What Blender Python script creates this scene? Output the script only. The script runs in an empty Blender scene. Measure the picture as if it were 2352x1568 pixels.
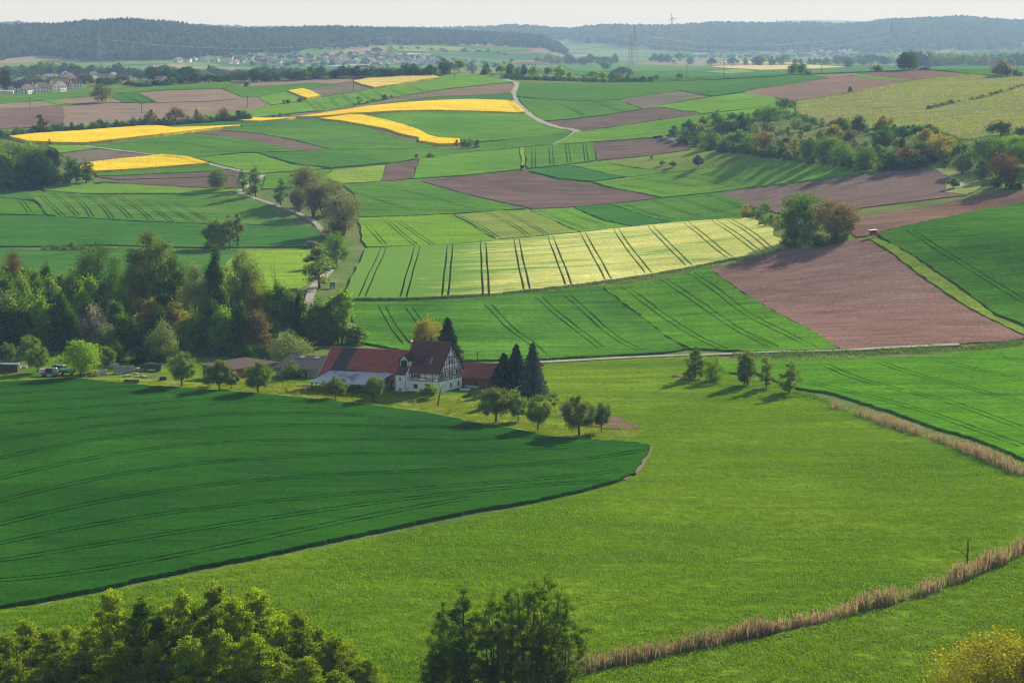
import bpy, math, random
import numpy as np
from mathutils import Vector, Matrix
from mathutils.geometry import delaunay_2d_cdt
random.seed(7); RNG = np.random.default_rng(7)
scene = bpy.context.scene
COL = scene.collection
R = math.radians
# ------------------------------------------------------------------ camera
FPX = 1991.0; CAMH = 85.0; YH = 45.0
PITCH = math.atan((341.0 - YH) / FPX)
cam_d = bpy.data.cameras.new('camera'); cam = bpy.data.objects.new('camera', cam_d); COL.objects.link(cam)
cam.location = (0, 0, CAMH); cam.rotation_euler = (math.pi / 2 - PITCH, 0, 0)
cam_d.sensor_width = 36.0; cam_d.lens = FPX / 1024 * 36.0; cam_d.clip_start = 1.0; cam_d.clip_end = 60000
scene.camera = cam
K = 1024.0 / 2352.0
CROP = {'A1': (0, 0), 'A2': (1000, 0), 'A3': (2000, 0), 'A4': (2996, 0), 'B1': (0, 660), 'B2': (1000, 660), 'B3': (2000, 660),
        'B4': (2996, 660), 'C1': (0, 1300), 'C2': (1000, 1200), 'C3': (2000, 1300), 'C4': (2996, 1300),
        'D1': (0, 1998), 'D2': (1000, 1998), 'D3': (2000, 1998), 'D4': (2996, 1998), 'V': None}
def T(spec):
    """'A1 x,y x,y B2 x,y' survey readings -> list of (vx, vy) bearings"""
    out = []; c = 'V'
    for t in spec.split():
        if t in CROP: c = t; continue
        x, y = t.split(','); x = float(x); y = float(y)
        if c == 'V': out.append((x, y))
        else:
            s = 1100.0 / 2352.0; k = 2352.0 / 4096.0
            out.append(((x * s + CROP[c][0]) * k, (y * s + CROP[c][1]) * k))
    return out
cp, sp = math.cos(PITCH), math.sin(PITCH)
def ray(vx, vy):
    vx = np.asarray(vx, float); vy = np.asarray(vy, float)
    px = (vx - 1176) * K / FPX; py = (784 - vy) * K / FPX
    return px, cp + py * sp, -sp + py * cp
def at_depth(vx, vy, Y):
    dx, dy, dz = ray(vx, vy); t = np.asarray(Y, float) / dy
    return dx * t, np.asarray(Y, float) + 0 * t, CAMH + dz * t
# ------------------------------------------------------------------ terrain
CTRL = [(1176,1568,None),
 # (vx, vy, distance)
 (700,690,640),(1050,575,800),(1700,505,850),(1790,575,705),(1400,650,665),(1400,530,850),
 (1100,500,905),(800,500,900),(1100,420,1035),(1500,460,970),(1300,330,1200),(1550,330,1180),(1176,250,1395),
 (1200,190,1620),(1450,215,1500),(1450,185,1700),(950,165,1720),(850,200,1560),(1000,245,1390),(1150,265,1350),
 (700,285,1290),(900,320,1210),(600,330,1160),(750,240,1450),(560,440,965),(700,370,1090),(400,370,1090),
 (300,260,1380),(420,320,1180),(150,290,1290),(0,330,1150),(0,240,1450),(0,440,980),(250,470,930),(120,600,762),
 (0,600,765),(560,600,765),(0,205,1650),(300,185,1750),(550,185,1740),(300,215,1560),(550,235,1450),
 (2000,555,690),(1930,800,548),(2352,780,560),(2352,480,775),(2200,620,650),(2352,640,640),(2100,500,745),(2352,440,800),
 (1700,440,985),(2150,410,880),(1950,370,960),(1750,345,1060),(1650,280,1230),(1850,240,1330),(2100,290,1110),(2352,320,960),
 (2150,215,1350),(2352,240,1230),(2000,195,1500),(1750,205,1500),(2090,162,1680),(2352,168,1600),(1850,180,1620),(1650,195,1600),
 (2550,400,850),(2550,600,640),(2550,200,1450),(-250,400,1020),(-250,600,765),(-250,240,1400)]
def build_ctrl():
    P = []
    for vx, vy, Y in CTRL[1:]:
        x, y, z = at_depth(vx, vy, Y); P.append((float(x), float(y), float(z)))
    for y in (120, 250, 330, 420, 490):          # the valley floor
        for x in (-0.42, -0.2, 0.0, 0.2, 0.42): P.append((x * max(y, 250), y, 0.6 * math.sin(x * 9 + y * .01)))
    for x in (-0.3, -0.1, 0.1, 0.3): P.append((x * 560, 560, 0.8))
    for x in (-130, -60, 0, 50): P.append((x, 620, 1.2))
    P += [(-620,2000,46),(-300,2000,47),(0,2000,50),(300,2000,49),(620,2000,49),(-700,2350,46),(-250,2350,46),(250,2350,47),(700,2350,47)]
    return np.array(P)
CP = build_ctrl(); SC = 500.0
def _phi(d2):
    return np.where(d2 > 1e-12, 0.5 * d2 * np.log(np.maximum(d2, 1e-12)), 0.0)
def _tps(P, lam=2e-4):
    n = len(P); X = P[:, :2] / SC
    d2 = ((X[:, None] - X[None]) ** 2).sum(-1)
    A = np.zeros((n + 3, n + 3)); A[:n, :n] = _phi(d2) + lam * np.eye(n)
    A[:n, n] = 1; A[:n, n + 1:] = X; A[n, :n] = 1; A[n + 1:, :n] = X.T
    b = np.zeros(n + 3); b[:n] = P[:, 2]
    return np.linalg.solve(A, b)
W = _tps(CP)
def near_z(x, y):
    x = np.asarray(x, float); y = np.asarray(y, float); sh = np.broadcast(x, y).shape
    q = np.stack([np.broadcast_to(x, sh).ravel(), np.broadcast_to(y, sh).ravel()], 1) / SC
    out = np.empty(len(q)); C = CP[:, :2] / SC; n = len(CP)
    for i in range(0, len(q), 20000):
        s = q[i:i + 20000]; d2 = ((s[:, None] - C[None]) ** 2).sum(-1)
        out[i:i + 20000] = _phi(d2) @ W[:n] + W[n] + s @ W[n + 1:]
    return out.reshape(sh)
def sstep(a, b, x):
    t = np.clip((x - a) / (b - a), 0, 1); return t * t * (3 - 2 * t)
def lerp_tab(tab, v):
    t = np.array(tab, float); return np.interp(v, t[:, 0], t[:, 1])
RIDGE1 = [(-900,87),(-300,76),(0,73),(134,71),(201,65),(309,58),(403,64),(491,76),(574,80),(700,75),(762,73),(896,78),(1031,81),(1192,89),(1242,93),(1275,107),(1310,130),(1350,152)]
RIDGE2 = [(-900,68),(0,65),(60,62),(130,70),(490,70),(600,74),(1000,76),(1100,74),(1148,71),(1188,69),(1242,73),(1304,79),(1349,71),(1417,69),(1524,71),(1578,67),(1631,63),(1712,64),(1780,65),(1854,64),(1908,67),(1975,64),(2002,57),(2069,55),(2190,49),(2257,56),(2352,61),(2700,64),(3200,68)]
RIDGE3 = [(-900,70),(1680,62),(1733,54),(1787,48),(1854,46),(1935,48),(1990,50),(2096,40),(2300,44),(2500,50),(3200,62)]
def vx_of(x, y): return 1176 + (x / y) * cp * FPX / K   # good enough near the horizon
def hill(x, y, tab, yc, w0, w1):
    v = vx_of(x, y); _, dy, dz = ray(v, lerp_tab(tab, v))
    zc = CAMH + dz / dy * yc
    up = sstep(-w0, 0, y - yc); dn = 1 - sstep(0, w1, y - yc)
    return np.maximum(zc - 46, 0) * np.where(y < yc, up, dn)
def plain_z(x, y):
    return 46 + 5 * np.clip(x / 700.0, -0.4, 1) * (1 - sstep(2500, 4500, y)) + 1.5 * np.sin(x * .004 + 1) * np.sin(y * .003)
def terrain(x, y):
    x = np.asarray(x, float); y = np.asarray(y, float)
    f = plain_z(x, y)
    v = vx_of(x, np.maximum(y, 100))
    y1 = 4300 + 1200 * sstep(300, 1200, v)
    f = f + hill(x, y, RIDGE1, y1, 900 + 500 * sstep(500, 1100, v), 700) * 1.0
    f = np.maximum(f, 46 + hill(x, y, RIDGE2, 8000.0, 2100, 1200))
    f = np.maximum(f, 46 + hill(x, y, RIDGE3, 14000.0, 2500, 1500))
    k = sstep(1900, 2300, y)
    n = np.where(y < 2350, near_z(x, np.minimum(y, 2350)), 0)
    # gentle local roll
    n = n + 0.35 * np.sin(x * .021 + .7) * np.sin(y * .017) * sstep(450, 700, y)
    return n * (1 - k) + f * k
GA = np.linspace(-.46, .46, 560); GY = np.geomspace(180, 17000, 620)
GZ = terrain(GA[None] * GY[:, None], np.repeat(GY[:, None], len(GA), 1))
def hit(pts, y0=180.0, y1=6500.0):
    """where the sight lines pts meet the ground: arrays X, Y, Z"""
    pts = np.asarray(pts, float); dx, dy, dz = ray(pts[:, 0], pts[:, 1]); a = dx / dy; s = dz / dy
    fa = np.clip((a - GA[0]) / (GA[1] - GA[0]), 0, len(GA) - 1.001); i = fa.astype(int); f = fa - i
    z = GZ[:, i] * (1 - f) + GZ[:, i + 1] * f
    c = CAMH + s[None] * GY[:, None] - z; k = GY < y1; c = c[k]; ys = GY[k]
    neg = c <= 0; first = np.argmax(neg, 0); any_ = neg.any(0) & (first > 0)
    j = np.maximum(first, 1); n = np.arange(len(pts)); c0 = c[j - 1, n]; c1 = c[j, n]; t = c0 / np.where(np.abs(c0 - c1) > 1e-9, c0 - c1, 1)
    y = ys[j - 1] + (ys[j] - ys[j - 1]) * t
    near = ys < 2200; y = np.where(any_, y, ys[near][np.argmin(c[near], 0)])
    return a * y, y, terrain(a * y, y)
def spot(vx, vy):
    x, y, z = hit([(vx, vy)]); return float(x[0]), float(y[0]), float(z[0])
def tz(x, y): return float(terrain(np.array([float(x)]), np.array([float(y)]))[0])
def ppm(y): return FPX / y * 1.0      # picture px (1024 wide) per metre at depth y
# ------------------------------------------------------------------ tagging and mesh helpers
def tag(o, label=None, cat=None, group=None, kind=None):
    if label: o['label'] = label
    if cat: o['category'] = cat
    if group: o['group'] = group
    if kind: o['kind'] = kind
    return o
def link(o, parent=None):
    COL.objects.link(o)
    if parent is not None: o.parent = parent
    return o
def empty(name, loc=(0, 0, 0), rz=0.0):
    o = bpy.data.objects.new(name, None); link(o); o.location = loc; o.rotation_euler = (0, 0, rz); o.empty_display_size = .5; return o
def mesh_np(name, verts, faces, mats=(), parent=None, smooth=False, fmat=None):
    """verts (n,3); faces: (m,k) array or list of arrays of equal-k groups"""
    if not isinstance(faces, list): faces = [faces]
    faces = [np.asarray(f, np.int32) for f in faces if len(f)]
    me = bpy.data.meshes.new(name)
    verts = np.asarray(verts, np.float32)
    me.vertices.add(len(verts)); me.vertices.foreach_set('co', verts.ravel())
    loops = np.concatenate([f.ravel() for f in faces]); tot = np.concatenate([np.full(len(f), f.shape[1], np.int32) for f in faces])
    me.loops.add(len(loops)); me.loops.foreach_set('vertex_index', loops)
    me.polygons.add(len(tot)); st = np.concatenate([[0], np.cumsum(tot)[:-1]]).astype(np.int32)
    me.polygons.foreach_set('loop_start', st)
    try: me.polygons.foreach_set('loop_total', tot)
    except Exception: pass
    if fmat is not None: me.polygons.foreach_set('material_index', np.asarray(fmat, np.int32))
    me.polygons.foreach_set('use_smooth', np.full(len(tot), bool(smooth)))
    me.update(calc_edges=True)
    for m in mats: me.materials.append(m)
    o = bpy.data.objects.new(name, me); link(o, parent); return o
def dup(root, loc=None, rz=None, scale=None):
    c = root.copy(); COL.objects.link(c)
    for k in ('label',):
        if k in c: del c[k]
    if loc is not None: c.location = loc
    if rz is not None: c.rotation_euler = (0, 0, rz)
    if scale is not None: c.scale = scale
    for ch in root.children:
        d = ch.copy(); COL.objects.link(d); d.parent = c
        for g in ch.children:
            e = g.copy(); COL.objects.link(e); e.parent = d
    return c
class MB:
    """collects boxes, beams and quads for one mesh part"""
    def __init__(s): s.v = []; s.f = []; s.m = []
    def poly(s, pts, m=0):
        b = len(s.v); s.v += [tuple(p) for p in pts]; s.f.append(list(range(b, b + len(pts)))); s.m.append(m)
    def box(s, x0, x1, y0, y1, z0, z1, m=0):
        b = len(s.v)
        s.v += [(x0,y0,z0),(x1,y0,z0),(x1,y1,z0),(x0,y1,z0),(x0,y0,z1),(x1,y0,z1),(x1,y1,z1),(x0,y1,z1)]
        for f in ((0,3,2,1),(4,5,6,7),(0,1,5,4),(1,2,6,5),(2,3,7,6),(3,0,4,7)):
            s.f.append([b + i for i in f]); s.m.append(m)
    def beam(s, p, q, w, d, n=(0, 0, 1), m=0):
        """square bar from p to q; d along n, w across"""
        p = Vector(p); q = Vector(q); t = (q - p).normalized(); n = Vector(n); n = (n - t * n.dot(t))
        if n.length < 1e-6: n = Vector((1, 0, 0)) - t * t.x
        n.normalize(); u = t.cross(n); b = len(s.v)
        for e in (p, q):
            for a, c in ((-1, -1), (1, -1), (1, 1), (-1, 1)): s.v.append(tuple(e + u * (a * w / 2) + n * (c * d / 2)))
        for f in ((0,1,2,3),(7,6,5,4),(0,4,5,1),(1,5,6,2),(2,6,7,3),(3,7,4,0)):
            s.f.append([b + i for i in f]); s.m.append(m)
    def tube(s, pts, rad, n=6, m=0, cap=True):
        pts = [Vector(p) for p in pts]; b = len(s.v)
        if not hasattr(rad, '__len__'): rad = [rad] * len(pts)
        for i, p in enumerate(pts):
            t = (pts[min(i + 1, len(pts) - 1)] - pts[max(i - 1, 0)]).normalized()
            u = t.cross(Vector((0, 0, 1)) if abs(t.z) < .9 else Vector((1, 0, 0))).normalized(); w = t.cross(u)
            for k in range(n):
                a = 2 * math.pi * k / n; s.v.append(tuple(p + (u * math.cos(a) + w * math.sin(a)) * rad[i]))
        for i in range(len(pts) - 1):
            for k in range(n):
                s.f.append([b + i*n + k, b + i*n + (k+1) % n, b + (i+1)*n + (k+1) % n, b + (i+1)*n + k]); s.m.append(m)
        if cap:
            s.f.append([b + k for k in range(n)][::-1]); s.m.append(m); e = b + (len(pts)-1)*n
            s.f.append([e + k for k in range(n)]); s.m.append(m)
    def prism(s, prof, y0, y1, m=0, axis='y'):
        """profile [(a,z)..] swept along y (or x)"""
        b = len(s.v); n = len(prof)
        for y in (y0, y1):
            for a, z in prof: s.v.append((a, y, z) if axis == 'y' else (y, a, z))
        s.f.append([b + i for i in range(n)]); s.m.append(m); s.f.append([b + n + i for i in range(n)][::-1]); s.m.append(m)
        for i in range(n):
            j = (i + 1) % n; s.f.append([b + j, b + i, b + n + i, b + n + j]); s.m.append(m)
    def build(s, name, mats, parent=None, smooth=False, fix=True):
        me = bpy.data.meshes.new(name); me.from_pydata(s.v, [], s.f)
        if not isinstance(mats, (list, tuple)): mats = [mats]
        for m in mats: me.materials.append(m)
        me.polygons.foreach_set('material_index', s.m)
        if smooth: me.polygons.foreach_set('use_smooth', [True] * len(s.f))
        me.update()
        if fix:
            import bmesh
            bm = bmesh.new(); bm.from_mesh(me); bmesh.ops.recalc_face_normals(bm, faces=bm.faces); bm.to_mesh(me); bm.free()
        o = bpy.data.objects.new(name, me); link(o, parent); return o
# ------------------------------------------------------------------ materials
def new_mat(name):
    m = bpy.data.materials.new(name); m.use_nodes = True; nt = m.node_tree; nt.nodes.clear(); return m, nt
def N(nt, kind, **kw):
    n = nt.nodes.new(kind)
    for k, v in kw.items():
        if k.startswith('i_'):
            n.inputs[k[2:].replace('_', ' ')].default_value = v
        else: setattr(n, k, v)
    return n
def out(nt, shader):
    o = nt.nodes.new('ShaderNodeOutputMaterial'); nt.links.new(shader, o.inputs['Surface']); return o
def noise(nt, vec, scale, detail=3, rough=.55, dist=0):
    n = nt.nodes.new('ShaderNodeTexNoise'); n.inputs['Scale'].default_value = scale; n.inputs['Detail'].default_value = detail
    n.inputs['Roughness'].default_value = rough; n.inputs['Distortion'].default_value = dist
    if vec is not None: nt.links.new(vec, n.inputs['Vector'])
    return n.outputs['Fac']
def ramp(nt, fac, stops):
    r = nt.nodes.new('ShaderNodeValToRGB'); el = r.color_ramp.elements
    while len(el) > 1: el.remove(el[-1])
    for i, (p, c) in enumerate(stops):
        e = el[0] if i == 0 else el.new(p)
        e.position = p; e.color = (*c, 1) if len(c) == 3 else c
    nt.links.new(fac, r.inputs[0]); return r.outputs[0]
def mixc(nt, fac, a, b, mode='MIX'):
    m = nt.nodes.new('ShaderNodeMix'); m.data_type = 'RGBA'; m.blend_type = mode
    for sock, v in ((m.inputs[0], fac), (m.inputs[6], a), (m.inputs[7], b)):
        if isinstance(v, (int, float)): sock.default_value = v
        elif isinstance(v, tuple): sock.default_value = (*v, 1) if len(v) == 3 else v
        else: nt.links.new(v, sock)
    return m.outputs[2]
def math_n(nt, op, a, b=None, c=None):
    m = nt.nodes.new('ShaderNodeMath'); m.operation = op
    for i, v in enumerate((a, b, c)):
        if v is None: continue
        if isinstance(v, (int, float)): m.inputs[i].default_value = v
        else: nt.links.new(v, m.inputs[i])
    return m.outputs[0]
def bump(nt, h, strength=.5, dist=.3):
    b = nt.nodes.new('ShaderNodeBump'); b.inputs['Strength'].default_value = strength; b.inputs['Distance'].default_value = dist
    nt.links.new(h, b.inputs['Height']); return b.outputs[0]
def coords(nt, rot=0.0, scale=(1, 1, 1), space='Object'):
    t = nt.nodes.new('ShaderNodeTexCoord'); mp = nt.nodes.new('ShaderNodeMapping')
    mp.inputs['Rotation'].default_value = (0, 0, rot); mp.inputs['Scale'].default_value = scale
    nt.links.new(t.outputs[space], mp.inputs['Vector']); return mp.outputs[0]
def plain_mat(name, col, rough=.8, var=.15, scale=2.0, spec=.2, metal=0.0, bumps=0.0, grime=None):
    m, nt = new_mat(name); b = N(nt, 'ShaderNodeBsdfPrincipled')
    b.inputs['Roughness'].default_value = rough; b.inputs['Specular IOR Level'].default_value = spec; b.inputs['Metallic'].default_value = metal
    v = coords(nt); f = noise(nt, v, scale, 5, .6)
    c = mixc(nt, f, tuple(x * (1 - var) for x in col), tuple(min(1, x * (1 + var)) for x in col))
    if grime:
        g = ramp(nt, noise(nt, v, scale * .35, 6, .65), [(.5, (0, 0, 0)), (.68, (1, 1, 1))]); c = mixc(nt, g, c, grime)
    nt.links.new(c, b.inputs['Base Color'])
    if bumps: nt.links.new(bump(nt, noise(nt, v, scale * 4, 4), bumps, .05), b.inputs['Normal'])
    out(nt, b.outputs[0]); return m
def crop_mat(name, a, b2, rot=0.0, row=1.6, rowamt=.35, patch=.02, fine=1.2, streak=.0, bumpd=.35, third=None, patchamt=1.0, transl=0.0, greenside=None, aniso=5.0, bstr=.7):
    """field surface: rows (direction rot), patches of growth and fine leaf texture, all as real colour and relief"""
    m, nt = new_mat(name)
    w = coords(nt); rv = coords(nt, rot, (1.0 / aniso, 1, 1))
    pat = noise(nt, w, patch, 4, .6, .4); c = mixc(nt, ramp(nt, pat, [(.36, (0,0,0)), (.66, (1,1,1))]), a, b2)
    if patchamt < 1: c = mixc(nt, patchamt, mixc(nt, .5, a, b2), c)
    rv2 = coords(nt, rot, (1.0 / 40, 1, 1)); rn = noise(nt, rv, 1.0 / row * .6, 4, .65); rn2 = noise(nt, rv2, 1.0 / row * 1.1, 3, .6)
    rows = math_n(nt, 'ADD', math_n(nt, 'MULTIPLY', rn2, .55), math_n(nt, 'MULTIPLY', rn, .45)); rows = ramp(nt, rows, [(.32, (0,0,0)), (.68, (1,1,1))])
    dk = mixc(nt, rows, tuple(x * (1 - rowamt) for x in (1, 1, 1)), tuple(1 + rowamt * .6 for _ in range(3)))
    c = mixc(nt, 1.0, c, dk, 'MULTIPLY')
    fn = noise(nt, w, fine, 5, .7)
    c = mixc(nt, 1.0, c, ramp(nt, fn, [(.3, (.62, .62, .62)), (.72, (1.38, 1.38, 1.38))]), 'MULTIPLY')
    mid = noise(nt, rv, .16, 5, .65, .8); c = mixc(nt, 1.0, c, ramp(nt, mid, [(.30, (.74,.76,.70)), (.5, (1,1,1)), (.72, (1.24,1.20,1.2))]), 'MULTIPLY')
    if greenside is not None:
        sx = nt.nodes.new('ShaderNodeSeparateXYZ'); nt.links.new(w, sx.inputs[0]); gq = noise(nt, rv, .11, 6, .75, .8)
        t_ = math_n(nt, 'ADD', math_n(nt, 'MULTIPLY', sx.outputs[0], -1.0 / 90), math_n(nt, 'MULTIPLY', gq, 1.5)); c = mixc(nt, ramp(nt, t_, [(.62, (0,0,0)), (1.0, (1,1,1))]), c, greenside)
    if third is not None:
        g = ramp(nt, noise(nt, rv, .07, 6, .7, .6), [(.52, (0,0,0)), (.64, (1,1,1))]); c = mixc(nt, math_n(nt, 'MULTIPLY', g, .8), c, third)
    bs = N(nt, 'ShaderNodeBsdfDiffuse')
    nt.links.new(c, bs.inputs['Color'])
    h = math_n(nt, 'ADD', math_n(nt, 'MULTIPLY', rows, .6), fn)
    nt.links.new(bump(nt, h, bstr, bumpd), bs.inputs['Normal'])
    if transl:
        tr = N(nt, 'ShaderNodeBsdfTranslucent'); nt.links.new(mixc(nt, 1.0, c, (1.2, 1.2, .5), 'MULTIPLY'), tr.inputs[0])
        mx = N(nt, 'ShaderNodeMixShader'); mx.inputs[0].default_value = transl; nt.links.new(bs.outputs[0], mx.inputs[1]); nt.links.new(tr.outputs[0], mx.inputs[2]); out(nt, mx.outputs[0])
    else: out(nt, bs.outputs[0])
    return m
# ------------------------------------------------------------------ fields
def in_poly(P, poly):
    x, y = P[:, 0], P[:, 1]; r = np.zeros(len(P), bool); n = len(poly); j = n - 1
    for i in range(n):
        xi, yi = poly[i]; xj, yj = poly[j]
        c = ((yi > y) != (yj > y)) & (x < (xj - xi) * (y - yi) / (yj - yi + 1e-12) + xi); r ^= c; j = i
    return r
def densify(pts, step, closed=True):
    o = []; n = len(pts)
    for i in range(n if closed else n - 1):
        a = np.array(pts[i]); b = np.array(pts[(i + 1) % n]); k = max(1, int(np.hypot(*(b - a)) / step))
        for t in range(k): o.append(tuple(a + (b - a) * t / k))
    if not closed: o.append(tuple(pts[-1]))
    return o
def spline(pts, step=10, closed=False):
    """smooth curve through the readings"""
    p = [np.array(q, float) for q in pts]
    if len(p) < 3: return densify(pts, step, closed)
    o = []; n = len(p)
    for i in range(n - 1):
        a = p[max(i - 1, 0)]; b = p[i]; c = p[i + 1]; d = p[min(i + 2, n - 1)]
        k = max(1, int(np.hypot(*(c - b)) / step))
        for t in range(k):
            u = t / k; o.append(tuple(.5 * (2*b + (c-a)*u + (2*a - 5*b + 4*c - d)*u*u + (3*b - a - 3*c + d)*u**3)))
    o.append(tuple(p[-1])); return o
def ground_pts(pts, **k):
    x, y, z = hit(pts, **k); return np.stack([x, y], 1)
def clean(m, eps):
    o = [m[0]]
    for q in m[1:]:
        if np.hypot(*(q - o[-1])) > eps: o.append(q)
    if np.hypot(*(o[0] - o[-1])) < eps and len(o) > 3: o.pop()
    return np.array(o)
def ribbon(c, w):
    """outline of a strip of width w (number or array) round the map polyline c"""
    c = np.asarray(c); d = np.gradient(c, axis=0); d /= np.maximum(np.hypot(d[:, 0], d[:, 1])[:, None], 1e-9)
    n = np.stack([-d[:, 1], d[:, 0]], 1); w = np.broadcast_to(np.asarray(w, float), (len(c),))[:, None] / 2
    return np.concatenate([c + n * w, (c - n * w)[::-1]])
def offset(c, s):
    c = np.asarray(c); d = np.gradient(c, axis=0); d /= np.maximum(np.hypot(d[:, 0], d[:, 1])[:, None], 1e-9)
    return c + np.stack([-d[:, 1], d[:, 0]], 1) * s
def slab(name, poly, h, mat, holes=(), lift=0.0, cell=.011, minc=3.0, skirt=True, rough=0.0, wave=0.0):
    """a standing crop of height h over the map outline poly, with its side walls; holes = wheel tracks left open"""
    poly = np.asarray(poly); y0, y1 = poly[:, 1].min(), poly[:, 1].max()
    seeds = []; y = y0
    while y < y1:
        s = max(minc, cell * y); x0, x1 = poly[:, 0].min(), poly[:, 0].max()
        xs = np.arange(x0, x1, s * .9) + RNG.uniform(0, s * .5); seeds.append(np.stack([xs, np.full(len(xs), y) + RNG.uniform(-.2, .2, len(xs)) * s], 1)); y += s
    seeds = np.concatenate(seeds); seeds = seeds[in_poly(seeds, poly)]
    V = [Vector(p) for p in poly]; E = [(i, (i + 1) % len(poly)) for i in range(len(poly))]
    for hp in holes:
        b = len(V); V += [Vector(p) for p in hp]; E += [(b + i, b + (i + 1) % len(hp)) for i in range(len(hp))]
    V += [Vector(p) for p in seeds]
    r = delaunay_2d_cdt(V, E, [], 0, 1e-4)
    P = np.array([(v[0], v[1]) for v in r[0]]); F = np.array([f for f in r[2] if len(f) == 3], int)
    c = P[F].mean(1); k = in_poly(c, poly)
    for hp in holes: k &= ~in_poly(c, hp)
    F = F[k]
    a = P[F]; area = np.cross(a[:, 1] - a[:, 0], a[:, 2] - a[:, 0]); F[area < 0] = F[area < 0][:, ::-1]; F = F[np.abs(area) > 1e-6]
    used = np.unique(F); mp = -np.ones(len(P), int); mp[used] = np.arange(len(used)); P = P[used]; F = mp[F]
    zt = terrain(P[:, 0], P[:, 1]); top = zt + h + lift + .0002 * P[:, 1]
    if wave: top = top + wave * (np.sin(P[:, 0] * .9 + P[:, 1] * .3) * np.sin(P[:, 1] * .7 - P[:, 0] * .2) + RNG.normal(0, .5, len(P)))
    if rough: top = top + RNG.uniform(-rough, rough, len(P))
    verts = np.concatenate([np.column_stack([P, top]), np.column_stack([P, zt - .15])]); groups = [F]
    if skirt:
        e = np.concatenate([F[:, [0, 1]], F[:, [1, 2]], F[:, [2, 0]]]); key = np.sort(e, 1); _, inv, cnt = np.unique(key, axis=0, return_inverse=True, return_counts=True)
        e = e[cnt[inv.ravel()] == 1]; n = len(P); groups.append(np.column_stack([e[:, 1], e[:, 0], e[:, 0] + n, e[:, 1] + n]))
    return mesh_np(name, verts, groups, [mat])
FIELDS = []
def heading(spec):
    g = ground_pts(T(spec)); d = g[-1] - g[0]; return math.atan2(d[1], d[0])
# crop colours are reflectances
KIND = {  #            a                  b                 row rowamt patch fine  third
 'darkwheat': dict(a=(0.015,0.076,0.006), b2=(0.025,0.104,0.008), row=1.2, rowamt=.18, patch=.02, fine=1.3, bumpd=.35),
 'wheat':     dict(a=(0.065,0.171,0.020), b2=(0.096,0.217,0.025), row=1.6, rowamt=.22, patch=.018, fine=.9, bumpd=.3),
 'lightwheat':dict(a=(0.109,0.245,0.022), b2=(0.142,0.285,0.028), row=1.8, rowamt=.20, patch=.02, fine=.9, bumpd=.3),
 'bluewheat': dict(a=(0.049,0.142,0.025), b2=(0.065,0.171,0.028), row=1.6, rowamt=.18, patch=.02, fine=.9, bumpd=.3),
 'lush':      dict(a=(0.050,0.154,0.011), b2=(0.084,0.217,0.015), row=2.6, rowamt=.30, patch=.022, fine=.7, bumpd=.4),
 'patchy':    dict(a=(0.044,0.137,0.013), b2=(0.092,0.234,0.021), row=2.6, rowamt=.34, patch=.017, fine=.7, bumpd=.4, aniso=9),
 'yellow':    dict(a=(0.184,0.296,0.028), b2=(0.239,0.353,0.041), row=2.0, rowamt=.20, patch=.03, fine=.9),
 'stubble':   dict(a=(0.163,0.239,0.043), b2=(0.207,0.274,0.055), row=2.2, rowamt=.25, patch=.03, fine=.9),
 'barley':    dict(a=(0.430,0.470,0.130), b2=(0.550,0.560,0.190), row=2.4, rowamt=.16, patch=.03, fine=.8, third=(.120,.250,.050), bumpd=.35),
 'sage':      dict(a=(0.146,0.217,0.038), b2=(0.196,0.251,0.048), row=3.0, rowamt=.10, patch=.03, fine=.6),
 'soil': dict(a=(0.125,0.089,0.076), b2=(0.163,0.122,0.103), row=2.25, rowamt=0.40, patch=.016, fine=1.1, bumpd=.2),
 'redsoil': dict(a=(0.165,0.101,0.078), b2=(0.209,0.139,0.110), row=2.50, rowamt=0.31, patch=.014, fine=1.0, bumpd=.2),
 'palesoil': dict(a=(0.218,0.165,0.130), b2=(0.257,0.196,0.155), row=2.50, rowamt=0.22, patch=.014, fine=.8, bumpd=.15),
 'greysoil': dict(a=(0.145,0.134,0.095), b2=(0.179,0.160,0.115), row=2.50, rowamt=0.31, patch=.02, fine=1.0, bumpd=.2),
 'rape':      dict(a=(0.720,0.500,0.020), b2=(0.800,0.580,0.040), row=3.0, rowamt=.08, patch=.03, fine=.7, third=(.560,.430,.040), bumpd=.5),
 'paleface':  dict(a=(0.560,0.450,0.110), b2=(0.640,0.520,0.150), row=3.0, rowamt=.10, patch=.03, fine=.7, bumpd=.5),
}
HEIGHT = dict(darkwheat=.48, wheat=.28, lightwheat=.28, bluewheat=.32, lush=.30, patchy=.28, yellow=.25, stubble=.15, barley=.55, sage=.15,
              soil=.05, redsoil=.05, palesoil=.05, greysoil=.05, rape=1.2, paleface=1.1)
NAMEOF = dict(darkwheat='wheat_field', wheat='wheat_field', lightwheat='wheat_field', bluewheat='wheat_field', lush='wheat_field', patchy='wheat_field', yellow='barley_field',
              stubble='barley_field', barley='barley_field', sage='meadow', soil='ploughed_field', redsoil='ploughed_field', palesoil='ploughed_field', greysoil='ploughed_field', rape='rapeseed_field', paleface='rapeseed_field')
GAPW = lambda c: .42 + .00018 * c[:, 1]
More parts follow.
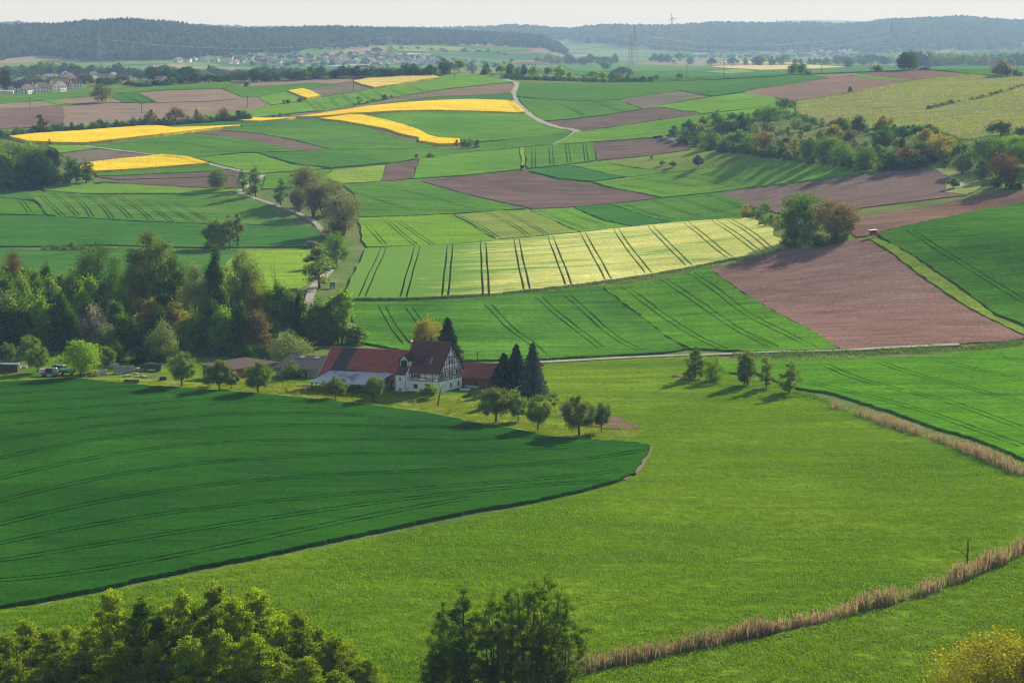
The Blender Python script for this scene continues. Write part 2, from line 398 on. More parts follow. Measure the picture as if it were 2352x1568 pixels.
def field(kind, spec, label, rows=None, trams=(), gauge=1.9, fit=0, gapk=1.0, h=None, wave=0.0, **over):
    px = densify(T(spec), 9.0); g = clean(ground_pts(px), .6)
    j = np.minimum(.6, .0008 * g[:, 1])[:, None] * (.25 if kind == 'rape' else 1); g = g + RNG.uniform(-1, 1, g.shape) * j
    p = dict(KIND[kind]); p.update(over); ang = heading(rows) if rows else 0.3
    i = len(FIELDS); mat = crop_mat(f'{NAMEOF[kind]}_{kind}_{i}', rot=-ang, **p)
    holes = []
    for t in trams:
        c = ground_pts(spline(T(t), 8)); c = clean(c, .5)
        if len(c) < 3: continue
        if fit: q_ = np.polyfit(c[:, 0] / 100, c[:, 1] / 100, fit); c = np.column_stack([c[:, 0], np.polyval(q_, c[:, 0] / 100) * 100]); c = c[np.argsort(c[:, 0])]
        for _ in range(12): c[1:-1] = (c[:-2] + 2 * c[1:-1] + c[2:]) / 4
        for s in (-gauge / 2, gauge / 2):
            cc = offset(c, s); q = np.arange(len(cc)); wob = .07 * np.sin(q * .9 + s + i); holes.append(ribbon(cc + wob[:, None], gapk * GAPW(cc) * (.85 + .4 * np.sin(q * .55 + s * 3 + i) * np.sin(q * .21 + i))))
    o = slab(NAMEOF[kind], g, HEIGHT[kind] if h is None else h, mat, holes, lift=.02 + .002 * i, wave=wave)
    tag(o, label, 'field', None, 'structure'); FIELDS.append((o, g)); return o
def build_ground():
    a = GA; ys = np.concatenate([[40, 90, 140], GY])
    X = a[None] * ys[:, None]; Y = np.repeat(ys[:, None], len(a), 1); Z = terrain(X, Y)
    n, m = X.shape; idx = np.arange(n * m).reshape(n, m)
    F = np.stack([idx[:-1, :-1], idx[:-1, 1:], idx[1:, 1:], idx[1:, :-1]], -1).reshape(-1, 4)
    m_, nt = new_mat('verge_grass'); w = coords(nt)
    c = ramp(nt, noise(nt, w, .05, 5, .65), [(.3, (.080,.135,.035)), (.5, (.125,.175,.050)), (.7, (.190,.215,.085))])
    c = mixc(nt, 1.0, c, ramp(nt, noise(nt, w, .9, 5, .7), [(.3, (.6,.6,.6)), (.72, (1.4,1.4,1.4))]), 'MULTIPLY')
    # the wide valley beyond the rise is a patchwork of strips
    vo = nt.nodes.new('ShaderNodeTexVoronoi'); nt.links.new(coords(nt, .5, (.004, .0085, .0)), vo.inputs['Vector']); vo.inputs['Scale'].default_value = 1.0
    sx = nt.nodes.new('ShaderNodeSeparateColor'); nt.links.new(vo.outputs['Color'], sx.inputs[0])
    far = ramp(nt, sx.outputs[0], [(.0, (.05,.12,.04)), (.3, (.09,.17,.05)), (.55, (.13,.20,.07)), (.8, (.20,.15,.12)), (.93, (.25,.22,.12))])
    far.node.color_ramp.interpolation = 'CONSTANT'
    sp_ = nt.nodes.new('ShaderNodeSeparateXYZ'); tc = nt.nodes.new('ShaderNodeTexCoord'); nt.links.new(tc.outputs['Object'], sp_.inputs[0])
    c = mixc(nt, math_n(nt, 'GREATER_THAN', sp_.outputs[1], 2150.0), c, far)
    bs = N(nt, 'ShaderNodeBsdfDiffuse')
    nt.links.new(c, bs.inputs['Color']); nt.links.new(bump(nt, noise(nt, w, 1.2, 5, .7), .8, .5), bs.inputs['Normal']); out(nt, bs.outputs[0])
    o = mesh_np('ground', np.stack([X, Y, Z], -1).reshape(-1, 3), F, [m_], smooth=True)
    return tag(o, 'rolling farmland ground with grass verges running back to wooded hills', 'ground', None, 'structure')
build_ground()
F = field
# --- the far slope, from the village edge down
F('wheat','A1 -60,832 260,812 780,774 1380,740 1960,709 2020,748 1890,762 1400,777 1200,794 1000,800 780,827 430,858 0,897 -60,900','narrow green crop strip along the village edge', 'A1 0,865 1900,735')
F('palesoil','A1 -60,902 350,868 500,905 260,926 -60,939','pale brown strip below the village crop, furthest left','A1 0,920 480,890')
F('lightwheat','A1 352,866 432,858 592,892 490,902','small light green wedge between two brown strips below the village','A1 400,862 550,892')
F('palesoil','A1 436,857 780,829 930,829 1048,879 592,894','pale brown plot under the lone round tree','A1 440,857 930,829')
F('bluewheat','A1 934,828 1090,797 1190,797 1335,878 1052,881','green plot with wheel tracks right of the lone round tree','A1 1100,800 1300,870', ['A1 1010,815 1100,835 1180,878','A1 1110,800 1230,830 1310,876'])
F('palesoil','A1 1194,796 1400,780 1890,765 2085,845 1780,871 1342,882','large pale brown field on the far slope right of the lone tree','A1 1300,870 2000,835')
F('wheat','A1 1896,763 2015,750 2352,732 2500,740 2500,790 2352,810 2200,834 2092,843','green field with wheel tracks beside the large pale brown field','A1 1950,765 2190,830')
F('lightwheat','A2 62,838 320,792 340,800 420,833 440,855 400,878 180,903','bright green plot below the lower small rapeseed patch','A2 62,838 400,878')
F('soil','A1 -60,941 260,929 535,909 552,1000 528,1088 0,1104 -60,1106','dark brown end of the long brown field at far left','A1 400,930 470,1085',a=(0.150,0.105,0.095),b2=(0.185,0.130,0.115))
F('palesoil','A1 540,909 1050,887 1340,888 1780,878 2090,851 2195,840 2318,905 2130,940 1760,985 1560,1028 1100,1044 533,1088 557,1000','long pale brown field above the hedge','A1 600,1000 2100,880')
F('lightwheat','A1 533,1091 1100,1047 1250,1043 1250,1075 900,1092 560,1110','thin bright green strip behind the hedge','A1 560,1100 1200,1060')
F('lightwheat','A1 1765,988 2130,943 2320,908 2420,960 2100,1000 1835,1040 1780,1012','bright green strip right of the hedge end','A1 1800,1010 2350,940')
F('palesoil','A2 -130,750 0,712 300,692 600,665 1150,660 1080,672 900,700 700,724 540,711 200,734 0,743 -100,752','long brown strip in front of the trees on the crest','A2 0,735 900,680')
F('wheat','A2 -130,762 0,747 200,737 540,714 700,728 480,770 320,788 80,830 0,838 -60,805','green strip under the brown strip on the crest','A2 0,760 600,725')
F('paleface','A2 885,708 1000,685 1200,660 1400,645 1560,650 1630,675 1450,700 1250,735 1060,762 960,735','pale rapeseed field on the crest below the big trees','A2 900,710 1600,660', third=(.35,.33,.09))
F('greysoil','A2 484,771 700,730 883,712 960,740 1050,763 900,789 606,833 540,800','grey brown triangle between two rapeseed patches','A2 500,790 1000,755')
F('rape','A2 322,790 450,772 520,790 605,833 490,853 420,830','small rapeseed patch on the far slope', 'A2 330,790 490,850', third=(.42,.40,.06))
F('palesoil','A2 -110,842 60,838 178,905 0,938 -120,960','brown corner left of the long green band','A2 -60,850 150,900')
F('lightwheat','A2 0,942 180,910 400,887 490,862 605,840 900,795 1060,767 1250,740 1500,702 1630,679 1640,650 1700,638 1950,633 2130,663 2270,711 2100,720 1700,764 1400,809 1150,854 900,904 650,949 570,955 400,970 100,1005 0,1014','long green band with wheel tracks climbing to the crest','A2 900,830 1030,880',
  ['A2 550,870 600,900 650,945','A2 480,870 540,900 575,950','A2 690,840 720,870 760,920','A2 800,820 850,850 880,895','A2 930,800 980,830 1060,870','A2 1060,780 1120,810 1150,845','A2 1180,760 1250,780 1310,815','A2 1350,735 1420,755 1480,785'])
F('greysoil','A2 150,1025 400,981 570,961 800,931 1100,876 1400,816 1700,771 2100,726 2260,716 2240,800 1900,819 1600,829 1300,864 1100,894 800,950 500,989 250,1028','long brown strip curving up to the white lane','A2 300,1010 2200,760',a=(0.190,0.135,0.105),b2=(0.220,0.165,0.125))
F('bluewheat','A2 800,953 1100,899 1300,869 1600,834 2240,806 2262,866 1800,864 1300,889 1000,920 640,981','blue green strip above the upper rapeseed band','A2 800,950 2200,830')
F('rape','A2 600,985 800,958 1000,925 1300,895 1600,875 1900,865 2200,875 2260,890 2355,975 2250,978 1900,965 1600,958 1250,965 1000,980 700,990','upper long rapeseed band ending at the white lane','A2 700,985 2300,920', ['A2 2215,880 2260,920 2300,970'])
F('rape','A2 -130,1035 0,1020 150,1027 330,1025 600,988 840,992 600,1010 400,1015 330,1030 100,1052 -50,1050','thin rapeseed tail reaching left to the hedge','A2 -100,1040 700,995')
F('lightwheat','A2 950,996 1250,971 1600,963 1900,969 2352,983 2368,985 A3 400,1092 620,1130 400,1165 0,1205 A2 1950,1218 1750,1195 1530,1168 1400,1120 1200,1055','green lens between the upper and lower rapeseed bands','A2 1500,1000 1650,1160',a=(0.081,0.205,0.020),b2=(0.125,0.274,0.025))
F('wheat','A2 -250,1120 -80,1095 0,1062 300,1032 600,1027 800,1055 950,1085 1000,1095 1150,1152 1330,1200 1430,1226 1560,1252 1610,1272 1100,1284 690,1284 380,1204 150,1159 -20,1136','mottled green field below the lower rapeseed band','A2 0,1100 1500,1260', third=(.045,.12,.035), fine=.5)
F('rape','A2 600,1030 850,997 950,998 1150,1040 1300,1080 1450,1130 1530,1175 1600,1193 1790,1205 1800,1245 1620,1250 1440,1222 1450,1195 1300,1165 1150,1115 950,1080 780,1050 680,1040','lower rapeseed band curving down to the small trees','A2 700,1020 1500,1160')
F('greysoil','A2 930,1082 1150,1122 1300,1170 1440,1202 1428,1222 1330,1197 1150,1143 980,1094','thin bare strip under the lower rapeseed band','A2 950,1085 1400,1210',h=.02)
F('soil','A2 -250,1124 -20,1139 150,1162 380,1208 688,1285 460,1293 340,1280 0,1214 -300,1160 -560,1146 -380,1130','dark ploughed sliver on the far slope below the mottled green field','A2 -200,1140 600,1280')
F('bluewheat','A1 1335,1084 1800,1040 2100,1010 2352,1050 2352,1100 2060,1086 1700,1099 1480,1104','grey green strip behind the left rapeseed field','A1 1400,1085 2300,1060')
F('wheat','A1 758,1254 1000,1229 1300,1191 1620,1151 2000,1182 2352,1252 A2 214,1257 460,1298 100,1309 A1 2100,1309 1620,1357 1380,1336 1100,1299 850,1269','green field below the left rapeseed field','A1 900,1260 2200,1300', ['A1 1300,1210 1700,1250 2000,1310','A1 1600,1165 2000,1220 2350,1290'])
F('rape','A1 75,1185 300,1160 700,1135 1000,1110 1320,1088 1480,1108 1700,1103 2050,1088 2060,1094 1900,1105 1600,1140 1300,1175 1000,1210 720,1240 450,1235 250,1225','left long rapeseed field below the hedge','A1 200,1200 1900,1100', ['A1 900,1135 1150,1115 1330,1095'])
F('lightwheat','A1 372,1247 700,1251 830,1274 650,1298 512,1316 470,1280','light green plot beside the wood','A1 400,1260 800,1270')
F('greysoil','A1 518,1320 830,1282 1100,1313 1355,1341 1200,1359 1000,1373 800,1399 650,1400','grey brown field between the wood and the farm lane','A1 600,1340 1300,1340')
F('wheat','A2 60,1320 460,1300 690,1290 1100,1288 1600,1275 1800,1290 1950,1250 2000,1228 A3 0,1212 400,1165 620,1135 560,1186 440,1243 0,1283 A2 1850,1305 1660,1345 1450,1362 1250,1395 1000,1420 700,1446 400,1414','wide green field below the far rapeseed','A2 300,1350 1500,1330')
F('bluewheat','A2 70,1322 450,1308 900,1330 1080,1378 1180,1400 700,1446 400,1414','blue green wedge in the wide field','A2 200,1340 1000,1400',h=.62)
F('lightwheat','A1 1662,1357 2100,1320 2200,1320 A2 352,1415 650,1449 230,1478 A1 2260,1489 2110,1472 1900,1419','light green triangle above the lane junction','A1 1700,1360 2300,1450')
F('rape','A1 690,1430 800,1405 1000,1380 1200,1362 1380,1340 1600,1358 1790,1415 1600,1430 1300,1455 1000,1475 820,1485 690,1470','nearest rapeseed field right of the wood','A1 800,1440 1700,1400', ['A1 1350,1345 1550,1370 1720,1420'])
F('wheat','B1 820,74 1100,62 1300,47 1600,24 1800,12 1955,46 1800,60 1000,97 820,97','thin green strip in front of the nearest rapeseed','B1 820,90 1900,40')
F('soil','B1 800,101 1000,100 1800,64 1950,50 2075,62 2000,94 1700,109 1000,129','upper brown strip by the lane junction','B1 900,115 2000,75')
F('soil','B1 870,150 1300,135 1700,119 2040,101 2058,190 1900,206 1700,198 1400,184 1100,164','lower brown strip behind the rounded pale tree','B1 1000,155 2000,150')
F('lightwheat','B1 350,190 540,162 850,167 1100,172 1400,192 1700,207 2000,217 2040,232 1700,250 1000,250 700,250 400,228','light green meadow strip beside the wood','B1 500,210 1900,230', third=(.2,.2,.09),h=.3)
F('wheat','B1 240,240 450,237 700,259 1000,266 1700,263 2035,252 2352,367 B2 200,425 380,510 420,530 B1 2352,521 1700,505 1300,491 1000,474 500,448 400,428 340,350','green field with curved wheel tracks left of the lane','B1 1030,290 1300,487',
  ['B1 440,250 560,330 660,440','B1 590,262 720,340 785,453','B1 735,272 880,350 955,465','B1 880,280 1040,380 1120,470','B1 1030,290 1200,390 1300,485','B1 1190,305 1360,410 1465,490','B1 1340,320 1520,420 1635,492','B1 350,270 480,400 540,445','B1 1500,335 1660,420 1780,495'], third=(.13,.22,.06), patch=.012)
F('bluewheat','B1 -40,226 215,230 300,308 -40,284','green wedge under the wood at far left','B1 0,250 300,300')
F('lush','B1 -40,290 230,311 330,370 395,436 0,428 -40,428','bright green plot at far left with two dark tracks','B1 0,300 300,420', ['B1 175,312 210,360 250,410'])
F('bluewheat','B1 -40,440 400,447 1000,484 1300,502 1700,514 2100,522 B2 350,530 560,540 620,600 640,640 600,680 520,706 0,710 B1 1600,712 900,690 330,704 -40,704','wide dark green field behind the left wood','B1 0,600 2000,620', a=(0.039,0.131,0.020), b2=(0.054,0.165,0.025))
F('bluewheat','B1 -40,716 330,736 700,732 1050,718 1600,732 2040,732 1920,860 1900,960 1500,1150 -40,1150','green field directly behind the left wood','B1 0,800 1900,800', ['B1 350,800 700,745','B1 460,935 700,830 1000,745','B1 1000,835 1200,740','B1 1700,850 2000,745'])
F('yellow','B1 2055,737 B2 500,737 600,760 480,900 500,960 470,1020 400,1070 B1 1890,1115 1920,872','yellow green field edge behind the poplars','B1 1950,900 2200,780', a=(0.163,0.285,0.025), b2=(0.207,0.331,0.030))
# --- middle slopes
F('wheat','B2 130,87 640,54 692,60 645,112 700,175 560,182 350,202 100,212','green field behind the willow row','B2 150,150 650,80')
F('stubble','B2 645,110 705,55 850,38 1150,5 1163,2 1112,146 785,166','pale green striped plot beside the dark soil strip','B2 1000,20 950,155', a=(0.174,0.285,0.035), b2=(0.217,0.331,0.045), rowamt=.4, row=3.2)
F('soil','A2 1166,1412 1438,1371 1382,1533 1114,1557','small dark striped soil plot by the red hunting stand','A2 1300,1395 1240,1545', rowamt=.5, row=3.0)
F('lightwheat','A2 1447,1369 1650,1346 1850,1311 2303,1276 2308,1458 1800,1508 1390,1535','light green field right of the dark striped soil','A2 2250,1290 2260,1450', a=(0.092,0.222,0.020), b2=(0.125,0.268,0.025))
F('yellow','A3 176,1272 207,1268 209,1460 181,1462','thin pale grass strip leading to the dark hunting stand','A3 190,1275 195,1455', h=.12)
F('lightwheat','A3 212,1270 450,1246 795,1227 818,1378 560,1416 234,1448','green field with thin straight wheel tracks','A3 280,1270 290,1440', ['A3 285,1275 290,1350 288,1440','A3 430,1255 440,1340 445,1415','A3 570,1245 578,1330 595,1400','A3 720,1232 735,1310 742,1385'], a=(0.076,0.194,0.020), b2=(0.098,0.228,0.022))
F('wheat','B2 792,180 1110,154 1380,142 1436,142 1700,222 2000,302 2345,380 2100,399 1720,424 1400,439 932,454 900,250','broad green field right of the willow row','B2 1100,200 2000,350', ['B2 880,240 1100,310 1400,400','B2 1100,180 1500,270 1900,380'])
F('soil','B2 1442,138 1800,105 2310,62 2340,62 B3 400,115 800,180 1100,235 1368,287 900,339 600,364 280,381 0,316 -300,249','big dark ploughed field in the middle','B2 1600,140 B3 1200,260', a=(0.125,0.085,0.078), b2=(0.155,0.108,0.098))
F('lightwheat','B2 932,461 1400,446 1715,431 1900,532 2105,654 1700,688 1000,710 960,650','yellow green field above the bright barley','B2 1650,450 2000,640', ['B2 1000,520 1060,580 1150,690','B2 1250,480 1400,580 1560,690','B2 1150,470 1290,590 1420,695'], a=(0.136,0.279,0.020), b2=(0.174,0.314,0.022))
F('stubble','B3 -395,431 0,397 238,395 400,452 550,532 680,578 400,606 0,638 -20,648 -150,573 -260,500','grey green field between brighter strips','B3 0,410 350,600', ['B3 -370,440 -150,540 -20,630','B3 -100,420 120,520 240,610','B3 20,405 230,500 400,600'])
F('lightwheat','B3 247,393 620,374 720,422 900,492 1115,535 700,580 565,530 400,453','bright green strip with wheel tracks above the barley','B3 340,395 750,560', ['B3 345,397 550,490 750,562','B3 515,387 700,460 890,530'])
F('bluewheat','B3 632,371 938,344 1080,392 1250,452 1470,504 1300,524 1140,534 920,488 740,418','dark green strip above the barley','B3 800,370 1300,510', a=(0.038,0.137,0.022), b2=(0.049,0.160,0.025))
F('wheat','B3 945,343 1300,306 1868,245 2000,292 2125,350 2100,400 2098,464 1700,489 1495,501 1260,449 1090,389','green field with wheel tracks above the barley crest','B3 1310,315 1720,455', ['B3 1070,345 1300,430 1490,482','B3 1310,315 1500,390 1720,455','B3 1545,290 1800,390 2050,450','B3 1770,262 1950,330 2090,385'])
F('lightwheat','B3 795,155 1080,118 1420,78 1700,48 2000,5 2130,-15 2330,-45 B4 700,5 950,30 1090,58 800,97 400,155 0,198 B3 1868,236 1400,284 1330,270 1000,210','long bright green field below the scrub','B3 1000,150 2100,60', ['B3 860,165 1200,200 1440,258','B3 1130,125 1400,155 1700,200','B3 1350,95 1700,130 2000,195','B3 1550,75 1900,105 2150,175'], gauge=2.2)
F('bluewheat','B3 242,56 400,32 580,10 800,61 1070,110 780,148 500,119','dark green wedge above the big ploughed field','B3 300,60 1000,110', a=(0.044,0.154,0.025), b2=(0.054,0.177,0.028))
F('lightwheat','A3 594,1418 860,1392 1100,1442 1410,1482 1200,1513 1080,1523 800,1463','light green wedge below the orchard meadow','A3 650,1420 1300,1490')
F('sage','A3 875,1390 1280,1342 1640,1292 1850,1312 2230,1342 2600,1330 2600,1380 2352,1367 2000,1411 1700,1456 1430,1479 1100,1431','grey green meadow with scattered orchard trees','A3 1000,1400 2200,1350')
F('soil','A3 799,1227 1300,1190 1440,1187 1560,1240 1640,1284 1280,1333 822,1378','dark striped ploughed field below the parked car','A3 1100,1200 1130,1350', rowamt=.45, row=3.0)
F('lightwheat','A3 695,1133 900,1107 1200,1062 1500,1017 1725,990 2000,957 2352,907 2500,890 2500,1000 1800,1080 1430,1160 1390,1183 1300,1183 800,1220 455,1242 565,1190 642,1141','long light green band above the parked car','A3 800,1180 1700,1040', a=(0.109,0.251,0.022), b2=(0.142,0.296,0.028))
F('soil','A3 378,1052 700,1026 1000,976 1250,941 1400,929 1480,941 1560,961 1680,966 1720,985 1500,1009 1200,1054 900,1099 690,1129 500,1094','long dark ploughed field beside the white lane','A3 500,1070 1600,980', row=2.6)
F('wheat','A3 150,846 500,866 720,876 1018,863 1100,901 1215,940 900,989 600,1024 368,1041 250,960','green field right of the white lane','A3 400,880 700,1000', ['A3 470,880 600,930 730,1000','A3 820,885 950,930 1060,965'])
F('wheat','A3 165,719 700,717 1300,709 1900,691 2352,666 2352,745 1800,828 1540,781 1020,857 720,871 400,857 137,831','wide green field under the roadside hedge','A3 300,770 1800,740', a=(0.060,0.160,0.022), b2=(0.076,0.182,0.025))
F('bluewheat','A3 1550,781 1800,757 2100,712 2352,667 A4 340,650 560,650 690,672 400,720 0,777 A3 2100,789 1815,831 1680,799','darker green field on the crest left of the vineyard','A3 1800,800 A4 500,665', ['A3 1700,795 1950,770 2200,735'])
F('greysoil','A3 1022,859 1300,811 1540,785 1795,832 1500,879 1230,938 1110,895','brown field with pale weeds on the far slope','A3 1100,870 1700,830', third=(.2,.18,.1))
F('lightwheat','A3 1240,940 1500,887 1815,838 2080,802 2352,842 2360,905 2000,951 1720,981 1680,962 1560,957 1480,937 1400,924','green field below the brown field with weeds','A3 1400,920 2300,850', ['A3 1600,905 1900,890 2200,850'])
F('palesoil','A4 -60,790 0,782 200,737 550,672 860,657 1340,702 1200,740 950,785 600,840 380,866 250,845 0,812','large brown field above the vineyard','A4 100,790 1100,700', a=(0.190,0.130,0.105), b2=(0.225,0.155,0.125))
F('palesoil','A4 540,645 800,636 930,630 862,654 690,670','small brown strip on the crest by the small trees','A4 560,650 900,640')
F('redsoil','A4 934,640 1200,616 1500,609 1800,631 1885,642 1600,664 1400,688 1100,667','brown field on the crest below the big lone tree group','A4 1000,650 1800,640')
F('lightwheat','A4 862,653 930,644 1100,670 1400,691 1360,702 1100,690','thin green strip under the crest soil','A4 900,660 1300,695')
F('lush','A4 1565,602 2090,598 2130,650 1900,641 1750,621','green field on the crest beside the big lone tree group','A4 1600,605 2100,630')
F('redsoil','B4 870,575 905,452 1200,415 1600,345 2000,270 2200,235 2400,222 2400,323 2000,386 1600,472 1300,532 1100,587 1035,610 935,622','reddish brown field behind the red hunting stand','B4 1000,560 2300,280')
F('soil','B4 -260,242 0,206 400,166 800,111 1200,56 1530,30 1620,72 1715,120 1648,240 1860,262 1500,305 930,376 880,450 830,480 300,430 0,355 -150,300','ploughed field in front of the scrub, with curved furrows','B4 200,330 1400,150', a=(0.165,0.118,0.105), b2=(0.200,0.145,0.130))
F('sage','B4 1560,32 1760,50 1960,85 1985,200 1870,260 1655,238 1722,120','pale grass slope under the big trees at far right','B4 1700,150 1950,180', a=(0.217,0.274,0.045), b2=(0.250,0.270,0.120))
BARLEY = F('barley','B2 1000,727 1400,707 1700,697 1980,677 2130,657 B3 0,654 400,622 700,592 1000,557 1300,527 1550,502 1850,482 2100,467 2200,490 2352,560 B4 200,620 380,690 300,708 0,798 B3 2352,743 2130,796 2000,813 1650,883 1300,948 950,998 600,1046 250,1083 0,1113 B2 1700,1138 1300,1158 862,1158 817,1090 860,980 920,880 980,770','bright pale barley field with bold wheel tracks','B3 232,640 240,1083',
  ['B2 1142,722 1050,930 955,1150','B2 1430,710 1370,930 1310,1150','B2 1710,700 1690,920 1668,1137','B2 1995,680 2005,900 2018,1120','B3 143,650 175,850 230,1083','B3 432,625 490,790 585,1042','B3 710,595 795,760 925,997','B3 993,560 1095,730 1270,943','B3 1285,532 1420,690 1615,878','B3 1590,503 1730,620 1850,735 1970,810','B3 1955,477 2110,575 2230,675 2335,750','B3 1830,488 1980,590 2120,700 2230,772'], gauge=2.1, gapk=1.3, patch=.02, greenside=(.115,.235,.04))
F('patchy','C2 866,30 1300,25 1700,10 B3 0,1131 400,1091 850,1052 1000,1165 1200,1312 1400,1472 1545,1565 C3 1560,202 1600,214 1400,248 1100,263 700,283 400,298 300,303 C2 2100,523 1810,528 1300,438 980,378 990,300 890,228','dark green patchy field behind the farmhouse','C2 1130,70 1330,390',
  ['C2 1130,70 1230,250 1335,388','C2 1360,80 1460,215 1560,350','C2 2030,50 2180,200 C3 100,60 240,140 370,270','B3 575,1130 720,1250 900,1420 1060,1540 C3 1200,230','B3 330,1140 480,1280 640,1400 C3 760,130 870,212'], gauge=2.1)
F('lush','B3 873,1052 1100,1040 1400,986 1778,892 1900,983 2100,1123 B4 0,1142 180,1242 380,1352 560,1442 740,1565 C4 770,214 600,223 220,233 0,241 C3 2050,229 1640,213 1600,205 1400,90 B3 1220,1312 1020,1165','light green field left of the big brown field','B3 1065,1050 1700,1500',
  ['B3 1065,1055 1400,1300 1700,1495 C3 1915,220','B3 1395,992 1700,1190 2000,1400 C3 2130,105 2315,203','B3 1630,937 1850,1082 2100,1280 C4 135,0 290,75 530,198','C4 0,92 90,130 215,203'], gauge=2.3, a=(0.067,0.194,0.011), b2=(0.107,0.257,0.016))
F('redsoil','B3 1792,890 B4 0,822 300,737 640,682 950,650 1028,652 1200,762 1500,987 1850,1222 2200,1402 2352,1467 2370,1510 C4 2352,118 2200,148 1800,163 1300,188 805,215 640,138 500,48 400,-5 B4 570,1440 380,1345 180,1235 0,1135 B3 2110,1115 1910,978','big brown field with curved furrows','B4 600,760 1500,1400', row=1.9, rowamt=.30, a=(0.205,0.125,0.105), b2=(0.255,0.165,0.140))
F('sage','B4 1037,646 1090,642 1250,702 1500,862 1800,1072 2100,1302 2400,1432 2400,1475 2200,1396 1855,1217 1505,977 1205,752','pale grass strip along the big brown field','B4 1090,660 2200,1380', a=(0.142,0.228,0.025), b2=(0.207,0.274,0.041), h=.25)
F('lush','B4 1087,602 1300,540 1600,480 2000,392 2430,322 2430,1400 2100,1282 1800,1052 1500,842 1250,692','dark lush field rising at far right','B4 1700,600 2350,450', ['B4 1370,572 1600,722 1900,902 2380,1200'], a=(0.039,0.131,0.009), b2=(0.076,0.194,0.013), gauge=2.4)
# --- the valley floor
F('lush','C3 1760,322 1820,318 2138,330 C4 100,312 600,307 1100,302 1600,272 2000,237 2430,190 2430,1190 2200,1092 1900,972 1600,892 1250,762 900,652 700,592 480,562 380,542 200,480 60,420 C3 2000,425 1830,405','green field with bold wheel tracks right of the alders','C4 700,400 2300,880',
  ['C4 480,497 900,600 1200,670 1600,790 2352,1055','C4 625,345 900,465 1300,575 1700,670 2352,905','C4 1105,330 1400,432 1800,535 2352,685','C4 1575,302 1900,385 2352,478','C4 2045,265 2200,295 2400,340'], gauge=2.3, a=(0.067,0.199,0.009), b2=(0.092,0.245,0.012))
m_meadow = crop_mat('meadow_grass_base', (.080,.170,.006), (.150,.245,.012), rot=.4, row=3.5, rowamt=.16, patch=.016, fine=.75, bumpd=.55, third=(.070,.145,.014), bstr=1.0)
def meadow(spec, label, mat, lift):
    g = clean(ground_pts(densify(T(spec), 9)), .6); o = slab('meadow', g, .10, mat, lift=lift, wave=.05); return tag(o, label, 'meadow', None, 'structure')
meadow('C3 372,330 600,320 1000,298 1500,276 1780,268 1750,322 1820,405 2000,430 2130,470 C4 200,490 380,560 480,575 690,640 720,680 900,755 1200,870 1600,1010 1900,1110 2200,1240 2430,1310 D4 2430,370 2352,440 2000,625 1860,655 1500,800 940,960 600,1000 200,1100 0,1170 D3 1750,1255 1200,1370 640,1490 550,1640 D2 0,1640 D1 -60,1640 -60,940 400,900 1200,730 C3 0,1600 700,1440 1000,1358 1160,1290 1210,1200 1290,1060 1150,1015 800,995 400,965 C2 2352,1130 2000,1070 1500,970 1000,905 500,852 0,805 C1 1200,520 780,480 480,470 -60,495 -60,380 600,240 1300,260 C2 500,640 1250,690 2000,700 2352,500', 'wide grass meadow sweeping round the farm and the dark wheat', m_meadow, .02)
m_meadow2 = crop_mat('bright_meadow_grass', (.100,.185,.014), (.130,.215,.020), rot=.2, row=3.0, rowamt=.14, patch=.02, fine=.7, bumpd=.5, bstr=1.0)
meadow('D3 500,1640 650,1510 1200,1395 1750,1275 D4 0,1205 600,1070 930,975 1200,930 1500,840 1860,680 2000,645 2440,390 2440,1680','bright green meadow in the nearest corner below the reeds', m_meadow2, .05)
m_orch = crop_mat('orchard_grass', (.165,.225,.030), (.230,.265,.045), rot=.2, row=2.5, rowamt=.12, patch=.04, fine=.8, bumpd=.5, third=(.12,.2,.03), bstr=1.0)
meadow('C1 -60,485 200,470 480,455 700,450 1000,455 1350,470 1700,500 C2 0,660 300,720 900,725 1250,745 1620,800 1800,830 2100,960 2352,1000 C3 214,790 470,840 900,905 1100,915 1250,895 1100,990 800,990 400,958 C2 2352,1125 2000,1062 1500,962 1000,898 500,847 0,800 C1 1200,515 780,475 480,462','sunlit long orchard grass below the farm buildings', m_orch, .06)
FRONT = F('darkwheat','C1 -80,518 300,492 620,473 780,491 1200,531 2000,590 C2 0,814 500,862 1000,915 1500,985 2000,1085 2352,1145 C3 214,930 400,975 800,1005 1150,1026 1285,1050 1280,1100 1200,1200 1150,1290 1000,1350 700,1430 300,1520 0,1570 D2 1900,116 1600,180 1200,265 900,325 600,390 300,455 0,520 D1 2000,540 1600,620 1200,700 900,775 500,850 200,905 -80,955','big dark green wheat field in front of the farm','C1 0,1003 2352,750',
 ['C1 -80,545 200,525 600,500','C1 -80,625 400,590 1000,555 1300,540','C1 -80,697 700,655 1400,605 1700,585','C1 -80,782 700,730 1300,690 1950,645','C1 -80,885 700,820 1500,735 2352,668 C2 700,922','C1 -80,1013 800,900 1600,815 2352,750 C2 600,1030 1200,1006','C1 -80,1162 800,1025 1600,915 2352,852 C2 700,1128 1200,1107 1900,1108','C1 -80,1340 800,1180 1600,1050 2352,975 C2 700,1265 1300,1217 2000,1207 2352,1205 C3 400,985','C1 -80,1527 800,1370 1600,1215 2352,1125 C2 800,1395 1500,1332 2352,1300 C3 500,1073 850,1062','D1 -80,208 700,115 C1 1400,1450 2352,1295 C2 1000,1560 1700,1470 2352,1430 C3 600,1172 1250,1118','D1 -80,382 1000,240 2352,15 C3 0,1395 500,1312 1060,1273','D1 -80,552 700,450 1500,310 2352,195 D2 700,105 1300,0 C3 0,1450 600,1385 950,1330','D1 -80,745 1000,600 1700,470 2352,350 D2 700,230 1400,95 1900,20'], gauge=2.0, gapk=1.1, wave=.02, fit=3)
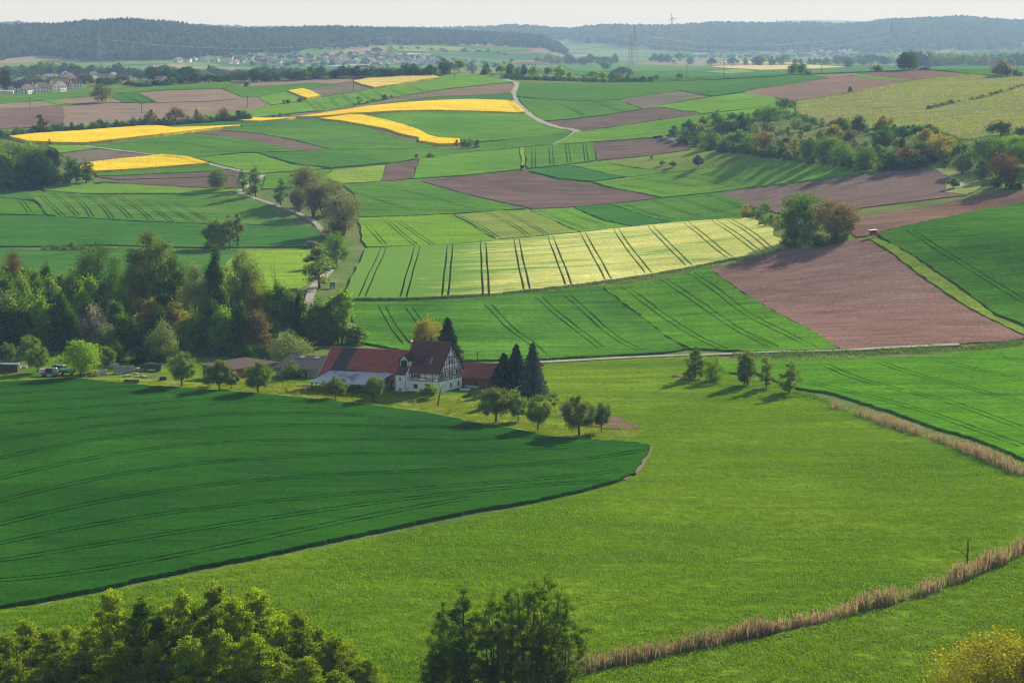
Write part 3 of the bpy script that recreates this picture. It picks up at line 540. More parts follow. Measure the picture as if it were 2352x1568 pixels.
F('redsoil','C3 470,795 520,740 960,777 1100,836 1235,884 1100,903 880,893','small brown triangle behind the apple trees','C3 900,880 1200,880', h=.02)
# --- lanes
m_lane = plain_mat('pale_gravel', (.25,.23,.20), .9, .22, .35, .1, grime=(.30,.31,.20)); m_mud = plain_mat('bare_earth', (.16,.11,.09), .95, .3, .6, .1)
def lane(spec, w, label, mat=m_lane, h=.12, name='path', **k):
    g = clean(ground_pts(spline(T(spec), 8), **k), .8); wd = np.broadcast_to(w, (len(g),)) * (1 + .08 * np.sin(np.arange(len(g)) * 1.7))
    o = slab(name, ribbon(g, wd), h, mat, lift=.22, cell=.006, minc=1.5); return tag(o, label, 'lane', None, 'structure')
lane('A3 -40,650 60,690 140,715 150,730 130,780 105,825 130,870 190,935 270,1000 360,1050 500,1098 600,1112 660,1130 640,1148 560,1190 450,1243', 5.0, 'white gravel lane winding down the far slope')
lane('A1 720,1253 850,1272 1100,1303 1360,1334 1600,1361 1800,1412 2050,1468 2250,1490', 3.6, 'pale farm lane passing the nearest rapeseed')
lane('B1 2260,92 2160,140 2080,205 2030,236 2200,300 2352,350 B2 380,408 480,455 545,490 600,545 645,598 690,640 760,760 720,860 650,940 600,985 545,1045 520,1100 490,1250 480,1330', 2.7, 'farm lane running down between the willows to the wood', h=.15)
lane('C3 345,328 600,314 1000,292 1500,270 1850,260 2138,246 C4 130,240 800,224 1300,198 1800,174', 2.6, 'pale track between the meadow and the patchy field')
lane('A3 1400,1178 1450,1190 1480,1205 1520,1230', 4.0, 'short pale lane behind the parked car')
lane('C3 1290,1055 1240,1150 1180,1250 1060,1330', .9, 'bare earth strip at the tip of the dark wheat', m_mud, .05)
lane('B4 1700,240 1800,190 1880,120 1955,90', 2.2, 'pale footpath up to the big trees at far right', m_mud if False else m_lane)

# ------------------------------------------------------------------ standing grass of the near meadows
def grass(label, outline, n, hgt, mats, frac, seed, ymax=470, tracks=()):
    rng = np.random.default_rng(seed); P = clean(ground_pts(densify(T(outline), 9)), .6); lo, hi = P.min(0), P.max(0); q = []
    while sum(map(len, q)) < n:
        y = lo[1] + (min(hi[1], ymax) - lo[1]) * rng.uniform(0, 1, 200000) ** 1.35; x = rng.uniform(-.30, .30, len(y)) * y; c = np.column_stack([x, y])
        d = np.sin(x * .9 + 1.3 * np.sin(y * .37)) * np.sin(y * .8 + 1.1 * np.sin(x * .29)) + .6 * np.sin(x * .23 + y * .11) * np.sin(y * .17); c = c[rng.uniform(-1.3, 1.3, len(c)) < d]; q.append(c[in_poly(c, P)])
    c = np.concatenate(q)[:n]
    for t in tracks:                                     # old wheel tracks pressed into the grass
        L_ = clean(ground_pts(spline(T(t), 8)), .8)
        for sd_ in (-1.0, 1.0):
            M_ = offset(L_, sd_); near = np.abs(c[:, 1] - np.interp(c[:, 0], np.sort(M_[:, 0]), M_[np.argsort(M_[:, 0]), 1])) < 6
            dd = np.full(len(c), 9.0); ii = np.where(near)[0]
            for j_ in range(0, len(ii), 4000): k_ = ii[j_:j_ + 4000]; dd[k_] = np.min(np.hypot(c[k_, None, 0] - M_[None, :, 0], c[k_, None, 1] - M_[None, :, 1]), 1)
            c = c[dd > .55]
    n = len(c); z = terrain(c[:, 0], c[:, 1]); h = hgt * rng.uniform(.5, 1.4, n); p = np.column_stack([c, z + .1 + h * .5 + .0002 * c[:, 1]]); nr = rng.normal(size=(n, 3)); nr[:, 2] *= .3
    V, F_ = leaf_quads(rng, p, unit(nr + np.array([0, -.3, .7])), h[:, None] * .62, .55, rng.normal(size=(n, 3)) * .4 + np.array([0, 0, 1.0])); o = mesh_np('grass', V, F_, mats, fmat=rng.choice(len(mats), n, p=frac)); return tag(o, label, 'grass', None, 'stuff')
# ------------------------------------------------------------------ trees
def leaf_mat(name, a, b, tr=.34, tint=(1.3, 1.4, .4), sc=.55, rough=.55, jit=.18):
    m, nt = new_mat(name); v = coords(nt)
    c = ramp(nt, noise(nt, v, sc, 4, .7), [(.3, a), (.7, b)])
    oi = nt.nodes.new('ShaderNodeObjectInfo')
    g = math_n(nt, 'ADD', math_n(nt, 'MULTIPLY', oi.outputs['Random'], 2 * jit), 1 - jit)
    c = mixc(nt, 1.0, c, g, 'MULTIPLY')
    fn = noise(nt, v, 3.5, 2, .6); c = mixc(nt, 1.0, c, ramp(nt, fn, [(.25, (.7, .7, .7)), (.75, (1.3, 1.3, 1.3))]), 'MULTIPLY')
    p = N(nt, 'ShaderNodeBsdfDiffuse'); nt.links.new(c, p.inputs['Color'])
    t = N(nt, 'ShaderNodeBsdfTranslucent'); nt.links.new(mixc(nt, 1.0, c, tint, 'MULTIPLY'), t.inputs[0])
    mx = N(nt, 'ShaderNodeMixShader'); mx.inputs[0].default_value = min(.6, tr * 1.3)
    nt.links.new(p.outputs[0], mx.inputs[1]); nt.links.new(t.outputs[0], mx.inputs[2]); out(nt, mx.outputs[0]); return m
LM = {
 'mid':   leaf_mat('leaf_mid_green', (0.078,0.157,0.017), (0.133,0.232,0.028)),
 'dark':  leaf_mat('leaf_dark_green', (0.041,0.091,0.013), (0.076,0.146,0.020), .30),
 'deep':  leaf_mat('leaf_deep_green', (0.031,0.074,0.015), (0.053,0.109,0.020), .25),
 'fresh': leaf_mat('leaf_fresh_green', (0.133,0.239,0.020), (0.211,0.330,0.029), .42),
 'olive': leaf_mat('leaf_olive', (0.124,0.144,0.032), (0.195,0.206,0.049), .38, (1.4,1.35,.5)),
 'gold':  leaf_mat('leaf_golden', (0.234,0.206,0.029), (0.337,0.289,0.044), .40, (1.12,1.2,.5)),
 'copper':leaf_mat('leaf_copper', (.175,.138,.058), (.245,.195,.080), .30, (1.15,1.08,.55)),
 'bronze':leaf_mat('leaf_bronze', (0.118,0.085,0.032), (0.170,0.124,0.044), .30, (1.3,1.1,.5)),
 'silver':leaf_mat('leaf_silver_green', (0.164,0.223,0.068), (0.258,0.313,0.103), .32, (1.2,1.2,.8)),
 'apple': leaf_mat('leaf_apple', (0.110,0.173,0.040), (0.196,0.264,0.064), .34, (1.3,1.35,.6)),
 'willow':leaf_mat('leaf_willow', (.165,.175,.075), (.235,.240,.105), .34, (1.15,1.15,.6)),
 'blossom':leaf_mat('leaf_blossom', (0.301,0.261,0.179), (0.470,0.427,0.304), .30, (1.1,1.0,.9)),
 'purple':leaf_mat('leaf_purple', (0.052,0.036,0.028), (0.085,0.055,0.041), .25, (1.2,.9,.8)),
 'glow':  leaf_mat('leaf_spring_alder', (.180,.265,.012), (.300,.375,.022), .46, (1.25,1.3,.3)),
 'glowd': leaf_mat('leaf_spring_alder_deep', (.070,.125,.010), (.125,.190,.016), .42, (1.2,1.3,.35)),
 'spruce':leaf_mat('needle_spruce', (0.021,0.036,0.017), (0.039,0.058,0.026), .12, (1.2,1.2,.7)),
 'blue':  leaf_mat('needle_blue_spruce', (0.059,0.089,0.065), (0.111,0.152,0.109), .12, (1,1,1)),
 'mistle':leaf_mat('leaf_mistletoe', (0.034,0.044,0.013), (0.059,0.068,0.019), .2),
 'yellow':leaf_mat('leaf_yellow_green', (0.248,0.261,0.022), (0.365,0.358,0.032), .42, (1.3,1.2,.4)),
}
BARK = plain_mat('bark_grey_brown', (.085,.066,.050), .95, .4, 1.6, .1, bumps=.5); BARKD = plain_mat('bark_dark', (.040,.032,.026), .95, .4, 1.6, .1, bumps=.5)
def unit(v): return v / np.maximum(np.linalg.norm(v, axis=-1, keepdims=True), 1e-9)
def leaf_quads(rng, cen, nrm, size, asp=1.0, axis=None):
    """one leaf spray (a bent diamond) per centre"""
    n = len(cen); a = axis if axis is not None else rng.normal(size=(n, 3)); a = unit(a - nrm * (a * nrm).sum(1, keepdims=True)); b = np.cross(nrm, a)
    s = size * rng.uniform(.65, 1.35, (n, 1)); s2 = s * asp
    v = np.stack([cen - a * s, cen + b * s2 * .62 - nrm * s * .12, cen + a * s, cen - b * s2 * .62 - nrm * s * .12], 1).reshape(-1, 3)
    return v, np.arange(4 * n).reshape(n, 4)
ENV = {'spire': lambda t: np.clip((1 - t) * 1.05 + .06, 0, 1) ** .62 * np.clip(.5 + t * 3, 0, 1) * (t < .99),
       'round': lambda t: np.sqrt(np.clip(1 - (2 * t - 1) ** 2, 0, 1)) ** .85,
       'oval': lambda t: np.clip(np.sin(np.pi * np.clip(t, 0, 1) ** .75), 0, 1) ** .75,
       'dome': lambda t: np.clip(np.cos(t * np.pi / 2), 0, 1) ** .55 * np.clip(.45 + t * 3.5, 0, 1),
       'vase': lambda t: np.clip(.35 + t * 1.3, 0, 1) * np.clip(4.5 * (1 - t), 0, 1) ** .6,
       'column': lambda t: np.clip(.5 + t * 2.5, 0, 1) * np.clip((1 - t) * 2.6, 0, 1) ** .7,
       'cone': lambda t: np.clip(1 - t, 0, 1) ** .8 * np.clip(.4 + t * 5, 0, 1)}
#        H   W  base shape  ncl  rc   leaves fill gap stems trunk  limbs asp zfl lift
SPEC = {
 'oak':   (18, 18, .14, 'round', 62, .105, 1.0, .30, .30, 1, .030, 26, .9, .75),
 'round': (14, 13, .18, 'round', 55, .115, 1.0, .30, .20, 1, .026, 20, .8, .80),
 'wood':  (18, 12, .03, 'oval',  86, .080, 1.25, .30, .32, 1, .022, 22, .85, .80),
 'nearalder':(18, 10, .06, 'spire', 150, .036, .55, .40, .45, 1, .018, 70, .7, .55),
 'thicket':(18, 10, .08, 'spire', 230, .030, .85, .35, .50, 2, .016, 46, .75, .70),
 'elm':   (18, 11, .16, 'oval',  56, .085, 0.9, .25, .30, 1, .024, 26, .8, .80),
 'alder': (16,  9, .10, 'oval',  64, .065, .42, .45, .30, 1, .020, 40, .7, .55),
 'multi': (17, 12, .08, 'oval',  150, .036, .40, .45, .32, 5, .015, 60, .7, .60),
 'poplar':(24, 13, .20, 'vase',  70, .070, .70, .30, .34, 2, .022, 40, .8, .95),
 'lombardy':(22, 5, .06, 'column', 60, .060, .90, .40, .25, 1, .020, 16, .7, 1.3),
 'willow':(17, 13, .14, 'vase',  64, .085, 1.0, .25, .28, 3, .034, 30, .45, 1.25),
 'apple': ( 7, 8,  .30, 'round',  60, .095, 1.5, .35, .26, 1, .032, 24, .7, .80),
 'vaseapple':(7,7.5,.28, 'round', 64, .090, 1.5, .35, .25, 1, .032, 24, .6, 1.0),
 'shrub': ( 5, 6,  .00, 'dome',  46, .120, 1.0, .35, .20, 4, .018, 12, .7, .85),
 'upshrub':(6, 5.5,.00, 'oval',  50, .105, 1.0, .35, .22, 6, .014, 16, .6, 1.1),
 'sparse':(14, 10, .22, 'oval',  44, .060, .22, .55, .30, 1, .022, 44, .7, .80),
 'pine':  (17, 12, .40, 'dome',  46, .090, .9, .25, .40, 1, .026, 22, .35, .50),
 'sapling':(3, 1.2,.45, 'round', 12, .140, .14, .5, .3, 1, .012, 5, .7, .9),
}
LOD = {2: (16000, 62.), 1: (6800, 31.), 0: (1400, 13.)}
PROTO = {}
def build_tree(kind, var, lod):
    rng = np.random.default_rng(sum(map(ord, kind)) * 31 + var * 7 + lod); H, Wd, base, shape, ncl, rc, lf, fill, gap, stems, tr, limbs, asp, zfl = SPEC[kind]
    nl, ls = LOD[lod]; nl = int(nl * lf); size = H / ls * .68; env = ENV[shape]
    if kind in ('oak','round','elm','wood','shrub','upshrub','willow','pine'): ncl = int(ncl * 1.45); rc *= 1.12; fill = .42
    if kind in ('thicket','multi','nearalder'): size *= .72; nl = int(nl * 2.0)
    if lod == 0: ncl = max(10, ncl // 3); rc = rc * 1.5; limbs = min(limbs, 8); stems = min(stems, 3)
    R0 = Wd / 2 * (.92 if 'apple' in kind else 1.12); zb = base * H; hc = H - zb
    dirs = unit(rng.normal(size=(11, 3))); amp = rng.uniform(.5, 1, 11)
    def lobes(d): return 1 - gap + gap * 1.25 * np.max(np.clip(d @ dirs.T, 0, 1) ** 5 * amp, axis=1)
    t = rng.uniform(.02, .97, ncl * 6); k = rng.uniform(0, 1, len(t)) < (env(t) ** 1.2 + .08); t = t[k][:ncl]; ncl = len(t)
    az = rng.uniform(0, 2 * np.pi, ncl) ; rr = np.where(rng.uniform(size=ncl) < fill, rng.uniform(.1, .65, ncl), rng.uniform(.72, 1.0, ncl))
    d = np.stack([np.cos(az) * env(t), np.sin(az) * env(t), (2 * t - 1) * .9], 1)
    r = R0 * env(t) * rr * lobes(unit(d))
    cen = np.stack([np.cos(az) * r, np.sin(az) * r, zb + t * hc * (.93 + .07 * rng.uniform(size=ncl))], 1)
    lean = rng.normal(0, .02 * H, 2); cen[:, :2] += lean * (cen[:, 2:3] / H) ** 1.5
    top = np.array([[lean[0], lean[1], H * .97]]); cen = np.concatenate([cen, top]); ncl += 1
    # wood
    mb = MB(); wob = rng.normal(0, .012 * H, (8, 2)); pts = []
    hs = H * (.55 if stems > 1 else .93) if shape != 'dome' else H * .6
    for i in range(8):
        u = i / 7; pts.append((lean[0] * u ** 1.5 + wob[i, 0] * u, lean[1] * u ** 1.5 + wob[i, 1] * u, -0.4 + (hs + .4) * u))
    sides = 7 if lod == 2 else 5 if lod == 1 else 4
    r0 = tr * H
    if stems == 1: mb.tube(pts, [r0 * (1.35 if i == 0 else 1) * (1 - .9 * i / 7) + .012 for i in range(8)], sides)
    P = np.array(pts)
    stemp = []
    if stems > 1:
        for s in range(stems):
            a = 2 * np.pi * s / stems + rng.uniform(-.5, .5); sp_ = Wd * rng.uniform(.08, .24); q = []; hh = H * rng.uniform(.72, .95)
            for i in range(7):
                u = i / 6; e = u ** .8; q.append((math.cos(a) * (sp_ * e + .02 * H) + rng.normal(0, .008 * H), math.sin(a) * (sp_ * e + .02 * H) + rng.normal(0, .008 * H), -.4 + hh * u))
            mb.tube(q, [r0 * (1 - .88 * i / 6) + .01 for i in range(7)], sides); stemp.append(np.array(q))
    for c in cen[rng.permutation(ncl)[:limbs]]:
        Q = stemp[int(np.argmin([np.hypot(*(s[-1][:2] - c[:2])) for s in stemp]))] if stemp else P
        hz = c[2] - zfl * .45 * np.hypot(c[0], c[1]) - .05 * H; hz = min(max(hz, zb * .8 + .03 * H), Q[-1, 2] * .96)
        a0 = np.array([np.interp(hz, Q[:, 2], Q[:, k]) for k in range(3)]); mid = (a0 + c) / 2 + np.array([0, 0, .05 * H * rng.uniform(-.4, 1)]) + rng.normal(0, .015 * H, 3)
        rb = max(.010 * H ** .5 * .3, r0 * .36 * (1 - .6 * hz / H)); mb.tube([a0, a0 * .45 + mid * .55, mid * .55 + c * .45, c], [rb, rb * .75, rb * .5, rb * .18], max(3, sides - 2), cap=False)
        if lod == 2:
            for _ in range(3):
                e = c + rng.normal(0, rc * H * .9, 3); s_ = mid * .5 + c * .5; mb.tube([s_, (s_ + e) / 2 + rng.normal(0, .01 * H, 3), e], [rb * .4, rb * .25, rb * .08], 3, cap=False)
    tv = mb
    # leaves
    w = rng.uniform(.5, 1.4, ncl); w /= w.sum(); idx = rng.choice(ncl, nl, p=w)
    off = rng.normal(size=(nl, 3)) * .58 * rc * H * rng.uniform(.6, 1.35, (ncl, 1))[idx]
    off[:, 2] *= zfl; pos = cen[idx] + off
    if kind == 'willow' or kind == 'vaseapple': pos[:, 2] -= 0
    c0 = np.array([lean[0] * .5, lean[1] * .5, zb + hc * .45]); outd = unit(pos - c0); nrm = unit(outd * .5 + unit(off) * .3 + rng.normal(size=(nl, 3)) * .9 + np.array([0, 0, .35]))
    ax = None
    if kind in ('willow', 'vaseapple', 'lombardy', 'upshrub'): ax = rng.normal(size=(nl, 3)) * .5 + np.array([0, 0, 1.0]) * (1 if kind != 'willow' else 1) + outd * .5
    pos[:, 2] = np.maximum(pos[:, 2], .02 * H)
    lv, lq = leaf_quads(rng, pos, nrm, size, .95 if asp > .6 else asp * 1.3, ax)
    return tv, lv, lq, cen, H, Wd
def build_spruce(var, lod):
    rng = np.random.default_rng(99 + var + lod * 5); H, Wd = 16, 7.0; mb = MB(); mb.tube([(0, 0, -.4), (0, 0, H * .5), (0, 0, H)], [.32, .2, .02], 6)
    levels = {2: 46, 1: 26, 0: 11}[lod]; C = []; Nn = []; A = []
    for i in range(levels):
        t = (i + .3) / levels; z = H * (.05 + .94 * t); L = Wd / 2 * 1.3 * ((1 - t) ** .78 + .04) * rng.uniform(.82, 1.12); nb = max(5, int((17 if lod == 2 else 14) * (1 - t) + 5))
        for k in range(nb):
            a = 2 * np.pi * (k + rng.uniform(-.35, .35)) / nb + i * 1.3; l = L * rng.uniform(.72, 1.14); m = {2: 8, 1: 5, 0: 3}[lod]
            u = (np.arange(m) + rng.uniform(.2, .8, m)) / m; rad = l * (.12 + .88 * u); zz = z - .10 * rad - .25 * l * u ** 2 + .18 * l * np.clip(u - .7, 0, 1)
            p = np.stack([np.cos(a) * rad, np.sin(a) * rad, zz], 1); C.append(p); A.append(np.tile([np.cos(a), np.sin(a), -.35], (m, 1)) + rng.normal(0, .25, (m, 3)))
            Nn.append(np.tile([np.cos(a) * .35, np.sin(a) * .35, .9], (m, 1)) + rng.normal(0, .35, (m, 3)))
    C = np.concatenate(C); A = np.concatenate(A); Nn = unit(np.concatenate(Nn)); s = {2: .40, 1: .66, 0: 1.3}[lod]
    lv, lq = leaf_quads(rng, C, Nn, s, .75, A)
    h = C.copy(); h[:, 2] -= s * .45; hv, hq = leaf_quads(rng, h, unit(np.cross(Nn, A) + rng.normal(0, .3, A.shape)), s * .8, .7, np.tile([0, 0, -1.0], (len(h), 1)) + A * .4)
    return mb, np.concatenate([lv, hv]), np.concatenate([lq, hq + len(lv)]), C, H, Wd
def build_bare(var, lod):
    rng = np.random.default_rng(55 + var); H, Wd = 12., 7.; mb = MB()
    def grow(p, d, l, r, lev):
        q = [np.array(p)]
        for i in range(3):
            d = unit(d + rng.normal(0, .14, 3) + np.array([0, 0, .05])); q.append(q[-1] + d * l / 3)
        mb.tube(q, [r, r * .85, r * .7, r * .5], 5 if lev < 2 else 3, cap=False)
        if lev < (4 if lod else 3):
            for _ in range(3 if lev < 3 else 2): grow(q[rng.integers(1, 4)], unit(d * 1.0 + rng.normal(0, .55, 3)), l * rng.uniform(.5, .75), r * .5, lev + 1)
    grow((0, 0, -.3), np.array([0, 0, 1.]), H * .45, .2, 0)
    return mb, np.zeros((0, 3)), np.zeros((0, 4), int), np.zeros((0, 3)), H, Wd
def proto(kind, var, lod):
    k = (kind, var, lod)
    if k not in PROTO:
        mb, lv, lq, cen, H, Wd = build_spruce(var, lod) if kind == 'spruce' else build_bare(var, lod) if kind == 'bare' else build_tree(kind, var, lod)
        def mk(nm, v, f):
            o = mesh_np(nm, v, f, []); me = o.data; bpy.data.objects.remove(o); return me
        fq = [f for f in mb.f if len(f) == 4]; fn = {}
        for f in mb.f: fn.setdefault(len(f), []).append(f)
        groups = [np.array(x) for x in fn.values()]
        if lod == 0 and len(lv):
            v = np.concatenate([np.array(mb.v), lv]); n0 = sum(len(g) for g in groups)
            o = mesh_np('tree', v, groups + [lq + len(mb.v)], [], fmat=[0] * n0 + [1] * len(lq)); me = o.data; bpy.data.objects.remove(o)
            me.materials.append(None); me.materials.append(None); PROTO[k] = (me, None, cen, H, Wd)
        else:
            tm = mk('trunk', np.array(mb.v), groups); tm.polygons.foreach_set('use_smooth', [True] * len(tm.polygons)); tm.materials.append(None)
            cm = None
            if len(lv): cm = mk('crown', lv, lq); cm.materials.append(None)
            PROTO[k] = (tm, cm, cen, H, Wd)
    return PROTO[k]
def setmat(o, i, m): o.material_slots[i].link = 'OBJECT'; o.material_slots[i].material = m
KNAME = {'nearalder':'alder_tree','wood':'woodland_tree','thicket':'alder_tree','oak':'oak_tree','round':'round_tree','elm':'broadleaf_tree','alder':'alder_tree','multi':'alder_tree','poplar':'poplar_tree','lombardy':'columnar_poplar_tree','willow':'willow_tree','apple':'apple_tree','vaseapple':'apple_tree','shrub':'shrub','upshrub':'shrub','sparse':'sparse_tree','pine':'pine_tree','spruce':'spruce_tree','bare':'bare_tree','sapling':'sapling_tree'}
NTREE = [0]
def mistle_mesh():
    if 'mis' not in PROTO:
        rng = np.random.default_rng(4); n = 170; p = unit(rng.normal(size=(n, 3))) * rng.uniform(.2, 1, (n, 1)) ** .5 * .5
        v, f = leaf_quads(rng, p, unit(p + rng.normal(0, .3, p.shape)), .14, .8); o = mesh_np('mistletoe', v, f, []); me = o.data; bpy.data.objects.remove(o); me.materials.append(LM['mistle']); PROTO['mis'] = me
    return PROTO['mis']
def plant(kind, x, y, h, wd, leaf, label, cat=None, group=None, sink=.15, mist=0, lod=None, z=None, rz=None):
    px = h * ppm(y)
    if lod is None: lod = 2 if px > 62 else 1 if px > 19 else 0
    nv = {2: 2, 1: 3, 0: 3}[lod]; NTREE[0] += 1; var = (NTREE[0] * 7 + int(abs(x))) % nv
    a, b, cen, H, Wd = proto(kind, var, lod); sxy = wd / Wd; sz = h / H; z = tz(x, y) if z is None else z; nm = KNAME[kind]
    rz = random.uniform(0, 6.28) if rz is None else rz; cat = cat or ('shrub' if 'shrub' in kind else 'tree'); lm = LM[leaf]; bk = BARKD if leaf in ('dark', 'deep', 'spruce', 'mid') else BARK
    if b is None and lod == 0 and kind != 'bare':
        o = bpy.data.objects.new(nm, a); link(o); setmat(o, 0, bk); setmat(o, 1, lm); o.location = (x, y, z - sink); o.rotation_euler = (0, 0, rz); o.scale = (sxy, sxy, sz)
        return tag(o, label, cat, group)
    root = empty(nm, (x, y, z - sink), rz); root.scale = (sxy, sxy, sz); tag(root, label, cat, group)
    t = bpy.data.objects.new('trunk', a); link(t, root); setmat(t, 0, bk)
    if b is not None: c = bpy.data.objects.new('crown', b); link(c, root); setmat(c, 0, lm)
    if mist:
        rng = np.random.default_rng(NTREE[0])
        for q in cen[rng.permutation(len(cen))[:mist]]:
            s = rng.uniform(.9, 1.7); m = bpy.data.objects.new('mistletoe', mistle_mesh()); link(m, root); m.location = q * np.array([.9, .9, .98]); m.scale = (s / sxy, s / sxy, s / sz)
    return root
ORD = ('first second third fourth fifth sixth seventh eighth ninth tenth eleventh twelfth thirteenth fourteenth fifteenth sixteenth seventeenth eighteenth nineteenth twentieth '
       'twenty-first twenty-second twenty-third twenty-fourth twenty-fifth twenty-sixth twenty-seventh twenty-eighth twenty-ninth thirtieth').split()
ORD += ['thirty-' + x for x in ORD[:9]] + ['fortieth'] + ['forty-' + x for x in ORD[:9]] + ['fiftieth'] + ['fifty-' + x for x in ORD[:9]] + ['sixtieth'] + ['sixty-' + x for x in ORD[:9]] + ['seventieth'] + ['seventy-' + x for x in ORD[:9]] + ['eightieth'] + ['eighty-' + x for x in ORD[:9]] + ['ninetieth'] + ['ninety-' + x for x in ORD[:9]]
CW = dict(glow='bright yellow green', glowd='deeper green', mid='green', dark='dark green', deep='very dark green', fresh='bright green', olive='olive', gold='golden', copper='copper brown', bronze='bronze', silver='silvery green', apple='grey green', willow='pale golden', blossom='whitish pink blossoming', purple='dark purple', spruce='blackish green', blue='blue grey', yellow='yellow green', mistle='dark')
def cluster(group, where, text, noun=None):
    """lines: crop kind x base_y top_y width leaf [label words...]; unlabeled ones get their place in the row"""
    L = []
    crop = 'V'
    for ln in text.strip().splitlines():
        for item in ln.split(';'):
            t = item.split()
            if not t: continue
            if t[0] in CROP: crop = t.pop(0)
            kind, x, yb, yt, wd, leaf = t[0], float(t[1]), float(t[2]), float(t[3]), float(t[4]), t[5]; rest = t[6:]
            mist = 0
            if rest and rest[0].startswith('m='): mist = int(rest.pop(0)[2:])
            (bx, by), (_, ty), (wx, _) = T(f'{crop} {x},{yb} {x},{yt} {x + wd},{yb}')
            L.append((bx, by, ty, wx - bx, kind, leaf, ' '.join(rest), mist))
    L.sort()
    res = []
    for i, (bx, by, ty, wv, kind, leaf, lab, mist) in enumerate(L):
        X, Y, Z = spot(bx, by); h = (by - ty) * K * Y / FPX * 1.01; wd = wv * K * Y / FPX
        if 'apple' in kind: h *= 1.03
        n = noun or KNAME[kind].replace('_', ' '); n = 'shrub' if 'shrub' in kind else n
        label = lab or f'{CW[leaf]} {n}, {ORD[i]} from the left {where}'
        res.append(plant(kind, X, Y, h, wd, leaf, label, group=group, mist=mist))
    return res
def row_of(group, where, spec, n, kinds, leaves, hpx, wpx, jit=4, crop='A1', noun='shrub'):
    """n plants strung along a line; hpx, wpx in the readings' own units"""
    P = T(spec); P = np.array(P); s = np.concatenate([[0], np.cumsum(np.hypot(*np.diff(P, axis=0).T))]); L = []
    for i in range(n):
        u = (i + RNG.uniform(.1, .9)) / n * s[-1]; x = np.interp(u, s, P[:, 0]); y = np.interp(u, s, P[:, 1]) + RNG.uniform(-jit, jit) * .15
        L.append((x, y))
    L.sort(); f = .46769 * .57422; res = []
    for i, (x, y) in enumerate(L):
        X, Y, Z = spot(x, y); h = RNG.uniform(*hpx) * f * K * Y / FPX; w_ = RNG.uniform(*wpx) * f * K * Y / FPX; k = kinds[i % len(kinds)]; lf = leaves[int(RNG.integers(len(leaves)))]
        n_ = 'shrub' if 'shrub' in k else noun if noun != 'shrub' else 'tree'
        res.append(plant(k, X, Y, h, w_, lf, f'{CW[lf]} {n_}, {ORD[i]} from the left {where}', group=group))
    return res
# --- the farm orchard
cluster('apple trees of the farm orchard', 'along the edge of the dark wheat', '''
C1 vaseapple 1555 530 245 300 apple ; apple 1875 567 308 250 apple ; apple 1978 556 400 150 apple ; apple 1792 536 420 130 apple ; apple 2205 592 318 300 apple
C2 apple 730 847 655 265 apple ; vaseapple 1055 876 655 215 apple ; vaseapple 2105 1052 765 360 apple ; apple 2295 1046 800 210 apple
C3 vaseapple 325 907 610 270 apple ; apple 675 952 610 380 apple ; vaseapple 866 925 665 185 apple''')
cluster(None, '', '''
C1 vaseapple 322 410 185 240 apple small-crowned apple tree leaning beside the junk trailers at the yard edge
C1 vaseapple 255 345 95 215 apple taller pale apple tree behind the leaning one at the yard edge
C1 apple 55 335 150 210 apple apple tree above the log stack at the farm meadow edge
C1 round 690 445 128 320 fresh broad bright green cherry tree in the junk yard
C1 apple 905 400 190 210 apple small apple tree leaning against the broad cherry tree
C2 apple 1520 848 718 195 fresh small bright apple tree before the farmhouse corner
C2 shrub 350 675 518 170 mid bushy green shrub in front of the grey roofed shed
C2 shrub 1365 772 738 58 mid little shrub at the foot of the white stair tower
C2 sapling 1410 920 848 34 apple staked sapling nearest the dark wheat below the farmhouse
C2 sapling 1715 972 920 30 apple thin sapling below the dead tree near the wheat edge
C2 sapling 1790 886 830 26 apple thin sapling below the farmhouse terrace
C2 sapling 310 797 735 22 apple thin sapling beside the bare soil heap
C2 sapling 408 822 775 30 yellow tiny yellow leaved sapling in the orchard grass
C3 sparse 462 720 580 170 olive half bare tree behind the apple trees at the orchard end
C3 shrub 140 612 530 130 fresh bright green shrub between the dark spruces
C2 round 1520 440 140 255 gold golden walnut tree rising behind the farmhouse roof
C2 spruce 1690 520 135 230 spruce dark spruce right behind the farmhouse gable
C2 spruce 2170 742 438 215 spruce low dark conifer beside the brick shed
C3 spruce 40 540 232 170 spruce dark conifer between the brick shed and the tall spruces
C3 spruce 140 548 143 210 spruce tall blackish spruce behind the blue grey spruce
C3 spruce 280 622 128 240 blue tall blue grey spruce at the front of the farm spruces
C2 upshrub 340 520 270 380 silver large silvery willow shrub behind the grey roofed shed
''')
cluster('alders on the meadow ditch', 'on the ditch beside the right hand field', '''
C3 alder 1665 462 170 165 apple ; alder 1712 462 225 90 apple ; alder 2088 518 205 165 apple ; alder 2120 518 215 165 apple ; alder 2278 543 235 150 apple
C4 alder 346 588 288 215 apple''')
cluster(None, '', '''
C3 shrub 1622 463 370 135 olive low olive shrub at the foot of the first ditch alders
C3 upshrub 1836 482 262 215 fresh rounded bright green bush between the ditch alders
B4 oak 480 640 240 450 mid big dark green oak of the copse by the red hunting stand
B4 round 745 640 305 380 copper big copper tree of the copse by the red hunting stand''')
cluster('shrubs of the copse by the red hunting stand', 'under the two big copse trees', '''
B4 shrub 380 692 480 220 dark ; shrub 505 694 540 180 silver ; shrub 610 695 600 200 dark ; shrub 725 672 590 170 dark ; shrub 800 640 560 110 mid ; shrub 140 402 295 118 mid ; shrub 95 465 355 130 mid
B4 shrub 182 528 430 105 mid ; shrub 118 522 440 90 mid ; shrub 245 530 440 95 silver ; shrub 285 540 415 85 mid ; shrub -25 455 340 110 gold ; shrub 40 440 370 90 mid''')
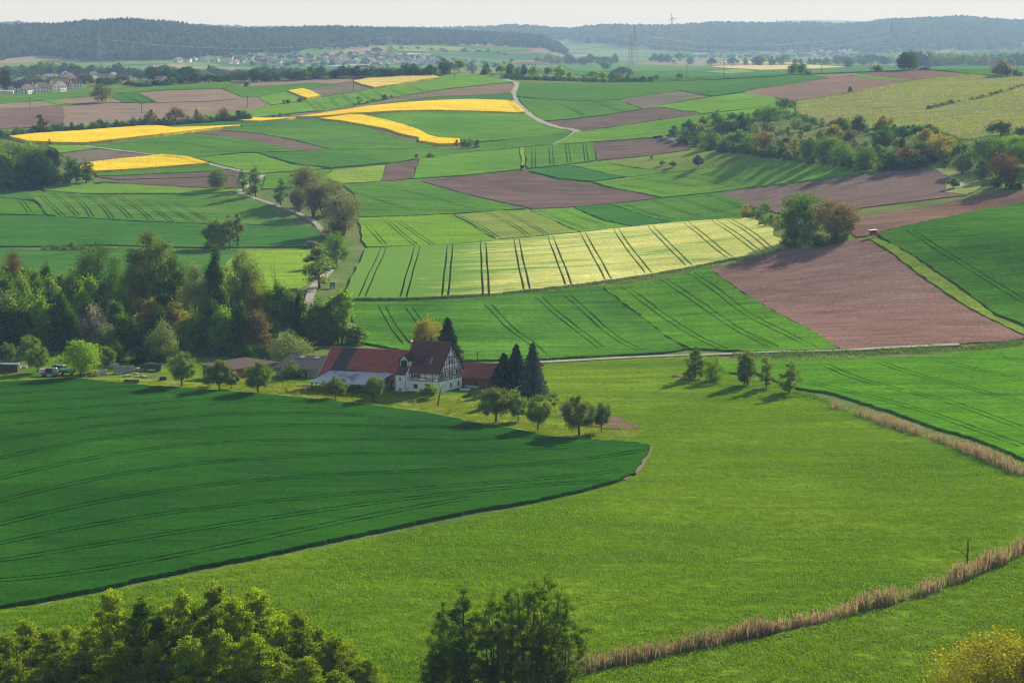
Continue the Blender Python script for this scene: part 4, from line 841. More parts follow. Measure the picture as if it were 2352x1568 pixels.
# --- willows and the lane
cluster('pale golden willows along the farm lane', 'in the willow row', '''
B2 willow 490 350 15 280 willow m=7 ; willow 415 404 195 160 willow m=7 ; willow 545 440 160 190 willow m=6 ; willow 640 445 165 250 willow m=9 ; willow 705 420 125 200 willow m=5 ; willow 785 610 235 340 willow m=8''')
cluster(None, '', '''
B1 round 1866 214 28 190 silver pale rounded tree standing before the brown strips
B1 alder 2080 234 38 115 mid slim alder at the lane junction
B1 alder 2186 272 5 135 mid taller slim alder right of the lane junction
B1 shrub 2140 255 190 95 mid bush between the two junction alders
B2 alder 262 347 108 130 mid slim alder between the junction and the willows
B2 upshrub 720 610 500 160 bronze brownish bush at the foot of the nearest willow
B2 oak 742 880 572 205 mid dense green tree on the lane below the willows
B2 alder 592 1052 662 300 apple spreading alder in front of the green beehive box
B2 shrub 560 690 638 90 deep dark bush leaning over the field hut
B1 elm 1845 718 470 230 fresh leafy green tree of the field island left of the lane
B1 sparse 1962 720 430 190 olive m=13 thin tree full of mistletoe on the field island
B1 sparse 2032 720 418 190 olive m=13 second thin mistletoe tree at the field island's open end
B1 shrub 1780 717 658 115 bronze brown bush at the end of the field island
B1 shrub 1885 718 648 95 deep dark bush under the field island trees
''')
cluster('bushes on the field bank', 'in the low bush row behind the wood', '''
B1 shrub 375 731 693 80 olive ; shrub 445 731 680 90 mid ; shrub 520 731 672 105 mid ; shrub 615 731 660 120 olive ; shrub 690 731 680 85 mid''')
# --- the farm wood
cluster('trees of the farm wood', 'in the wood left of the farm', '''
B1 pine 130 1330 738 280 bronze ; wood 60 1420 900 250 mid ; wood 190 1400 910 230 fresh ; wood 300 1330 880 210 mid ; wood 410 1280 832 170 dark ; wood 430 1440 960 220 fresh
B1 oak 835 1330 662 460 dark ; wood 640 1380 890 270 fresh ; wood 770 1420 960 250 fresh ; wood 900 1470 1000 250 mid ; wood 1020 1460 1010 230 fresh
B1 poplar 1330 1400 570 440 apple m=4 ; wood 1500 1400 770 320 dark ; wood 1160 1350 800 220 dark ; wood 1240 1380 715 270 olive
B1 wood 1680 1470 855 300 silver ; lombardy 1855 1460 688 150 dark ; wood 1880 1440 900 150 dark ; poplar 2110 1500 718 330 apple m=8 ; wood 2150 1520 900 300 olive
B1 wood 70 1580 1080 300 apple ; wood 210 1590 1170 260 dark ; wood 365 1590 1110 270 fresh ; wood 520 1590 1090 220 dark ; wood 620 1590 1230 170 dark ; wood 0 1600 1150 200 dark ; wood -60 1500 1000 220 mid
B1 wood 1000 1540 1170 230 mid ; wood 1110 1570 1370 310 dark ; wood 1290 1520 1150 260 gold ; wood 1520 1540 1165 340 gold ; wood 1750 1580 1290 220 mid ; wood 1900 1590 1200 260 fresh ; wood 2060 1590 1180 220 dark
B1 wood 700 1500 1080 240 fresh ; wood 840 1480 1090 230 apple ; wood 1420 1500 1100 250 dark ; wood 1620 1560 1330 220 dark
B1 wood 2185 1590 1238 290 copper ; wood 250 1250 870 210 mid ; wood 540 1300 930 220 fresh ; wood 710 1320 950 220 dark ; wood 960 1330 980 230 mid ; wood 1100 1300 930 220 mid ; wood 1420 1260 860 230 fresh ; wood 1590 1300 900 220 mid ; wood 1780 1300 940 220 dark ; wood 1990 1330 960 230 mid ; wood 2240 1350 980 240 fresh ; wood 150 1500 1050 240 mid ; wood 460 1520 1040 230 dark ; wood 780 1540 1120 230 dark ; wood 950 1500 1080 220 apple ; wood 1350 1560 1200 240 dark ; wood 1650 1580 1260 220 fresh ; wood 1830 1500 1150 230 dark ; wood 1990 1560 1210 220 dark
B2 poplar 220 1500 1010 240 mid ; wood 335 1500 1060 190 apple ; wood 432 1500 1080 140 dark ; wood 600 1530 1128 270 mid ; poplar 770 1530 1085 240 fresh ; wood 895 1530 1370 210 apple ; wood 500 1520 1240 200 dark ; wood 690 1530 1270 200 mid ; wood 120 1520 1260 220 fresh''', noun='tree')
cluster('shrubs at the foot of the farm wood', 'along the foot of the farm wood', '''
B1 upshrub 800 1560 1212 340 blossom ; upshrub 650 1560 1345 200 blossom ; upshrub 905 1580 1355 260 silver ; upshrub 1110 1480 1290 230 silver
C1 upshrub 1390 305 -35 290 silver ; shrub 1180 340 200 180 deep ; shrub 1280 330 170 200 deep ; shrub 1000 330 130 190 dark
C1 shrub 1660 265 180 180 mid ; shrub 1780 268 190 160 olive ; shrub 1900 262 120 140 mid ; shrub 2010 262 170 160 mid ; shrub 2140 262 170 170 mid ; shrub 2230 330 150 170 deep''')
cluster(None, '', '''
B2 bare 155 1250 690 190 bronze m=7 dead poplar top full of mistletoe rising from the farm wood
B2 bare 260 1200 780 170 bronze m=2 leafless grey tree at the farm wood's open edge''')
# --- the left wood up the slope
cluster('trees of the upper left wood', 'in the wood below the left rapeseed', '''
A1 wood 30 1625 1270 240 fresh ; wood 125 1625 1330 210 dark ; wood 205 1620 1400 130 mid ; wood 292 1614 1300 210 deep ; wood 372 1604 1320 190 deep ; wood 440 1590 1380 140 mid ; wood 492 1568 1450 80 mid
A1 oak 0 1585 1205 260 mid ; oak 130 1570 1213 230 mid ; oak 262 1550 1218 210 fresh ; oak 350 1540 1240 180 mid ; pine 430 1560 1275 170 purple ; pine 485 1550 1288 110 purple ; pine 110 1600 1310 120 purple ; pine 330 1580 1300 120 purple
A1 alder 595 1568 1328 160 mid ; alder 655 1568 1362 110 mid ; alder 740 1568 1362 170 apple ; oak -90 1610 1230 220 mid''', noun='tree')
cluster(None, '', '''
A1 shrub 565 1568 1490 110 deep dark bush under the thin trees at the upper wood end
A1 shrub 832 1580 1550 70 deep low dark bush beside the lower brown strip''')
# --- far slope
cluster(None, '', '''
A1 round 875 880 728 170 olive lone round tree on the pale brown plot far up the slope
A1 round 2107 747 702 46 dark small round tree beside the crest brown strip
A1 shrub 425 1247 1193 42 mid little tree at the left rapeseed corner
A1 sparse 340 1142 988 165 bronze brown budding tree over the left end of the hedge
A1 sparse 490 1118 1064 85 gold small golden tree in the hedge next to the brown budding one
A1 shrub 795 1108 1050 70 dark dark hedge tree left of the leafless one
A1 round 857 1106 1028 60 dark taller dark hedge tree left of the leafless one
A1 bare 930 1090 998 65 bronze leafless tree in the hedge above the left rapeseed
A1 elm 1297 1078 940 112 gold tall golden tree in the hedge above the left rapeseed
A1 round 1502 1074 936 130 copper big copper tree in the hedge above the left rapeseed
A1 elm 1690 1048 935 80 gold pale golden hedge tree between the two copper ones
A1 round 1917 1040 930 100 copper copper tree near the right end of the hedge
A1 lombardy 2040 1034 952 36 dark narrow dark tree near the right end of the hedge
A1 round 2088 1034 955 62 mid dark rounded tree ending the hedge
A1 round 2130 1034 970 50 mid last small tree where the hedge meets the rapeseed tail
A2 sparse 935 895 828 62 bronze thin brown tree on the bank above the rapeseed
A2 round 1150 856 808 36 dark dark tree in the bank bushes above the rapeseed
A2 round 426 880 836 48 bronze rounded dark tree at the foot of the small rapeseed patch
A2 apple 330 890 854 48 bronze dark fruit tree left of the small rapeseed patch
A2 apple 290 892 860 30 bronze smallest fruit tree left of the small rapeseed patch
A2 shrub 202 1004 976 36 dark round bush on the bank left of the rapeseed tail
A2 shrub 258 1001 970 32 dark pointed bush on the bank left of the rapeseed tail
A2 shrub 326 994 976 50 dark low wide bush on the bank left of the rapeseed tail
A2 sparse 1768 1264 1198 62 bronze bare fruit tree at the tip of the lower rapeseed
A2 round 1845 1272 1195 92 apple leafy tree at the tip of the lower rapeseed
A2 elm 1886 1250 1183 42 mid slim tree behind the leafy one at the rapeseed tip
A2 shrub 1940 1270 1202 54 deep dark round bush right of the rapeseed tip
A2 shrub 1540 1350 1302 68 deep dark round bush beside the red hunting stand on the slope
A3 apple 1295 1370 1330 32 apple smallest orchard tree below the striped ploughed field
A3 apple 1390 1424 1377 58 apple left low orchard tree on the grey green meadow
A3 apple 1475 1434 1384 78 apple right low orchard tree on the grey green meadow
A3 apple 1698 1439 1338 92 dark tallest orchard tree on the grey green meadow
A4 spruce 865 797 738 48 dark lone dark bush tree at the vineyard corner
B4 apple 1745 208 120 125 apple crooked apple tree on the pale slope below the big trees
''')
row_of('shrubs of the long hedge', 'in the hedge above the left rapeseed', 'A1 -30,1190 100,1172 250,1148 420,1142 520,1126 700,1118 900,1108 1100,1090 1300,1082 1500,1074 1700,1060 1810,1052', 46, ['shrub','upshrub'], ['dark','deep','mid','dark'], (38, 78), (55, 95))
row_of('shrubs at the hedge end', 'at the right end of the long hedge', 'A1 1850,1044 2150,1034', 9, ['shrub','upshrub'], ['dark','deep'], (40, 70), (45, 70))
row_of('bank bushes above the rapeseed', 'on the bank above the rapeseed bands', 'A2 780,922 1000,888 1090,864 1240,838', 11, ['shrub'], ['dark','deep'], (10, 30), (30, 55))
row_of('lower vineyard hedge shrubs', 'in the lower dark vineyard hedge', 'A4 1530,945 1620,920 1800,878', 10, ['shrub'], ['deep','dark'], (26, 42), (45, 65))
row_of('upper vineyard hedge shrubs', 'in the upper dark vineyard hedge', 'A4 1890,862 1960,852 2080,822 2200,790 2340,745', 14, ['shrub'], ['deep','dark'], (20, 36), (40, 60))
# --- the scrub below the vineyard
cluster('trees and shrubs of the vineyard scrub', 'in the scrub below the vineyard', '''
A3 shrub 1485 1168 1083 98 dark ; round 1620 1160 1033 115 dark ; round 1712 1160 1058 80 gold ; round 1740 1075 1000 95 olive ; round 1860 1090 953 145 mid ; round 1985 1020 966 85 dark ; round 2078 1115 973 110 dark ; shrub 2000 1115 1008 210 deep ; shrub 2160 1110 1010 130 mid ; shrub 1920 1120 1060 120 silver
A3 shrub 1600 1230 1138 165 dark ; shrub 1700 1245 1148 145 mid ; shrub 1800 1280 1113 205 mid ; shrub 1920 1303 1208 175 dark ; round 2030 1260 1118 175 mid ; shrub 2110 1313 1178 155 dark
A4 oak 165 1065 903 270 mid ; round 312 930 848 155 mid ; shrub 80 965 928 62 bronze ; shrub 392 982 940 45 deep ; round 130 1305 1124 190 copper ; shrub 210 1335 1213 155 mid ; shrub 290 1348 1228 115 dark ; sparse 390 1375 1158 155 gold ; shrub 420 1378 1300 105 mid
A4 oak 520 1395 1183 205 dark ; oak 660 1405 1168 225 mid ; round 820 1430 1233 205 mid ; round 1000 1425 1258 195 mid ; shrub 940 1466 1398 135 silver ; round 770 1115 1008 135 copper ; round 805 1145 1038 145 dark ; elm 940 1145 998 125 dark ; round 730 1228 1088 135 gold ; shrub 612 1205 1128 125 deep ; round 860 1225 1113 125 copper
A4 round 1150 1130 998 165 gold ; oak 1130 1298 1108 205 dark ; shrub 1240 1140 1068 95 mid ; round 1320 1190 1088 155 dark ; shrub 1400 1150 1073 75 dark ; round 1105 1312 1213 78 copper ; round 1260 1292 1203 68 copper ; lombardy 1312 1285 1193 38 dark ; round 1450 1210 1088 135 dark ; round 1540 1170 1068 125 dark ; round 1500 1258 1108 145 gold
A4 oak 1630 1358 1148 225 gold ; round 1350 1408 1258 175 copper ; round 1210 1455 1348 125 deep ; round 1480 1358 1228 165 mid ; shrub 1180 1355 1263 105 mid ; shrub 1550 1385 1288 165 deep ; round 1750 1290 1168 155 mid ; shrub 1850 1355 1248 125 dark ; shrub 1420 1436 1378 260 deep ; shrub 1700 1396 1308 125 dark ; shrub 1290 1448 1390 160 deep
A4 shrub 330 1185 1088 125 silver ; shrub 440 1225 1128 105 silver ; shrub 260 1155 1078 95 silver ; shrub 480 1120 1038 135 mid ; shrub 400 1095 1008 125 silver ; shrub 200 1115 1048 125 silver ; shrub 60 1155 1058 145 silver ; shrub 900 1275 1198 95 silver ; shrub 980 1265 1178 85 silver ; shrub 540 1250 1180 100 silver ; shrub 20 1230 1150 120 silver ; shrub 1240 1200 1140 90 mid''', noun='tree')
cluster('big trees at the far right edge', 'in the far right tree group', '''
A4 round 2150 1200 1058 205 dark ; oak 2050 1440 1168 330 mid ; oak 2250 1340 1158 260 fresh ; round 2330 1200 1098 130 dark ; round 2200 1600 1308 270 bronze ; round 2335 1600 1418 140 fresh ; shrub 2000 1520 1380 160 dark ; oak 2400 1450 1130 240 mid ; shrub 2110 1600 1480 130 deep ; shrub 2270 1620 1500 130 dark ; shrub 1900 1330 1270 90 dark ; oak 2150 1520 1240 280 dark ; oak 2310 1500 1210 260 mid
A4 elm 1825 1495 1328 175 silver ; shrub 1720 1410 1350 90 mid''', noun='tree')
# --- along the crest
cluster('trees round the crest farm', 'on the crest left of the white lane', '''
A2 oak 1660 640 513 185 dark ; round 1792 634 523 98 apple ; round 1890 618 538 108 dark ; round 1545 652 583 94 fresh ; elm 1672 642 570 48 fresh ; round 1540 610 553 64 dark ; elm 2022 632 538 64 dark ; lombardy 2006 645 563 36 mid ; shrub 1985 645 614 44 dark ; shrub 1906 638 594 30 mid ; shrub 2048 628 578 64 fresh ; round 2112 610 543 70 apple ; round 2146 655 563 78 fresh ; round 2222 648 553 64 dark ; shrub 2292 648 578 84 mid ; shrub 2200 668 630 90 dark ; shrub 2280 672 630 90 dark''', noun='tree')
cluster('trees of the roadside hedge', 'over the roadside hedge on the crest', '''
A3 round 80 664 553 64 dark ; round 150 656 583 64 apple ; elm 205 656 558 58 dark ; round 290 660 573 105 fresh ; round 410 666 583 70 mid ; round 515 678 568 90 fresh ; round 590 674 618 70 fresh ; round 795 676 610 90 fresh ; round 880 686 616 64 fresh ; round 956 694 626 64 dark ; round 1015 694 630 64 olive ; elm 1090 703 643 48 dark ; elm 1226 708 653 42 dark ; round 1291 707 658 48 dark ; round 1336 694 643 54 mid ; round 1540 690 633 70 mid ; shrub 1440 692 663 74 mid ; shrub 1690 683 654 64 mid ; shrub 1960 678 659 54 mid''', noun='tree')
row_of('shrubs of the roadside hedge', 'in the roadside hedge on the crest', 'A3 0,680 200,682 500,692 800,702 1000,706 1310,708', 34, ['shrub','upshrub'], ['dark','mid','dark'], (28, 52), (50, 80))
cluster('trees of the big lone group', 'in the big lone group on the crest', '''
A4 round 1330 608 465 125 dark ; oak 1372 608 438 155 dark ; round 1398 604 470 105 dark ; elm 1465 592 450 88 dark ; oak 1530 592 453 95 dark''', noun='tree')
cluster(None, '', '''
A4 round 380 644 548 105 mid left rounded tree of the small group above the far brown field
A4 round 450 644 550 95 mid right rounded tree of the small group above the far brown field
A4 shrub 500 642 594 44 mid little tree beside the small crest group
A4 shrub 531 640 597 38 fresh last little tree beside the small crest group
A4 sparse 1045 622 556 55 gold thin pale tree on the crest left of the lone group
A4 round 1101 620 562 74 dark dark round tree on the crest left of the lone group
A4 round 2158 656 530 158 copper copper tree above the vineyard top
A4 round 2203 660 578 68 deep dark round tree beside the copper tree above the vineyard
A4 shrub 2300 656 578 95 dark dark bush group at the vineyard's upper right end
A1 round 40 790 592 110 purple big dark purple tree at the left village edge''')
# --- trees of the near corner, their feet hidden below the view
def topped(kind, vx, vy, Y, wd, leaf, label, group, mist=0):
    x, y, z = at_depth(vx, vy, Y); h = float(z) - tz(x, Y); return plant(kind, float(x), Y, h, wd, leaf, label, group=group, mist=mist, lod=2)
def fg(text, group, where):
    L = []
    for it in text.split(';'):
        t = it.split(); (vx, vy), = T(f'{t[0]} {t[2]},{t[3]}'); L.append((vx, vy, t))
    L.sort()
    for i, (vx, vy, t) in enumerate(L): topped(t[1], vx, vy, float(t[4]), float(t[5]), t[6], f'{CW[t[6]]} alder, {ORD[i]} from the left {where}', group)
fg('''D1 thicket 180 1005 250 9.5 glow ; D1 thicket 30 1120 246 9 glow ; D1 thicket 430 1090 247 9 glow ; D1 thicket 590 1055 252 8.5 glow ; D1 thicket 760 1020 249 8 glow ; D1 thicket 940 745 246 9.5 glow ; D1 thicket 1120 900 251 9 glow ; D1 thicket 1260 790 249 9.5 glowd ; D1 thicket 1400 930 247 8 glowd ; D1 thicket 1530 745 247 9.5 glow ; D1 thicket 1690 850 252 9 glowd ; D1 thicket 1850 655 249 10 glow ; D1 thicket 2010 800 246 9 glow ; D1 thicket 2200 742 250 10 glow ; D2 thicket 50 735 252 9.5 glow ; D2 thicket 210 930 254 8 glow ; D2 thicket 380 935 250 9 glow ; D2 thicket 560 1060 253 8 glow ; D2 thicket 720 1130 251 8 glow ; D2 thicket 850 1212 254 7 glow ; D2 thicket 1000 1345 253 7 glow ;
D1 thicket 120 1330 240 9 glow ; D1 thicket 420 1330 239 10 glow ; D1 thicket 700 1280 240 10 glow ; D1 thicket 1000 1200 239 10 glow ; D1 thicket 1300 1180 240 10 glow ; D1 thicket 1600 1130 239 10 glow ; D1 thicket 1900 1080 240 10 glow ; D1 thicket 2200 1130 240 10 glow ; D2 thicket 200 1250 241 10 glow ; D2 thicket 500 1330 242 9 glow ; D2 thicket 740 1430 243 8 glow''', 'young alders of the nearest thicket', 'in the nearest thicket ')
fg('''D2 nearalder 1640 830 254 6 glowd ; D2 nearalder 1838 712 252 10 glowd ; D2 multi 2080 775 251 8 glowd ; D3 multi 110 742 254 10 glowd ; D3 multi 250 690 250 9 glowd ; D3 multi 372 635 252 12 glowd ; D3 multi 520 880 253 8 glowd ; D2 nearalder 1560 1230 255 5 glowd ; D3 shrub 560 1330 256 3.5 glowd''', 'thin dark alders in the near centre', 'in the thin near centre clump')
topped('round', *T('D4 2050,1162')[0], 250.0, 15.5, 'yellow', 'rounded golden green tree top in the nearest corner', None)
topped('round', *T('D4 2420,1300')[0], 247.0, 9, 'yellow', 'second golden green tree top cut by the picture edge', None)

GR1 = leaf_mat('meadow_blades', (.078,.168,.006), (.150,.250,.012), .42, (1.35,1.35,.35), sc=.022); GR2 = leaf_mat('meadow_blades_yellow', (.100,.185,.007), (.170,.258,.013), .42, (1.3,1.3,.4), sc=.06); GR3 = leaf_mat('meadow_blades_dark', (.070,.155,.006), (.125,.220,.011), .40, (1.25,1.35,.4), sc=.05)
GR4 = leaf_mat('orchard_blades', (.165,.220,.012), (.225,.275,.020), .40, (1.3,1.3,.4))
MEAD = 'C3 700,480 1200,430 1600,470 2000,560 C4 250,600 600,760 1000,920 1500,1090 2300,1290 D4 2300,420 1900,600 1500,770 940,930 600,980 0,1120 D3 1750,1230 1200,1330 640,1460 540,1640 D2 0,1640 D1 -60,1640 -60,1000 400,920 1200,750 C3 0,1620 700,1460 1000,1380 1180,1300 1230,1210 1310,1060 1150,980 900,960 500,800'
grass('standing meadow grass in tussocks over the wide near meadow', MEAD, 230000, .26, [GR1, GR2, GR3], [.55, .25, .20], 1, tracks=('C3 375,525 560,560 800,625 1050,690 1300,770','C4 260,640 600,800 900,930 1250,1080 1600,1230 2000,1420','D3 640,970 900,900 1200,840 1600,770 2000,690 2352,600','C4 0,760 300,870 600,960 900,1030','D4 700,400 900,300 1150,170 1350,90 1500,40'))
grass('bright standing grass of the nearest corner meadow', 'D3 520,1640 680,1520 1200,1410 1750,1290 D4 0,1220 600,1085 930,990 1500,850 1860,690 2430,410 2430,1680', 70000, .26, [GR1, GR2], [.6, .4], 2)
grass('long sunlit orchard grass below the farm', 'C1 480,480 1000,470 1700,515 C2 0,690 600,740 1250,770 1620,830 2100,970 2352,1010 C3 214,830 470,860 900,920 1100,980 800,985 400,950 C2 2352,1110 2000,1050 1500,950 1000,885 500,835 0,790 C1 1200,505', 40000, .26, [GR4, GR2], [.7, .3], 3, 560)

row_of('undershrubs of the scrub foot', 'along the lower foot of the vineyard scrub', 'A3 1520,1225 1700,1252 1850,1290 2000,1312 2150,1320 A4 100,1345 300,1362 500,1395 700,1418 900,1440 1100,1455 1300,1455 1500,1400', 44, ['shrub','upshrub','shrub'], ['dark','mid','dark','deep','silver'], (45, 85), (70, 120))
row_of('undershrubs of the inner scrub', 'in the middle of the vineyard scrub', 'A3 1560,1180 1750,1190 1950,1230 2150,1200 A4 50,1200 300,1260 550,1290 750,1300 950,1330 1150,1340 1400,1330 1600,1300 1800,1330', 44, ['shrub','round','shrub'], ['dark','silver','mid','dark','olive'], (50, 95), (70, 125), noun='shrub')
row_of('undershrubs of the upper scrub', 'along the upper edge of the vineyard scrub', 'A3 1850,1120 2050,1080 A4 100,1000 400,1010 560,1070 750,1110 950,1130 1250,1140 1450,1130 1650,1190 1850,1260', 34, ['shrub','round'], ['dark','mid','silver','mid'], (40, 75), (60, 105), noun='shrub')
# ------------------------------------------------------------------ the farm
WHITE = plain_mat('white_render', (.86,.86,.86), .9, .05, 1.2, .1, grime=(.74,.73,.70)); TIMBER = plain_mat('dark_timber', (.055,.048,.046), .8, .3, 3, .1)
GLASS = plain_mat('window_glass', (.020,.026,.034), .08, .1, 1, .6); FRAMEW = plain_mat('window_frame_white', (.72,.72,.70), .6, .05); SHUT = plain_mat('oxblood_shutter', (.115,.022,.020), .7, .2, 6)
STONE = plain_mat('rubble_stone', (.24,.19,.14), .95, .4, 5, .1, bumps=.8); BRICK = plain_mat('red_brick', (.25,.085,.055), .9, .3, 4, .1, bumps=.5, grime=(.20,.11,.08))
METAL = plain_mat('zinc', (.34,.36,.38), .45, .15, 2, .5, metal=.6); OLDPL = plain_mat('stained_plaster', (.34,.31,.28), .95, .35, 1.5, .1, grime=(.13,.11,.10)); CONC = plain_mat('weathered_concrete', (.34,.33,.30), .95, .25, 1.2, .1, grime=(.14,.13,.11))
ORWOOD = plain_mat('orange_boarding', (.34,.135,.045), .85, .25, 3, .1); DKWOOD = plain_mat('dark_boarding', (.055,.042,.035), .9, .3, 3, .1); GREYWOOD = plain_mat('grey_planks', (.20,.18,.155), .95, .35, 3, .1)
RUBBER = plain_mat('black_rubber', (.015,.015,.015), .8, .2); BLUEM = plain_mat('blue_sheet', (.09,.22,.42), .6, .3, 2); TEAL = plain_mat('teal_tarpaulin', (.06,.30,.27), .5, .3, 1.5); REDP = plain_mat('red_paint', (.40,.06,.05), .6, .2)
CREAM = plain_mat('cream_sacking', (.62,.60,.55), .8, .2, 2); SOILH = plain_mat('dark_compost', (.075,.055,.045), .95, .4, 1.5, .05, bumps=1.0)
def tile_mat(name, a, b, mortar, row=.34, w=.24, patch=None, moss=None, axis='x', shine=.12):
    """roof tiles: courses run level, so they follow height; patch = an older darker area with its own outline"""
    m, nt = new_mat(name); tc = nt.nodes.new('ShaderNodeTexCoord'); sx = nt.nodes.new('ShaderNodeSeparateXYZ'); nt.links.new(tc.outputs['Object'], sx.inputs[0])
    cx = nt.nodes.new('ShaderNodeCombineXYZ'); nt.links.new(sx.outputs[0 if axis == 'x' else 1], cx.inputs[0]); nt.links.new(sx.outputs[2], cx.inputs[1])
    br = nt.nodes.new('ShaderNodeTexBrick'); nt.links.new(cx.outputs[0], br.inputs['Vector']); br.inputs['Scale'].default_value = 1; br.inputs['Row Height'].default_value = row; br.inputs['Brick Width'].default_value = w
    br.inputs['Mortar Size'].default_value = .035; br.inputs['Mortar Smooth'].default_value = .4; br.inputs['Bias'].default_value = -.1
    br.inputs['Color1'].default_value = (*a, 1); br.inputs['Color2'].default_value = (*b, 1); br.inputs['Mortar'].default_value = (*mortar, 1)
    c = mixc(nt, ramp(nt, noise(nt, tc.outputs['Object'], .5, 5, .7), [(.42, (0,0,0)), (.62, (1,1,1))]), br.outputs['Color'], mixc(nt, .45, br.outputs['Color'], mortar))
    if patch is not None: c = mixc(nt, patch(nt, sx, tc), c, (.080,.062,.068))
    if moss: c = mixc(nt, ramp(nt, noise(nt, tc.outputs['Object'], .9, 5, .7), [(.56, (0,0,0)), (.72, (.8,.8,.8))]), c, moss)
    p = N(nt, 'ShaderNodeBsdfPrincipled'); p.inputs['Roughness'].default_value = .75; p.inputs['Specular IOR Level'].default_value = shine; nt.links.new(c, p.inputs['Base Color'])
    nt.links.new(bump(nt, br.outputs['Fac'], .6, .04), p.inputs['Normal']); out(nt, p.outputs[0]); return m
def corr_mat(name, col, rust=None, pitch=.18, spec=.4):
    m, nt = new_mat(name); wv = nt.nodes.new('ShaderNodeTexWave'); wv.bands_direction = 'X'; wv.wave_profile = 'SIN'; nt.links.new(coords(nt), wv.inputs['Vector']); wv.inputs['Scale'].default_value = .314 / pitch
    c = mixc(nt, noise(nt, coords(nt), .8, 5, .6), tuple(x * .8 for x in col), tuple(min(1, x * 1.1) for x in col))
    if rust:
        g = ramp(nt, noise(nt, coords(nt, 0, (1, .35, 1)), .35, 6, .7), [(.55, (0,0,0)), (.68, (1,1,1))]); c = mixc(nt, g, c, rust)
    p = N(nt, 'ShaderNodeBsdfPrincipled'); p.inputs['Roughness'].default_value = .5; p.inputs['Specular IOR Level'].default_value = spec; nt.links.new(c, p.inputs['Base Color']); nt.links.new(bump(nt, wv.outputs['Fac'], .5, .04), p.inputs['Normal']); out(nt, p.outputs[0]); return m
def patchmask(nt, sx, tc):
    nz = noise(nt, tc.outputs['Object'], 1.4, 4, .7); lx = math_n(nt, 'ADD', math_n(nt, 'MULTIPLY', sx.outputs[0], .877), math_n(nt, 'MULTIPLY', sx.outputs[1], -.570)); xx = math_n(nt, 'ADD', lx, math_n(nt, 'MULTIPLY', math_n(nt, 'SUBTRACT', nz, .5), 1.6)); z = sx.outputs[2]
    xs = math_n(nt, 'ADD', xx, math_n(nt, 'MULTIPLY', math_n(nt, 'SUBTRACT', z, 6.0), -.18))
    v = math_n(nt, 'MULTIPLY', math_n(nt, 'GREATER_THAN', xs, -29.4), math_n(nt, 'LESS_THAN', xs, -25.6))
    h = math_n(nt, 'MULTIPLY', math_n(nt, 'LESS_THAN', z, 4.9), math_n(nt, 'MULTIPLY', math_n(nt, 'GREATER_THAN', xs, -28.8), math_n(nt, 'LESS_THAN', xs, -22.4)))
    return math_n(nt, 'MAXIMUM', v, h)
HTILE = tile_mat('house_roof_tiles', (.20,.072,.062), (.24,.088,.074), (.10,.045,.042), row=.27, w=.2, moss=(.13,.075,.03))
BTILE = tile_mat('barn_roof_tiles', (.46,.115,.075), (.54,.150,.095), (.16,.055,.045), row=.40, w=.32, patch=patchmask)
MOSSY = tile_mat('mossy_tiles', (.070,.046,.034), (.095,.062,.040), (.035,.026,.02), moss=(.075,.085,.03)); STILE = tile_mat('shed_roof_tiles', (.31,.105,.075), (.37,.14,.095), (.14,.065,.05), row=.36, w=.3)
O = spot(*T('C2 1618,800')[0])
EX = Vector((math.cos(R(16)), -math.sin(R(16)))); EY = Vector((math.cos(R(57)), math.sin(R(57))))
class HB(MB):
    """parts laid out along the house's two wall directions"""
    ex, ey = EX, EY
    def build(s, *a, **k):
        s.v = [(x * s.ex.x + y * s.ey.x, x * s.ex.y + y * s.ey.y, z) for x, y, z in s.v]; return MB.build(s, *a, **k)
class HT(HB):
    """same, but left in straight local axes for tile courses; the skew is applied by the caller's frame"""
def tilted(o): return o
house = empty('farmhouse', O); tag(house, 'white half-timbered farmhouse with steep dark red roof and oxblood shutters', 'house')
L, WG, ZE, ZR, ZS = 9.6, 10.0, 5.45, 12.0, 3.0
hb = HB(); hb.box(-L, 0, 0, WG, -.6, ZE)
hb.prism([(0, ZE), (WG, ZE), (WG / 2, ZR - .25)], -L, 0, axis='x')
hb.build('wall', [WHITE], house)
hb = HB(); hb.box(-L - .02, .10, -.02, WG * .0 - .0 + .0, -.6, -.59) if False else None
hb.box(.0, .07, 3.6, WG + .07, -1.2, .25); hb.box(-1.5, .07, WG - 2, WG + .07, -1.2, .25); hb.build('stone_base', [STONE], house)
# half timbering: front (y=0 face, looking out along -y) and gable (x=0 face)
tb = HB(); TW = .13
def fbar(x0, z0, x1, z1, w=TW): tb.beam((x0, -.03, z0), (x1, -.03, z1), w, .10, n=(0, 1, 0))
def gbar(y0, z0, y1, z1, w=TW): tb.beam((.03, y0, z0), (.03, y1, z1), w, .10, n=(1, 0, 0))
xs = [-7.6, -7.0, -5.25, -3.5, -1.75, -.1]
for z in (ZS, 3.75, ZE - .12): fbar(-7.7, z, -.0, z)
for x in xs: fbar(x, ZS, x, ZE - .1)
for a, b in ((-7.0, -5.25), (-3.5, -1.75)): fbar(a, ZS, b, 3.75, .11); fbar(b, ZS, a, 3.75, .11)
fbar(-1.6, ZS, -.35, ZE - .15)
def gz(y): return ZE + (ZR - .3 - ZE) * (1 - abs(y - WG / 2) / (WG / 2))
for z in (ZS, 3.72, ZE - .1, ZE + .35): gbar(0, z, WG, z)
for z in (6.95, 8.35, 8.65, 10.05):
    e = (z - ZE) / (ZR - .3 - ZE) * WG / 2; gbar(e, z, WG - e, z)
for y in (.1, .85, 1.7, 2.6, 3.45, 4.4, 5.6, 6.5, 7.3, 8.1, 9.05, 9.9): gbar(y, ZS, y, ZE - .1, .14)
for y in np.arange(.6, 9.6, .8): gbar(y, ZE - .1, y, ZE + .35, .10)
